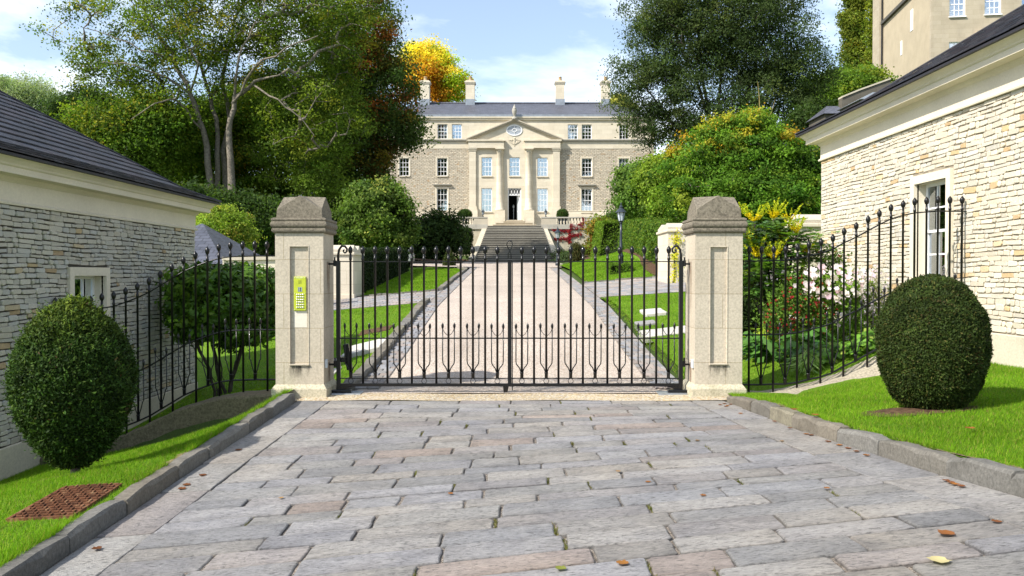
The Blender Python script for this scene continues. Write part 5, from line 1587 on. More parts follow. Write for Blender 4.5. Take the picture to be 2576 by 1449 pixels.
# the airy sycamore behind the shaded lodge
Y1 = 50.0
stems = [vpts(Y1, (522, 560), (528, 450), (512, 330), (478, 235), (440, 160), (400, 90), (360, 20)),
         vpts(Y1, (548, 560, 1), (548, 430, 1), (545, 300, 1.5), (520, 215, 2), (498, 130, 2), (470, 40, 2)),
         vpts(Y1, (586, 560, -1), (582, 440, -1), (576, 330, -1), (590, 245, -1), (640, 205, -1.5), (700, 190, -2)),
         vpts(Y1, (562, 560, 2), (565, 420, 2), (578, 300, 3), (560, 190, 3), (585, 90, 3), (600, 0, 3)),
         vpts(Y1, (478, 235), (420, 195, -1), (340, 165, -2), (260, 155, -2)),
         vpts(Y1, (512, 330), (440, 250, -2), (390, 260, -3), (330, 300, -3)),
         vpts(Y1, (585, 260, -1), (640, 170, -2), (720, 120, -3), (800, 90, -3)),
         vpts(Y1, (440, 160), (380, 130, -2), (300, 100, -2), (210, 70, -2)),
         vpts(Y1, (478, 235), (500, 160, -2), (450, 80, -2), (430, 0, -2)),
         vpts(Y1, (590, 245, -1), (600, 150, -2), (640, 60, -2), (680, -20, -2)),
         vpts(Y1, (640, 215, -1.5), (700, 250, -3), (760, 300, -3), (790, 340, -3))]
tree('sycamore_tree', 'tall airy sycamore with several pale grey stems rising behind the shaded lodge',
     [lobe(330, 95, Y1, 190, 130, .8, .6), lobe(290, 190, Y1, 130, 80, .5, .6), lobe(560, 40, Y1, 220, 120, .9, .7), lobe(470, 190, Y1, 150, 90, .5, .8), lobe(760, 110, Y1 + 1, 190, 150, 1.1, .6), lobe(780, 290, Y1 - 1, 110, 110, .8, .7), lobe(840, 20, Y1, 130, 90, .8, .7), lobe(560, -90, Y1, 250, 90, .4)],
     stems, .45, 430, 62, .235, 1.1, G_SYC, 1, lo=.25, tip=.02,
     stem_r=[(.23, .05), (.19, .05), (.25, .05), (.2, .04), (.085, .025), (.07, .02), (.085, .025), (.07, .02), (.07, .02), (.08, .02), (.06, .02)])
# drooping light-green growth on its right
tree('ash_tree', 'light green tree with drooping foliage in front of the copper beech',
     [lobe(800, 420, 52, 75, 130, 1, .7), lobe(700, 380, 53, 70, 90, .6, .7), lobe(850, 300, 53, 80, 90, .8, .7), lobe(740, 250, 54, 120, 80, .8)],
     [vpts(53, (760, 640), (765, 480), (770, 350), (780, 250))], .3, 200, 75, .22, 1.0, [(4, (.070, .11, .02)), (3, (.095, .14, .025)), (1, (.05, .085, .018))], 2, lo=.2)
# copper beech left of the mansion
def copper_tint(C, T, rng):
    z = C[:, 2]; u = (z - z.min()) / (z.max() - z.min())
    green = pick_tints(len(C), G_DARK, rng, .2); gr2 = pick_tints(len(C), G_MID, rng, .2)
    x = (C[:, 0] - C[:, 0].min()) / (C[:, 0].max() - C[:, 0].min())
    k = rng.uniform(size=len(C))
    T = np.where((k < .42)[:, None], green, T)
    T = np.where(((x < .5) & (k > .5))[:, None], gr2 * .75, T)
    T = np.where(((x > .78) & (k < .8))[:, None], green, T)
    return T * 1.45
Y2 = 57.0
tree('copper_beech', 'big dark beech turning copper red left of the mansion',
     [lobe(890, 90, Y2, 120, 140, .8, .7), lobe(930, 230, Y2, 120, 130, 1, .7), lobe(1005, 325, Y2, 80, 62, 1, .7), lobe(895, 400, Y2, 105, 110, 1, .7), lobe(840, 330, Y2, 120, 150, 1, .7), lobe(890, 490, Y2 + 1, 80, 75, .7, .7), lobe(820, 500, Y2, 110, 70, .7, .7)],
     [vpts(Y2, (890, 680), (890, 520), (890, 400), (900, 280), (900, 160), (890, 60)), vpts(Y2, (890, 480), (950, 400), (990, 340)), vpts(Y2, (890, 430), (830, 340), (810, 270))], .55, 420, 95, .29, 1.25, G_COPPER, 3, lo=.35, bark='bark_dark', tintfn=copper_tint)
# woodland trees filling the hillside on the left
wood = [
    ('mid-green woodland tree with a domed crown just over the shaded lodge roof', [lobe(330, 370, 50, 130, 120), lobe(240, 330, 50, 80, 70), lobe(400, 310, 50, 90, 80)], (320, 560), 50, G_MID, 4, 260),
    ('woodland tree behind the grey sycamore stems', [lobe(520, 380, 56, 130, 130), lobe(600, 300, 56, 90, 90)], (520, 600), 56, G_MID, 5, 260),
    ('yellowing woodland tree between sycamore and copper beech', [lobe(700, 400, 58, 120, 150), lobe(660, 280, 58, 110, 90)], (690, 640), 58, [(3, (.075, .10, .012)), (3, (.10, .11, .014)), (2, (.045, .07, .012)), (1, (.2, .14, .015))], 6, 260),
    ('low dark woodland tree at the foot of the sycamore', [lobe(470, 535, 42, 110, 55), lobe(650, 560, 44, 100, 60), lobe(560, 540, 44, 90, 48)], (520, 650), 43, G_DARK, 7, 230),
    ('dark evergreen at the far left end of the woodland', [lobe(175, 300, 60, 45, 55), lobe(230, 270, 62, 60, 50)], (190, 480), 60, G_DARK, 8, 140),
    ('shaded woodland tree low behind the left gate pier', [lobe(760, 570, 54, 110, 70), lobe(860, 560, 56, 90, 70), lobe(700, 600, 52, 90, 60)], (760, 680), 54, G_DARK, 9, 230),
    ('tall woodland tree behind the copper beech', [lobe(800, 190, 92, 130, 140), lobe(900, 120, 92, 100, 120), lobe(850, 350, 92, 150, 140)], (840, 600), 92, G_MID, 10, 260),
    ('far woodland tree closing the gap above the garage', [lobe(400, 460, 64, 180, 90), lobe(560, 520, 62, 180, 80)], (460, 640), 63, G_DARK, 12, 240)]
for lab, lo_, bs, Yw, cols, sd_, nc in wood:
    b = P(bs[0], bs[1], Yw); c = lo_[0]
    tree('woodland_tree', lab, lo_, [[tuple(b), ((b.x + c[0]) / 2, (b.y + c[1]) / 2, (b.z + c[2]) / 2), (c[0], c[1], c[2])]], .3, nc, 75, .28, 1.15, cols, 100 + sd_, group='woodland trees on the left', lo=.4, bark='bark_dark')
# grey willow beyond the shaded lodge roof
tree('willow_tree', 'grey-green willow beyond the ridge of the shaded lodge', [lobe(60, 255, 70, 85, 62), lobe(20, 240, 70, 60, 40), lobe(100, 270, 70, 50, 60)],
     [vpts(70, (60, 400), (60, 320), (62, 250))], .3, 260, 60, .34, 1.0, [(3, (.17, .21, .15)), (3, (.13, .17, .11)), (1, (.22, .25, .19))], 20, lo=.3, aspect=.25, up=.2)
# autumn tree behind the mansion
def autumn(C, T, rng):
    z = C[:, 2]; x = C[:, 0]
    u = (z - z.min()) / (z.max() - z.min()); w = (x - x.min()) / (x.max() - x.min())
    org = pick_tints(len(C), [(3, (.30, .13, .012)), (2, (.22, .10, .012)), (1, (.40, .22, .02))], rng); gre = pick_tints(len(C), [(2, (.22, .30, .03)), (2, (.30, .36, .04))], rng)
    k = rng.uniform(size=len(C))
    T = np.where(((u + .25 * rng.normal(size=len(C)) < .45) & (k < .85))[:, None], org, T)
    return np.where(((w > .68) & (k < .75))[:, None], gre, T)
tree('autumn_tree', 'bright yellow and orange autumn tree behind the mansion roof', [lobe(1060, 185, 104, 70, 75, 1), lobe(1115, 205, 104, 58, 65), lobe(1040, 150, 104, 45, 45), lobe(1085, 158, 104, 50, 50), lobe(1140, 225, 104, 35, 45, .7)],
     [vpts(104, (1080, 400), (1080, 300), (1080, 210))], .4, 260, 60, .40, 1.5, G_YELLOW, 21, lo=.3, tintfn=autumn, bark='bark_dark')
tree('pale_tree', 'small pale yellow-green tree beside the right-hand chimney', [lobe(1560, 262, 100, 22, 22), lobe(1580, 280, 100, 25, 25)], [vpts(100, (1565, 400), (1565, 300), (1562, 265))], .15, 60, 60, .36, .9, [(2, (.26, .24, .08)), (2, (.18, .19, .05))], 22)
# round lime trees flanking the terrace
tree('lime_tree', 'small round light-green lime on a pale stem left of the drive', [lobe(950, 545, 41, 92, 80, 1, .9), lobe(905, 585, 41, 50, 45, .6), lobe(990, 590, 41, 55, 45, .6), lobe(950, 490, 41, 60, 40, .5)],
     [vpts(41, (962, 676), (962, 630), (952, 560)), vpts(41, (985, 672), (975, 625), (985, 560))], .14, 230, 75, .23, .62, [(4, (.055, .088, .02)), (3, (.075, .11, .026)), (3, (.032, .056, .015)), (1, (.16, .18, .05))], 23, lo=.5, flat=.5)
tree('lime_tree', 'round dark-leaved lime with a pale trunk right of the terrace', [lobe(1620, 485, 44, 72, 72, 1, .9), lobe(1600, 450, 44, 48, 40, .5), lobe(1655, 520, 44, 55, 40, .5)],
     [vpts(44, (1646, 600), (1644, 560), (1630, 500))], .2, 200, 75, .24, .66, [(4, (.055, .10, .022)), (3, (.075, .125, .028)), (2, (.038, .07, .018))], 24, lo=.55, flat=.55)
# the great holm oak
Y3 = 54.0
tree('holm_oak', 'huge dark evergreen oak towering behind the right-hand limes',
     [lobe(1800, 60, Y3, 200, 120, 1, .7), lobe(1690, 130, Y3, 130, 110, 1, .7), lobe(1930, 110, Y3, 150, 120, 1, .7), lobe(1640, 230, Y3, 105, 100, 1, .7), lobe(1790, 230, Y3, 180, 110, .8, .7), lobe(1950, 240, Y3, 120, 100, 1, .7), lobe(1660, 310, Y3, 85, 62, 1, .7), lobe(1830, -20, Y3, 190, 80, .7, .7), lobe(2000, 310, Y3 + 1, 90, 60, .8, .7), lobe(1800, 340, Y3 + 1, 170, 60, .8, .7), lobe(2010, 170, Y3, 100, 80, .9, .7), lobe(1700, 20, Y3, 130, 80, .8, .7)],
     [vpts(Y3, (1800, 560), (1800, 420), (1790, 320), (1740, 180), (1700, 90)), vpts(Y3, (1800, 420), (1815, 300), (1810, 160), (1800, 30)), vpts(Y3, (1805, 420), (1860, 300), (1900, 180), (1930, 60)), vpts(Y3, (1795, 380), (1690, 310), (1640, 240)), vpts(Y3, (1810, 380), (1920, 300), (1980, 240)), vpts(Y3, (1790, 320), (1765, 180), (1755, 40))],
     
.5, 640, 100, .25, 1.1, G_OAK, 30, lo=.42, bark='bark_dark', aspect=.45)
# clipped limes and hornbeam, yellowing at the top
def hornbeam_tint(C, T, rng):
    z = C[:, 2]; x = C[:, 0]
    u = (z - z.min()) / (z.max() - z.min()); w = (x - x.min()) / (x.max() - x.min())
    yel = pick_tints(len(C), [(3, (.20, .18, .022)), (3, (.15, .17, .022)), (1, (.25, .15, .02))], rng)
    k = rng.uniform(size=len(C))
    return np.where(((u > .62) & (k < .42 * (1.2 - w)) )[:, None], yel, T)
tree('hornbeam_tree', 'broad bright-green hornbeam yellowing at its top behind the right gate pier',
     [lobe(1775, 425, 33, 115, 105, 1, .8), lobe(1880, 400, 33, 130, 115, 1, .8), lobe(1990, 450, 33, 110, 110, 1, .8), lobe(1820, 500, 32, 150, 70, .8, .8), lobe(1960, 510, 32, 120, 70, .8, .8), lobe(1785, 345, 33, 55, 42, .5, .8), lobe(1900, 325, 33.5, 80, 42, .5, .8)],
     [vpts(33, (1756, 660), (1756, 560), (1760, 430)), vpts(33, (1870, 660), (1875, 560), (1880, 420)), vpts(33, (1980, 660), (1985, 560), (1985, 460))], .2, 620, 85, .17, .52, G_LIME, 31, lo=.5, flat=.5, tintfn=hornbeam_tint)
tree('hornbeam_tree', 'smaller pale-green tree between the round lime and the broad hornbeam', [lobe(1670, 455, 37, 62, 70, 1, .8), lobe(1700, 520, 36, 60, 60, .8, .8)], [vpts(37, (1690, 640), (1690, 560), (1675, 470))], .16, 200, 75, .19, .55, [(4, (.085, .135, .02)), (3, (.11, .16, .024)), (1, (.06, .1, .018))], 32, lo=.5, flat=.5)
# thin bare yellow shoots above the hornbeam
rr = random.Random(8)
for lab, (ua, va, ub, vb) in (('bare forked shoot standing above the hornbeam', (1915, 345, 1910, 205)),):
    r = empty('bare_shoot', tuple(P(ua, va, 32.5)), lab, 'branch')
    m = MB()
    m.tube(vpts(32.5, (ua, va + 40), (ua - 3, va - 40), (ub, vb + 40), (ub - 4, vb)), [.03, .022, .014, .006], 5)
    m.tube(vpts(32.5, (ua - 3, va - 30), (ua + 25, va - 60), (ua + 35, va - 95)), [.02, .012, .005], 5)
    m.tube(vpts(32.5, (ua - 3, va - 20), (ua - 25, va - 45), (ua - 38, va - 60)), [.02, .012, .005], 5)
    m.build('twig', M['twig'], r)
# poplars and hill trees
tree('poplar_tree', 'tall slim poplar left of the tall stone house', [lobe(2150, 40, 92, 26, 115, 1, 1), lobe(2149, -60, 92, 18, 90, .6), lobe(2152, 160, 92, 32, 55, .8)], [vpts(92, (2152, 330), (2152, 200), (2152, 60), (2151, -60))], .3, 240, 65, .40, .95, [(3, (.085, .105, .018)), (3, (.06, .085, .016)), (2, (.12, .12, .02))], 33, lo=.2, tip=.02)
tree('poplar_tree', 'second slim poplar half hidden by the tall stone house', [lobe(2200, 80, 88, 11, 100, 1, 1), lobe(2200, 170, 88, 16, 50, .8)], [vpts(88, (2198, 330), (2198, 200), (2198, 60))], .3, 110, 60, .38, .9, [(3, (.11, .13, .02)), (3, (.08, .11, .02))], 34, lo=.2, tip=.02)
tree('hillside_tree', 'leafy green tree on the hillside below the poplars', [lobe(2110, 240, 66, 70, 60), lobe(2170, 220, 66, 60, 45), lobe(2060, 250, 64, 50, 60)], [vpts(66, (2110, 400), (2110, 320), (2112, 240))], .3, 260, 75, .33, 1.0, [(3, (.055, .10, .018)), (3, (.075, .125, .02)), (1, (.12, .15, .02))], 35, lo=.35)
tree('hillside_tree', 'dark tree in the gap between hornbeam and lodge roof', [lobe(2040, 330, 50, 60, 70), lobe(2075, 300, 50, 30, 40)], [vpts(50, (2040, 480), (2040, 400), (2042, 330))], .25, 150, 70, .26, .8, G_DARK, 36, lo=.35)
# sapling above the garage
tree('maple_sapling', 'light green maple sapling between the shaded lodge and the left pier', [lobe(565, 575, 30.0, 58, 50, 1), lobe(605, 595, 30.0, 36, 36, .7), lobe(530, 570, 30.0, 35, 45, .7), lobe(550, 535, 30.0, 22, 32, .4)],
     [vpts(30.0, (585, 720), (580, 660), (570, 600))], .07, 170, 60, .13, .40, [(4, (.10, .15, .025)), (3, (.14, .18, .035)), (1, (.25, .22, .05))], 37, lo=.3, tip=.006)
# ------------------------------------------------------------------ clipped shrubs and hedges
def noise3(Pn, s, ph=0.0):
    x, y, z = (Pn * s).T
    return (np.sin(x * 1.7 + ph) * np.cos(y * 2.1 + z * .7 + ph) + np.sin(z * 2.3 - x * .9 + 1.3 * ph) * np.cos(y * 1.1 - ph) + .6 * np.sin(x * 3.9 + y * 3.1 + z * 4.3 + ph)) / 2.6

def topiary(name, label, base, rx, ry, h, prof, n, size, cols, seed, cat='topiary', group=None, painted_top_light=None, leaf='needle', stem=.0, shag=.025, aspect=.4, bumps=.035):
    rng = np.random.default_rng(seed)
    root = empty(name, base, label, cat, group)
    ts = np.array([p[0] for p in prof]); rs = np.array([p[1] for p in prof])
    # core
    nz, na = 22, 30; V = []
    for i in range(nz):
        t = i / (nz - 1); r = np.interp(t, ts, rs)
        for k in range(na):
            a = 2 * math.pi * k / na
            V.append((base[0] + rx * r * math.cos(a), base[1] + ry * r * math.sin(a), base[2] + stem + h * t))
    V = np.array(V); c0 = np.array([base[0], base[1], base[2] + stem + h * .5])
    nv = noise3(V, 4.0 / max(rx, .3), seed)
    V = c0 + (V - c0) * (.93 + bumps * nv)[:, None]
    F = [(i * na + k, i * na + (k + 1) % na, (i + 1) * na + (k + 1) % na, (i + 1) * na + k) for i in range(nz - 1) for k in range(na)]
    link('twig_core', np_mesh('twig_core', V, F, np.ones(len(V))), M['hedge_core'], root, True)
    # leaves on the clipped surface; slant length weights the sampling
    tt = np.linspace(0, 1, 200); rr_ = np.interp(tt, ts, rs)
    dl = np.sqrt((np.gradient(rr_) * (rx + ry) / 2) ** 2 + (np.gradient(tt) * h) ** 2); w = np.maximum(rr_, .04) * dl; w /= w.sum()
    t = tt[rng.choice(200, n, p=w)] + rng.uniform(-.003, .003, n); t = np.clip(t, 0, 1)
    a = rng.uniform(0, 2 * math.pi, n); r = np.interp(t, ts, rs)
    S = np.stack([base[0] + rx * r * np.cos(a), base[1] + ry * r * np.sin(a), base[2] + stem + h * t], 1)
    N = unit(np.stack([np.cos(a), np.sin(a), np.clip((t - .5) * 2.2, -1, 2)], 1))
    off = bumps * noise3(S, 4.0 / max(rx, .3), seed) * rx + rng.normal(size=n) * shag * .6 - .02 * rx
    S = S + N * off[:, None]
    T = pick_tints(n, cols, rng, .25)
    cl = noise3(S, 9.0, seed + 2); T *= (1 + .45 * cl)[:, None]
    if painted_top_light is not None:  # sunlight on the crown blended into the leaf colours
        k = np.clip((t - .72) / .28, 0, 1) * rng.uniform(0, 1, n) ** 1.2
        T = T * (1 - k[:, None]) + np.array(painted_top_light) * rng.uniform(.7, 1.3, (n, 1)) * k[:, None]
    br = noise3(S, 5.5, seed + 7) + .25 * rng.normal(size=n)
    T = np.where((br > .95)[:, None], np.array([[.075, .05, .022]]) * rng.uniform(.7, 1.4, (n, 1)), T)
    gone = noise3(S, 11.0, seed + 9) > .82                    # thin places that show the dark inside
    keep = ~(gone & (rng.uniform(size=n) < .75))
    S, N, T, t = S[keep], N[keep], T[keep], t[keep]
    if shag > .02:
        q = rng.choice(len(S), 1500)
        e = np.repeat(np.arange(1, 4) * size * .7, len(q))[:, None]
        S = np.vstack([S, np.tile(S[q], (3, 1)) + unit(np.tile(N[q], (3, 1)) + np.array([0, 0, .5])) * e * .8]); N = np.vstack([N, np.tile(N[q], (3, 1))]); T = np.vstack([T, np.tile(T[q], (3, 1)) * 1.5])
    V, F, T = leaf_cloud(S, size, T, rng, N, .45, aspect, .3, axis=N + np.array([0, 0, .35]))
    link('foliage', np_mesh('foliage', V, F, T), M[leaf], root)
    if stem or True:
        MB().tube([(base[0], base[1], base[2] - .15), (base[0] + .01, base[1], base[2] + .1), (base[0], base[1], base[2] + stem + h * .3)], [.05, .04, .03], 8).build('stem', M['bark'], root, True)
    return root
EGG = [(0, .12), (.03, .32), (.1, .52), (.2, .74), (.32, .90), (.43, .985), (.52, 1.0), (.63, .96), (.74, .85), (.84, .68), (.92, .46), (.97, .26), (1, .03)]
BARREL = [(0, .42), (.03, .57), (.1, .73), (.2, .87), (.35, .975), (.48, 1.0), (.6, .985), (.72, .91), (.83, .76), (.92, .54), (.97, .33), (1, .03)]
BALL = [(0, .05), (.05, .43), (.15, .71), (.3, .92), (.5, 1), (.7, .92), (.85, .71), (.95, .43), (1, .05)]
G_YEW = [(4, (.030, .062, .012)), (3, (.045, .085, .014)), (2, (.018, .038, .009)), (1, (.07, .11, .018))]
bl_, br_ = (-3.80, 7.40), (3.73, 7.58)
topiary('yew_topiary', 'tall egg-shaped clipped yew on the left front lawn', (bl_[0], bl_[1], lawnL(*bl_)), .49, .49, 1.47, EGG, 72000, .031, G_YEW, 51, group='clipped yews either side of the entrance', painted_top_light=(.15, .19, .02), stem=.07, shag=.022, bumps=.05)
topiary('yew_topiary', 'squat barrel-shaped clipped yew on the right front lawn', (br_[0], br_[1], lawnR(*br_)), .46, .46, 1.19, BARREL, 60000, .026, [(4, (.040, .062, .016)), (3, (.055, .080, .018)), (2, (.022, .036, .010)), (1, (.09, .085, .025))], 52, group='clipped yews either side of the entrance', stem=.0, shag=.014, bumps=.034)
for (x, y), zf, off in ((bl_, lawnL, (-.22, -.12)), (br_, lawnR, (-.18, -.12))):
    q = random.Random(int(x * 10)); n = 26; V = [(x + off[0], y + off[1], zf(x + off[0], y + off[1]) + .030)]
    for k in range(n):
        a = 2 * math.pi * k / n; r = q.uniform(.9, 1.12)
        xx, yy = x + off[0] + .50 * r * math.cos(a), y + off[1] + .26 * r * math.sin(a)
        V.append((xx, yy, zf(xx, yy) + .008))
    tag(MB().add(V, [(0, 1 + k, 1 + (k + 1) % n) for k in range(n)]).build('soil_patch', M['soil'], None, True), kind='structure')

def hedge(name, label, ring, n, size, cols, seed, group=None, leaf='leaf', shag=.03, cat='hedge', aspect=.5, top=None):
    """ring: list of stations (left-bottom, left-top, right-top, right-bottom) along the hedge"""
    rng = np.random.default_rng(seed)
    R = np.array(ring, float); k = len(R)
    root = empty(name, tuple((R[0, 0] + R[0, 3]) / 2), label, cat, group)
    cen = R.mean(1, keepdims=True); core = cen + (R - cen) * .93
    V = core.reshape(-1, 3); F = []
    for i in range(k - 1):
        for j in range(4): F.append((i * 4 + j, i * 4 + (j + 1) % 4, (i + 1) * 4 + (j + 1) % 4, (i + 1) * 4 + j))
    F += [(0, 1, 2, 3), ((k - 1) * 4 + 3, (k - 1) * 4 + 2, (k - 1) * 4 + 1, (k - 1) * 4)]
    link('twig_core', np_mesh('twig_core', V, F, np.ones(len(V))), M['hedge_core'], root)
    quads = []
    for i in range(k - 1):
        for j in range(3): quads.append((R[i, j], R[i, j + 1], R[i + 1, j + 1], R[i + 1, j]))
    quads.append((R[0, 0], R[0, 1], R[0, 2], R[0, 3])); quads.append((R[-1, 3], R[-1, 2], R[-1, 1], R[-1, 0]))
    Q = np.array(quads); cc = R.reshape(-1, 3).mean(0)
    ar = np.linalg.norm(np.cross(Q[:, 2] - Q[:, 0], Q[:, 3] - Q[:, 1]), axis=1); ar /= ar.sum()
    idx = rng.choice(len(Q), n, p=ar); a, b = rng.uniform(size=(2, n, 1))
    q = Q[idx]
    S = (q[:, 0] * (1 - a) + q[:, 1] * a) * (1 - b) + (q[:, 3] * (1 - a) + q[:, 2] * a) * b
    N = np.cross(q[:, 1] - q[:, 0], q[:, 3] - q[:, 0]); N = unit(N)
    ci = np.clip((idx // 3), 0, k - 2); mid = (cen[ci, 0] + cen[ci + 1, 0]) / 2
    sg = np.sign(np.sum(N * (S - mid), 1, keepdims=True)); sg[sg == 0] = 1; N = N * sg
    S = S + N * (rng.normal(size=(n, 1)) * shag + .05 * noise3(S, 2.2, seed)[:, None])
    T = pick_tints(n, cols, rng, .22); T *= (1 + .3 * noise3(S, 4.0, seed + 1))[:, None]
    V, F, T = leaf_cloud(S, size, T, rng, N, .5, aspect, .4)
    link('foliage', np_mesh('foliage', V, F, T), M[leaf], root)
    return root
def station(xa, xb, y, z0, z1, s=0.0): return [(xa, y, z0), (xa + s, y, z1), (xb - s, y, z1), (xb, y, z0)]
G_HEDGE = [(4, (.045, .085, .015)), (3, (.062, .105, .018)), (2, (.028, .055, .012)), (1, (.10, .12, .02))]
hedge('clipped_hedge', 'tall clipped green hedge along the right lawn, behind the lamp post', [station(5.15, 6.6, 28.6, gz(5.3, 28.6) - .2, 2.75, .05), station(5.0, 6.6, 31.5, gz(5, 31.5) - .2, 3.35, .1), station(4.9, 6.6, 35, gz(4.9, 35) - .2, 3.75, .15), station(4.9, 6.7, 40, gz(4.9, 40) - .2, 3.95, .2)], 38000, .10, G_HEDGE, 61, 'clipped garden hedges')
hedge('clipped_hedge', 'rounded green hedge end beyond the tall hedge, below the terrace', [station(4.55, 6.0, 45, 2.3, 4.25, .3), station(4.5, 6.2, 49, 2.4, 4.5, .3)], 9000, .12, [(4, (.06, .105, .015)), (3, (.08, .125, .018)), (1, (.04, .07, .012))], 62, 'clipped garden hedges')
hedge('clipped_hedge', 'dark clipped yew hedge along the left lawn beside the pale pier', [station(-4.65, -5.7, 26.6, gz(-4.7, 26.6) - .3, 2.22, -.02), station(-4.75, -5.8, 33, gz(-4.7, 33) - .3, 2.45, -.02), station(-4.85, -5.9, 40, gz(-4.7, 40) - .3, 2.68, -.02)], 34000, .085, [(4, (.016, .030, .009)), (3, (.024, .042, .011)), (1, (.036, .058, .015))], 63, 'clipped garden hedges', leaf='needle')
p = P(1562, 712, 29.7)
hedge('box_hedge', 'low square box hedge round the foot of the tall lamp post', [station(p.x - .38, p.x + .38, 29.62, gz(p.x, 29.7) - .1, gz(p.x, 29.7) + .27), station(p.x - .38, p.x + .38, 30.4, gz(p.x, 30.4) - .1, gz(p.x, 30.4) + .27)], 5000, .05, [(4, (.05, .10, .012)), (3, (.075, .13, .015)), (1, (.03, .06, .01))], 64)
# shrubs beside the stairs
def shrub(name, label, lobes, n_clus, per, size, spread, cols, seed, base=None, group=None, cat='shrub', **kw):
    c = lobes[0]; zb = c[2] - c[5] * 1.05
    b = base or (c[0], c[1], zb)
    return tree(name, label, lobes, [[b, (b[0], b[1], (b[2] + c[2]) / 2), (c[0], c[1], c[2])]], kw.pop('trunk_r', .06), n_clus, per, size, spread, cols, seed, cat, group, bark=kw.pop('bark', 'bark_dark'), **kw)
shrub('dark_shrub', 'mass of dark evergreen shrubs left of the stairs', [lobe(1085, 600, 62, 78, 55, 1, .5), lobe(1030, 620, 61, 40, 45, .6, .5), lobe(1125, 580, 62, 35, 40, .6, .5)], 190, 80, .24, .75, G_DARK, 71, lo=.6, flat=.5)
topiary('column_topiary', 'dark upright clipped shrub against the terrace wall left of the stairs', tuple(P(1172, 640, 66)), .46, .46, 2.0, [(0, .6), (.3, .75), (.7, 1.0), (.9, .85), (1, .1)], 7000, .11, G_DARK, 72, 'shrub')
topiary('cone_topiary', 'small dark cone-shaped shrub at the top of the left lawn', tuple(P(1130, 682, 47)), .27, .27, 1.15, [(0, .8), (.2, 1), (.5, .85), (.8, .5), (1, .05)], 7000, .07, [(3, (.03, .045, .012)), (2, (.05, .06, .015))], 73, 'shrub')
topiary('cone_topiary', 'brownish rounded cone shrub at the right foot of the stairs', tuple(P(1450, 668, 52)), .36, .36, 1.35, [(0, .8), (.2, 1), (.5, .95), (.8, .7), (1, .1)], 7000, .08, [(3, (.05, .05, .015)), (2, (.07, .06, .02)), (1, (.03, .045, .012))], 74, 'shrub')
shrub('border_shrub', 'bronze and green shrub below the terrace balustrade right of the stairs', [lobe(1505, 592, 58, 32, 42, 1, .6), lobe(1520, 565, 58, 28, 18, .6, .6), lobe(1490, 620, 57, 25, 22, .6, .6)], 90, 70, .17, .5, [(3, (.10, .12, .02)), (3, (.07, .10, .018)), (2, (.16, .10, .025)), (1, (.2, .15, .03))], 75, lo=.5, flat=.5)
shrub('border_shrub', 'dark leafy shrub behind the tall lamp post lantern', [lobe(1555, 552, 62, 38, 18, 1, .6)], 60, 65, .18, .5, [(3, (.03, .06, .015)), (2, (.045, .08, .02))], 76, lo=.5)
shrub('border_shrub', 'low grey-green shrub at the right foot of the stairs', [lobe(1428, 652, 56, 28, 14, 1, .6), lobe(1405, 640, 60, 18, 12, .5, .6)], 60, 60, .11, .35, [(3, (.06, .085, .05)), (2, (.04, .06, .03))], 77, lo=.4)
tag(grid('soil_bed', np.linspace(3.4, 8.0, 14), np.linspace(50, 65.5, 16), lambda x, y: (x, y, dz(y) + .05 + .22 * (x - 3.4)), M['soil']), kind='structure')
tag(grid('soil_bed', np.linspace(-9, -3.3, 14), np.linspace(55, 66.5, 16), lambda x, y: (x, y, dz(y) + .05 + .07 * (-3.3 - x)), M['soil']), kind='structure')
# strip of bare soil under the tall hedge
tag(grid('soil_bed', np.linspace(0, 1, 6), np.linspace(28.4, 37, 24), lambda s, y: (lerp(4.72 + .12 * math.sin(y), 5.3, s), y, gz(lerp(4.72 + .12 * math.sin(y), 5.3, s), y) + .035), M['soil']), kind='structure')
# balls in planters on the terrace
for u, rx, lab in ((1170, 16, 'left'), (1415, 13, 'right')):
    x = (u - 1288) / F_PX * 71.6; r_ = rx * 71.6 / F_PX
    pl = empty('planter', (x, 71.6, zT), 'dark planter behind the balustrade, %s of the stairs' % lab, 'planter', 'terrace planters')
    MB().hexa([(x - .28, 71.32, zT), (x + .28, 71.32, zT), (x + .28, 71.88, zT), (x - .28, 71.88, zT), (x - .36, 71.24, zT + .6), (x + .36, 71.24, zT + .6), (x + .36, 71.96, zT + .6), (x - .36, 71.96, zT + .6)]).build('tub', M['lamp_iron'], pl)
    topiary('box_ball', 'clipped green ball above the balustrade, %s of the stairs' % lab, (x, 71.6, zT + .6), r_, r_, .78, BALL, 7000, .07, G_YEW, 80 + u, group='terrace topiary balls')

# climbers: flat sprays of leaves on walls
def climber(name, label, arms, y, n, size, cols, seed, spread, bark='bark_dark'):
    rng = np.random.default_rng(seed)
    root = empty(name, (arms[0][0][0], y, arms[0][0][1]), label, 'climber')
    m = MB()
    for a in arms: m.tube([(x, y - .02, z) for x, z in a], [lerp(.03, .01, i / (len(a) - 1)) for i in range(len(a))], 5)
    m.build('stem', M[bark], root)
    seg = [(np.array(a[i]), np.array(a[i + 1])) for a in arms for i in range(len(a) - 1)]
    L = np.array([np.linalg.norm(b - a) for a, b in seg]); k = rng.choice(len(seg), n, p=L / L.sum()); t = rng.uniform(size=(n, 1))
    A = np.array([s[0] for s in seg])[k]; B = np.array([s[1] for s in seg])[k]
    p2 = A + (B - A) * t + rng.normal(size=(n, 2)) * spread
    C = np.stack([p2[:, 0], y - .05 - np.abs(rng.normal(size=n)) * .06, p2[:, 1]], 1)
    V, F, T = leaf_cloud(C, size, pick_tints(n, cols, rng, .3), rng, np.tile([[0, -1.0, 0]], (n, 1)), .6)
    link('foliage', np_mesh('foliage', V, F, T), M['leaf'], root)
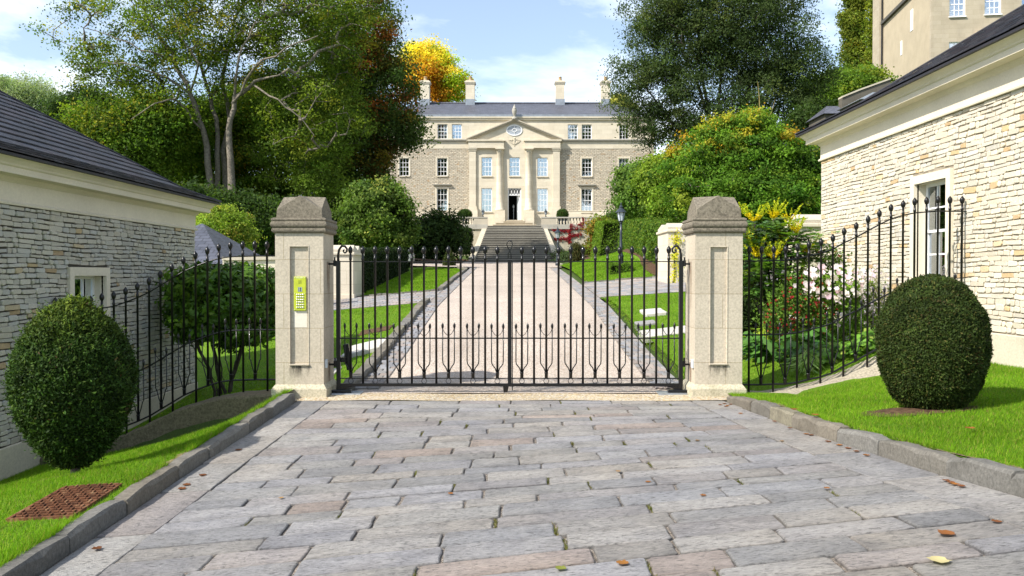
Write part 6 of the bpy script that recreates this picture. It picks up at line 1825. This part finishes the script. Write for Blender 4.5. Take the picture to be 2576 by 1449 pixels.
W_ = lambda u, v: ((u - 1288) / F_PX * 70.3, 1.5 + (690 - v) / F_PX * 70.3)
climber('red_climber', 'crimson climber trained on the terrace wall right of the stairs', [[W_(1432, 612), W_(1433, 590), W_(1436, 565)], [W_(1436, 566), W_(1455, 567), W_(1468, 562)], [W_(1433, 580), W_(1410, 582), W_(1390, 578)], [W_(1433, 594), W_(1450, 592), W_(1465, 588)], [W_(1433, 600), W_(1415, 600), W_(1395, 602)], [W_(1436, 572), W_(1452, 575), W_(1464, 572)], [W_(1466, 575), W_(1468, 548)]], 70.4, 900, .13, [(4, (.15, .010, .022)), (2, (.10, .01, .02)), (1, (.2, .03, .025))], 91, .07)
W2_ = lambda u, v: ((u - 1288) / F_PX * 26.0, 1.5 + (690 - v) / F_PX * 26.0)
climber('yellow_climber', 'yellow-leaved climber on the pale pier behind the right gate leaf', [[W2_(1694, 716), W2_(1697, 690), W2_(1696, 650), W2_(1700, 610), W2_(1697, 582)], [W2_(1697, 650), W2_(1690, 640)], [W2_(1698, 610), W2_(1706, 596)]], 26.0, 300, .065, [(4, (.28, .26, .03)), (2, (.28, .30, .02)), (1, (.5, .42, .05))], 92, .075)

# ------------------------------------------------------------------ planting behind the railings
p = P(555, 988, 13.9)
zg_ = gz(p.x, p.y) + .02
rs = random.Random(4); st = []
for k in range(9):
    a = rs.uniform(-1, 1); st.append([(p.x + rs.uniform(-.12, .12), p.y + rs.uniform(-.1, .1), zg_ - .1), (p.x + a * .25, p.y + rs.uniform(-.15, .15), zg_ + .45), (p.x + a * .55, p.y + rs.uniform(-.35, .35), zg_ + 1.0)])
tree('laurel_bush', 'dense glossy laurel clipped on bare dark stems behind the left railing', [lobe(570, 765, 13.9, 125, 95, 1, .75), lobe(490, 770, 13.9, 65, 85, .8, .9), lobe(650, 765, 13.9, 70, 90, .8, .9), lobe(570, 715, 13.9, 135, 48, .8, .7), lobe(570, 810, 13.9, 125, 55, .8, .8), lobe(470, 730, 13.9, 50, 50, .5, .8), lobe(675, 730, 13.9, 50, 50, .5, .8)],
     st, .035, 620, 34, .115, .14, [(4, (.055, .115, .012)), (3, (.075, .15, .014)), (2, (.035, .08, .01)), (1, (.12, .21, .02))], 95, 'bush', lo=.7, bark='bark_dark', leaf='leaf_gloss', flat=.55, tip=.007, aspect=.5)

def spray(points, dirs, length, n_leaf, size, rng, cols, curve=-.25, aspect=.45):
    """pinnate fronds: leaflets on both sides of an arching rib"""
    Vs, Fs, Ts, ribs = [], [], [], []
    for pnt, d in zip(points, dirs):
        d = d / np.linalg.norm(d); L = length * rng.uniform(.75, 1.2)
        side = np.cross(d, [0, 0, 1.0]); side /= max(np.linalg.norm(side), 1e-6)
        tint = pick_tints(1, cols, rng, .2)[0]
        t = np.linspace(.12, 1, n_leaf)
        rib = pnt + np.outer(t * L, d) + np.outer(curve * L * t ** 2, [0, 0, 1.0])
        ribs.append([tuple(pnt)] + [tuple(r) for r in rib[::3]])
        for s in (-1, 1):
            ax = unit(np.tile(side * s, (n_leaf, 1)) + d * .55 + rng.normal(size=(n_leaf, 3)) * .12)
            C = rib + ax * size * .5
            nb = np.tile(np.cross(side, d) * 1.0, (n_leaf, 1)); nb *= np.sign(nb[:, 2:3] + 1e-6)
            V, F, T = leaf_cloud(C, size, np.tile(tint, (n_leaf, 1)) * rng.uniform(.8, 1.2, (n_leaf, 1)), rng, nb, .75, aspect, .5, axis=ax * 4)
            Fs.append(F + sum(len(v) for v in Vs)); Vs.append(V); Ts.append(T)
    return np.vstack(Vs), np.vstack(Fs), np.vstack(Ts), ribs

YM = 13.2
mah = empty('mahonia', tuple(P(1950, 900, YM)), 'mahonia with ferny evergreen leaves and yellow flower spikes behind the right railing', 'shrub')
rng = np.random.default_rng(77)
tops = [(1897, 560, 0), (1945, 553, .1), (2003, 590, -.15), (1948, 655, -.3), (1905, 650, -.2), (1985, 560, .2), (2025, 640, 0), (1890, 610, .1), (1965, 610, .1), (1925, 600, .2), (2010, 680, -.1), (1915, 700, -.2), (1960, 690, 0), (1880, 680, .2), (1990, 640, .2), (2035, 600, .3)]
pts_, dirs_ = [], []; m = MB(); bz = P(1950, 900, YM)
for (u, v, dy_) in tops:
    c = np.array(P(u, v, YM + dy_))
    m.tube([(bz.x + rng.uniform(-.25, .25), YM + rng.uniform(-.2, .2), gz(bz.x, YM) - .05), ((bz.x + c[0]) / 2, YM, (bz.z + c[2]) / 2 - .1), tuple(c)], [.025, .02, .014], 6)
    for k in range(20):
        a = 2 * math.pi * k / 20 + rng.uniform(-.2, .2)
        pts_.append(c + np.array([0, 0, rng.uniform(-.30, .0)])); dirs_.append(np.array([math.cos(a), math.sin(a), rng.uniform(-.15, .55)]))
m.build('stems', M['bark_dark'], mah)
V, F, T, ribs = spray(pts_, dirs_, .40, 13, .10, rng, [(3, (.06, .13, .03)), (3, (.095, .175, .03)), (2, (.03, .075, .025)), (1, (.17, .24, .03))])
link('leaves', np_mesh('leaves', V, F, T), M['leaf_gloss'], mah)
Vs, Fs, Ts = [], [], []
for (u, v, dy_) in tops[:9]:
    big = (u, v) in ((1897, 560), (1945, 553), (2003, 590), (1948, 655), (1905, 650))
    c = np.array(P(u, v, YM + dy_)) + np.array([0, 0, .02])
    for k in range(15 if big else 6):
        a = rng.uniform(0, 2 * math.pi); el = rng.uniform(.5, 1.2)
        d = np.array([math.cos(a) * math.cos(el), math.sin(a) * math.cos(el), math.sin(el)])
        L = rng.uniform(.2, .34); n = 36; t = np.linspace(.08, 1, n)
        C = c + np.outer(t * L, d) + np.outer(.05 * t ** 2, [0, 0, 1.0]) + rng.normal(size=(n, 3)) * .006
        tc = np.where((t < .55)[:, None], np.array([[.70, .56, .01]]), np.array([[.42, .46, .02]])) * rng.uniform(.85, 1.15, (n, 1))
        Vq, Fq, Tq = leaf_cloud(C, .034, tc, rng, None, .5, .7)
        Fs.append(Fq + sum(len(x) for x in Vs)); Vs.append(Vq); Ts.append(Tq)
link('flower_spikes', np_mesh('flower_spikes', np.vstack(Vs), np.vstack(Fs), np.vstack(Ts)), M['petal'], mah)

def flowers(root, name, lobes, n, size, cols, seed, petals=5, front=True):
    rng = np.random.default_rng(seed)
    C, D, K = sample_lobes(lobes, n, rng, .8)
    if front: C[:, 1] = np.where(D[:, 1] > 0, C[:, 1] - 1.6 * (C[:, 1] - np.array([lobes[k][1] for k in K])), C[:, 1])
    nf = unit(np.stack([rng.normal(size=n) * .4, -1 + rng.normal(size=n) * .3, .35 + rng.normal(size=n) * .3], 1))
    a = unit(np.cross(nf, np.tile([[0, 0, 1.0]], (n, 1)))); b = np.cross(nf, a)
    T = pick_tints(n, cols, rng, .1); s = (size * rng.uniform(.7, 1.2, n))[:, None]
    Vs = []
    for k in range(petals):
        an = 2 * math.pi * k / petals
        d = a * math.cos(an) + b * math.sin(an); w = -a * math.sin(an) + b * math.cos(an)
        Vs.append(np.stack([C, C + d * s * .32 + w * s * .2 + nf * s * .05, C + d * s * .5 + nf * s * .08, C + d * s * .32 - w * s * .2 + nf * s * .05], 1))
    V = np.concatenate(Vs, 0).reshape(-1, 3); F = np.arange(len(V)).reshape(-1, 4)
    link(name, np_mesh(name, V, F, np.tile(np.repeat(T, 4, 0), (petals, 1))), M['petal'], root)
YF = 12.6
o = shrub('fuchsia_bush', 'fuchsia bush covered in small red flowers behind the right railing', [lobe(2015, 750, YF, 60, 70, 1, .8), lobe(1965, 790, YF, 50, 55, .7, .8), lobe(2060, 800, YF, 45, 55, .6, .8), lobe(2090, 655, YF + .8, 40, 35, .4, .8)], 150, 36, .050, .16, [(3, (.05, .09, .02)), (3, (.07, .12, .025)), (1, (.04, .07, .02))], 96, lo=.35, trunk_r=.02, tip=.004)
flowers(o, 'flowers', [lobe(2015, 750, YF - .1, 62, 72, 1, .8), lobe(1965, 790, YF - .1, 52, 57, .7, .8), lobe(2060, 800, YF - .1, 46, 56, .5, .8), lobe(2090, 650, YF + .7, 40, 33, .2, .8)], 190, .04, [(3, (.40, .012, .025)), (2, (.48, .03, .05)), (1, (.32, .01, .02))], 97, 4)
o = shrub('anemone_clump', 'tall clump of pale pink and white anemones behind the right railing', [lobe(2100, 730, YF + .3, 80, 50, 1, .6), lobe(2170, 760, YF + .3, 50, 60, .8, .6), lobe(2130, 820, YF + .2, 70, 55, .8, .6)], 150, 34, .055, .15, [(3, (.06, .12, .02)), (3, (.08, .15, .025)), (1, (.11, .17, .03))], 98, lo=.3, trunk_r=.015, tip=.004)
flowers(o, 'flowers', [lobe(2090, 710, YF - .2, 90, 45, 1, .6), lobe(2050, 690, YF - .2, 45, 28, .4, .6), lobe(2170, 715, YF + .2, 50, 38, .6, .6)], 150, .085, [(4, (.80, .72, .78)), (3, (.84, .74, .80)), (2, (.78, .56, .70))], 99, 6)
flowers(o, 'stray_flowers', [lobe(2130, 800, YF + .1, 90, 60, 1, .6)], 14, .075, [(4, (.80, .70, .78))], 100, 6)
o = shrub('aster_clump', 'hazy clump of tiny lilac asters next to the barrel-shaped yew', [lobe(2195, 760, YF + .1, 38, 75, 1, .7)], 80, 40, .035, .13, [(3, (.14, .16, .07)), (2, (.10, .13, .05))], 101, lo=.2, trunk_r=.012, tip=.003, aspect=.25)
flowers(o, 'flowers', [lobe(2195, 730, YF, 42, 65, 1, .7)], 330, .028, [(3, (.62, .52, .66)), (2, (.70, .64, .72))], 102, 5)
# hostas, ferns and ground cover at the foot
rng = np.random.default_rng(103)
def rosette(name, label, spots, n, size, cols, aspect, lift, seed, mat='leaf_gloss', cat='plant', group=None):
    root = empty(name, (spots[0][0], spots[0][1], gz(spots[0][0], spots[0][1])), label, cat, group)
    rng = np.random.default_rng(seed); Cs, Ax, Nb = [], [], []
    for (x, y, r) in spots:
        for k in range(n):
            a = rng.uniform(0, 2 * math.pi); q = rng.uniform(.2, 1) * r
            Cs.append((x + q * math.cos(a), y + q * math.sin(a), gz(x, y) + lift * rng.uniform(.25, 1.0) * (1.15 - .5 * q / r)))
            Ax.append((math.cos(a), math.sin(a), rng.uniform(-.5, .3))); Nb.append((math.cos(a) * .4, math.sin(a) * .4 - .25, .8))
    Cs, Ax, Nb = map(np.array, (Cs, Ax, Nb))
    V, F, T = leaf_cloud(Cs, size, pick_tints(len(Cs), cols, rng, .2), rng, Nb, .7, aspect, .4, axis=Ax * 2)
    link('leaves', np_mesh('leaves', V, F, T), M[mat], root)
    return root
RXg = lambda u, Y: (u - 1288) / F_PX * Y
rosette('hosta_clump', 'broad-leaved hosta clump at the foot of the fuchsia', [(RXg(1935, 12.3), 12.3, .35), (RXg(2000, 12.1), 12.1, .32), (RXg(1890, 12.6), 12.6, .25), (RXg(2055, 12.2), 12.2, .28)], 80, .17, [(3, (.035, .095, .018)), (3, (.055, .13, .024)), (1, (.025, .07, .016))], .62, .42, 104)
rosette('ground_cover', 'bright green leafy ground cover along the foot of the right railing', [(RXg(u, 11.5), 11.5 + .25 * math.sin(u), .24) for u in range(2080, 2250, 20)], 70, .10, [(3, (.065, .15, .018)), (3, (.09, .19, .022)), (1, (.04, .10, .016)), (1, (.16, .21, .04))], .75, .25, 105)
rosette('grass_tuft', 'yellow-green grass tuft left of the fuchsia', [(RXg(1925, 12.9), 12.9, .22)], 160, .30, [(3, (.26, .32, .03)), (2, (.18, .28, .03))], .07, .45, 106)
rosette('fern_clump', 'pale fern arching beside the low sloping wall', [(RXg(2030, 11.45), 11.45, .26)], 130, .24, [(3, (.15, .25, .05)), (2, (.2, .28, .08))], .10, .28, 107)
rosette('groundcover_mound', 'grey-green leafy mound at the foot of the right railing', [(RXg(2020, 11.9), 11.9, .3), (RXg(2060, 11.7), 11.7, .24)], 150, .065, [(3, (.07, .14, .06)), (2, (.05, .11, .04))], .6, .30, 108)
topiary('dark_conifer', 'narrow dark conifer between the right pier and the mahonia', (RXg(1880, 14.6), 14.6, gz(RXg(1880, 14.6), 14.6)), .26, .26, 1.35, [(0, .7), (.3, 1), (.7, .9), (1, .1)], 9000, .05, G_DARK, 109, 'shrub')

# ------------------------------------------------------------------ grass
def blades(name, label, n, sampler, zf, h, w, cols, seed, skip=None):
    rng = np.random.default_rng(seed)
    xy = sampler(rng, n)
    if skip is not None: xy = xy[~skip(xy)]
    # clumps of longer growth, thin near worn edges
    z = np.array([zf(x, y) for x, y in xy])
    k = len(xy)
    B = np.column_stack([xy, z])
    lean = rng.normal(size=(k, 3)) * np.array([.5, .5, .05]) + np.array([.12, .05, 1.0]); lean = unit(lean)
    nz = noise3(B, 2.3, seed)
    hh = (h * rng.uniform(.5, 1.3, k) * (1 + .3 * nz))[:, None]
    a = rng.uniform(0, 2 * math.pi, k); s = np.column_stack([np.cos(a), np.sin(a), np.zeros(k)]) * (w * rng.uniform(.6, 1.2, k))[:, None]
    V = np.stack([B - s * .5, B + s * .5, B + lean * hh], 1).reshape(-1, 3)
    T = pick_tints(k, cols, rng, .25) * (1 + .25 * noise3(B, 1.1, seed + 3) + .15 * noise3(B, 4.5, seed + 4))[:, None]
    o = link(name, np_mesh(name, V, np.arange(3 * k).reshape(-1, 3), np.repeat(T, 3, 0)), M['grass_blade'])
    return tag(o, label, 'grass', kind='stuff')
G_GRASS = [(4, (.135, .275, .012)), (3, (.175, .33, .015)), (2.5, (.085, .19, .012)), (1, (.27, .34, .05)), (.5, (.30, .25, .09))]
def samp(xf, y0, y1, x_far, pw=1.0):
    def f(rng, n):
        y = rng.uniform(y0, y1, n); s = rng.uniform(0, 1, n) ** pw
        xe = np.array([xf(v) for v in y])
        return np.column_stack([xe + (x_far - xe) * s, y])
    return f
def skipL(xy):
    x, y = xy[:, 0], xy[:, 1]
    m = (((x - (bl_[0] - .22)) / .42) ** 2 + ((y - (bl_[1] - .12)) / .20) ** 2 + .3 * np.sin(x * 31) * np.cos(y * 37) < 1)
    return m | ((x > -3.39) & (x < -2.90) & (y > 5.64) & (y < 6.40))
def skipR(xy):
    x, y = xy[:, 0], xy[:, 1]
    return ((x - (br_[0] - .18)) / .40) ** 2 + ((y - (br_[1] - .12)) / .19) ** 2 + .3 * np.sin(x * 31) * np.cos(y * 37) < 1
blades('grass', 'mown grass of the left front lawn', 150000, samp(lambda y: xl(y) - KW + .01, 4.2, 10.36, -5.8), lambda x, y: lawnL(x, y), .036, .0045, G_GRASS, 120, skipL)
blades('grass', 'mown grass of the right front lawn', 150000, samp(lambda y: xr(y) + KW - .01, 4.2, 10.36, 5.66), lambda x, y: lawnR(x, y), .034, .0045, G_GRASS, 121, skipR)
def kerb_edge(xf, s):
    def f(rng, n):
        y = rng.uniform(4.2, 10.1, n)
        return np.column_stack([[xf(v) + s * (KW - .02 + abs(rng.normal()) * .035) for v in y], y])
    return f
blades('grass', 'ragged longer grass along the left kerb', 9000, kerb_edge(xl, -1), lambda x, y: lawnL(x, y), .062, .005, G_GRASS, 130, lambda xy: (xy[:, 0] > -3.39) & (xy[:, 1] > 5.64) & (xy[:, 1] < 6.40) | (noise3(np.column_stack([xy, xy[:, :1]]), 2.0, 3) > .35))
blades('grass', 'ragged longer grass along the right kerb', 7000, kerb_edge(xr, 1), lambda x, y: lawnR(x, y), .05, .005, G_GRASS, 131, lambda xy: noise3(np.column_stack([xy, xy[:, :1]]), 2.0, 5) > .1)
def moss_pts(rng, n):
    k = rng.integers(0, len(JOINTS), n); J = np.array(JOINTS)[k]
    return J + np.column_stack([rng.normal(size=n) * .006, rng.normal(size=n) * .05])
tag(blades('moss', 'moss and grit growing in the flagstone joints', 3200, moss_pts, lambda x, y: pz(x, y) - .012, .022, .008, [(3, (.10, .12, .03)), (2, (.16, .15, .06)), (2, (.22, .19, .13))], 132), cat='moss')
def skipD(xy): return np.zeros(len(xy), bool)
blades('grass', 'mown grass of the garden lawn left of the drive', 60000, samp(lambda y: XD0 - .24, 11.0, 21.0, -5.7), lambda x, y: gz(x, y) + .01, .035, .008, G_GRASS, 122)
blades('grass', 'mown grass of the garden lawn right of the drive', 60000, samp(lambda y: XD1 + .27, 11.0, 22.2, 5.6), lambda x, y: gz(x, y) + .01, .035, .008, G_GRASS, 123)
blades('grass', 'mown grass of the far left lawn beyond the sett path', 40000, samp(lambda y: XD0 - .24, 25.3, 42, -4.7), lambda x, y: gz(x, y) + .01, .045, .016, G_GRASS, 124)
blades('grass', 'mown grass of the mound behind the right sett path', 50000, samp(lambda y: XD1 + .42, 28.2, 44, 4.75), lambda x, y: gz(x, y) + .01, .045, .016, G_GRASS, 125)

def worn(xf, side, zf, y0, y1, seed, wmax):
    ys = np.linspace(y0, y1, 60); q = random.Random(seed)
    w = [max(.015, wmax * (.45 + .55 * math.sin(y * 1.9 + seed) * math.sin(y * .7 + 2) + q.uniform(-.25, .25))) for y in ys]
    V = []
    for y, ww in zip(ys, w):
        for s in (0, .5, 1):
            x = xf(y) + side * (KW - .012 + ww * s); V.append((x, y, zf(x, y) + (.010 if s < .9 else .001)))
    F = [(i * 3 + k, i * 3 + k + 1, i * 3 + k + 4, i * 3 + k + 3) for i in range(59) for k in (0, 1)]
    tag(MB().add(V, F).build('worn_soil', M['soil_dry'], None, True), kind='structure')
worn(xr, 1, lawnR, 4.3, 9.9, 3, .13)
worn(xl, -1, lawnL, 6.5, 8.9, 8, .11)
# ------------------------------------------------------------------ slabs, covers and a parked car
cov = empty('manhole_cover', (-3.15, 6.0, lawnL(-3.15, 6.0)), 'rusty square manhole cover in the left front lawn beside the kerb', 'manhole cover')
zc = lambda x, y: lawnL(x, y) + .018
cx0, cx1, cy0, cy1 = -3.37, -2.92, 5.66, 6.38
def qbox(m, xa, xb, ya, yb, h0, h1): m.hexa([(xa, ya, zc(xa, ya) + h0), (xb, ya, zc(xb, ya) + h0), (xb, yb, zc(xb, yb) + h0), (xa, yb, zc(xa, yb) + h0), (xa, ya, zc(xa, ya) + h1), (xb, ya, zc(xb, ya) + h1), (xb, yb, zc(xb, yb) + h1), (xa, yb, zc(xa, yb) + h1)])
m = MB(); qbox(m, cx0, cx1, cy0, cy1, -.06, .004); m.build('plate', M['rust'], cov)
m = MB()
for i in range(13):
    for j in range(10):
        xa = lerp(cx0 + .02, cx1 - .05, j / 9); ya = lerp(cy0 + .02, cy1 - .035, i / 12)
        if (i + j) % 2: qbox(m, xa, xa + .038, ya, ya + .012, .0045, .013)
        else: qbox(m, xa + .012, xa + .024, ya - .012, ya + .026, .0045, .013)
tag(m.build('tread_ribs', M['rust'], cov), kind='stuff')
def slab_obj(name, label, x0, x1, y0, y1, h, mat, seed, cat='slab', group=None):
    q = random.Random(seed)
    zf = lambda x, y: gz(x, y) + h
    V, F = slab_piece([(x0, y0), (x1, y0), (x1, y1), (x0, y1)], zf, h + .08, .012, .02, 0, 3, q)
    tag(MB().add(V, F, (1, 1, 1)).build(name, mat), label, cat, group)
slab_obj('landing_slab', 'pale stone landing slab beside the drive, nearest the left kerb', -2.95, -2.22, 14.7, 15.7, .09, M['slab'], 1, group='pale slabs in the garden lawns')
slab_obj('stepping_slab', 'pale stepping slab left of the landing slab', -3.5, -3.0, 14.2, 14.9, .05, M['slab'], 2, group='pale slabs in the garden lawns')
slab_obj('stepping_slab', 'pale stepping slab nearest the left gate pier', -3.55, -2.75, 13.2, 13.8, .04, M['slab'], 3, group='pale slabs in the garden lawns')
slab_obj('drain_cover', 'brown drain cover in the lawn left of the drive', -3.1, -2.45, 17.1, 17.6, .03, M['soil'], 4, 'drain cover')
slab_obj('drain_slab', 'grey stone slab standing proud in the lawn right of the drive', 2.75, 3.2, 17.6, 18.4, .07, M['slab'], 5)
slab_obj('drain_slab', 'darker narrow slab nearer the gate in the lawn right of the drive', 2.42, 2.8, 16.5, 16.9, .05, M['sett'], 6)
slab_obj('path_slab', 'pale stone path slab crossing the lawn behind the right gate leaf', 2.35, 3.4, 15.2, 15.95, .03, M['slab'], 7)
slab_obj('path_slab', 'pale stone path slab behind the right gate pier', 3.44, 5.2, 15.3, 16.0, .03, M['slab'], 8)
# parked car behind the yew hedge
cr = P(938, 640, 45.0); cxx, cyy = cr.x, 45.0; zc0 = gz(cxx, cyy) + .02
car = empty('parked_car', (cxx, cyy, zc0), 'silver car parked behind the dark yew hedge, roof showing', 'car')
body = [(-2.1, .35), (-2.15, .7), (-2.0, .85), (-1.2, .95), (-.55, 1.38), (.6, 1.44), (1.3, 1.1), (2.0, .98), (2.12, .7), (2.1, .35)]
MB().extrude([(a, b) for a, b in body], lambda a, b: (cxx + a, cyy - .85 + (.16 if b > 1.0 else 0), zc0 + b), lambda a, b: (cxx + a, cyy + .85 - (.16 if b > 1.0 else 0), zc0 + b)).build('body', M['car_paint'], car, bevel=.05)
for s in (-1, 1):
    y = cyy + s * .80
    MB().extrude([(-1.05, .98), (-.5, 1.33), (.03, 1.37), (.03, .98)], lambda a, b: (cxx + a, y + s * .045 - s * .14 * (b > 1.1), zc0 + b), lambda a, b: (cxx + a, y + s * .055 - s * .14 * (b > 1.1), zc0 + b)).build('side_window', M['screen'], car)
    MB().extrude([(.1, .98), (.1, 1.37), (.58, 1.38), (1.1, 1.08), (1.1, .98)], lambda a, b: (cxx + a, y + s * .045 - s * .14 * (b > 1.1), zc0 + b), lambda a, b: (cxx + a, y + s * .055 - s * .14 * (b > 1.1), zc0 + b)).build('side_window', M['screen'], car)
    for a in (-1.3, 1.35):
        MB().tube([(cxx + a, cyy + s * .66, zc0 + .31), (cxx + a, cyy + s * .88, zc0 + .31)], .31, 18).build('wheel', M['iron'], car)

# ------------------------------------------------------------------ fallen leaves
def to_ground(u, v, zf):
    Y = 6.0
    for _ in range(40):
        q = P(u, v, Y); e_ = q.z - zf(q.x, q.y)
        Y = max(2.5, Y + e_ / max((v - 690) / F_PX, .02) * .7)
    return P(u, v, Y)
def fallen(u, v, zf, size, col, label, seed, group=None):
    q = random.Random(seed); c = to_ground(u, v, zf)
    z = zf(c.x, c.y) + .003; a = q.uniform(0, 6.28); n = 7
    V = []; F = []
    for i in range(n):
        t = i / (n - 1); w = math.sin(math.pi * clamp(t * .92 + .06)) * .42 * (1 + .35 * (i % 2)); x = (t - .5)
        cu = .35 * (2 * t - 1) ** 2
        for s in (-1, 0, 1):
            zz = cu * .28 + (.22 + q.uniform(-.06, .1)) * abs(s) * w
            V.append((x * size, s * w * size, zz * size + .003))
    for i in range(n - 1):
        for s in (0, 1): F.append((i * 3 + s, i * 3 + s + 1, i * 3 + s + 4, i * 3 + s + 3))
    ca, sa = math.cos(a), math.sin(a)
    V = [(c.x + x * ca - y * sa, c.y + x * sa + y * ca, z + zz) for x, y, zz in V]
    g = q.uniform(.75, 1.2)
    o = MB().add(V, F, tuple(k * g for k in col)).build('fallen_leaf', M['dry_leaf'], None, True)
    tag(o, label, 'leaf', group)
BR, ORG = (.15, .055, .018), (.25, .10, .022)
ORD = 'first second third fourth fifth sixth seventh eighth ninth tenth eleventh twelfth thirteenth fourteenth fifteenth sixteenth seventeenth eighteenth nineteenth twentieth'.split()
i = 0
for k, (u, v) in enumerate([(1812, 1020), (1822, 1017), (1830, 1022), (1838, 1019), (1826, 1024), (1863, 1042), (1948, 1062), (1987, 1079), (2028, 1094), (2040, 1097), (2083, 1113), (2111, 1122), (2133, 1130), (2154, 1138), (2180, 1148), (2380, 1212), (2392, 1217), (2402, 1221), (2418, 1226), (2507, 1316)]):
    i += 1; fallen(u, v, pz, .05, BR if i % 3 else ORG, 'curled brown leaf in the right-hand gutter, %s from the gate pier' % ORD[k], i, 'brown leaves in the right-hand gutter')
for k, (u, v) in enumerate([(244, 1383), (458, 1232), (470, 1222), (510, 1198), (600, 1134)]):
    i += 1; fallen(u, v, pz, .065, BR, 'brown leaf in the shade of the left kerb, %s from the camera' % ORD[k], i, 'brown leaves along the left kerb')
for k, (u, v) in enumerate([(707, 1255), (1133, 1244), (1555, 1188), (1630, 1215), (1754, 1110), (1769, 1249), (1967, 1112), (2080, 1231), (2120, 1100)]):
    i += 1; fallen(u, v, pz, .04, ORG if i % 2 else (.3, .18, .07), 'small tan leaf out on the flagstones, %s from the left' % ORD[k], i, 'tan leaves on the flagstones')
fallen(2363, 1416, pz, .095, (.46, .40, .20), 'large pale yellow leaf on the flagstones at lower right', 90)
fallen(2381, 1347, pz, .085, (.22, .085, .025), 'crumpled rust-brown leaf on the pinkish flagstones at right', 91)
fallen(1565, 1421, pz, .065, (.28, .12, .025), 'orange leaf on the flagstones at the bottom centre', 92)
fallen(1411, 1434, pz, .06, (.2, .22, .04), 'yellow-green leaf on the flagstones at the bottom edge', 93)
for k, (u, v) in enumerate([(1998, 1032), (2050, 1046), (2246, 986), (2292, 1006), (2294, 1016), (2440, 1080)]):
    i += 1; fallen(u, v, lambda x, y: lawnR(x, y) + .03, .07, ORG, 'tan leaf in the grass of the right front lawn, %s from the left' % ORD[k], i, 'leaves on the right front lawn')
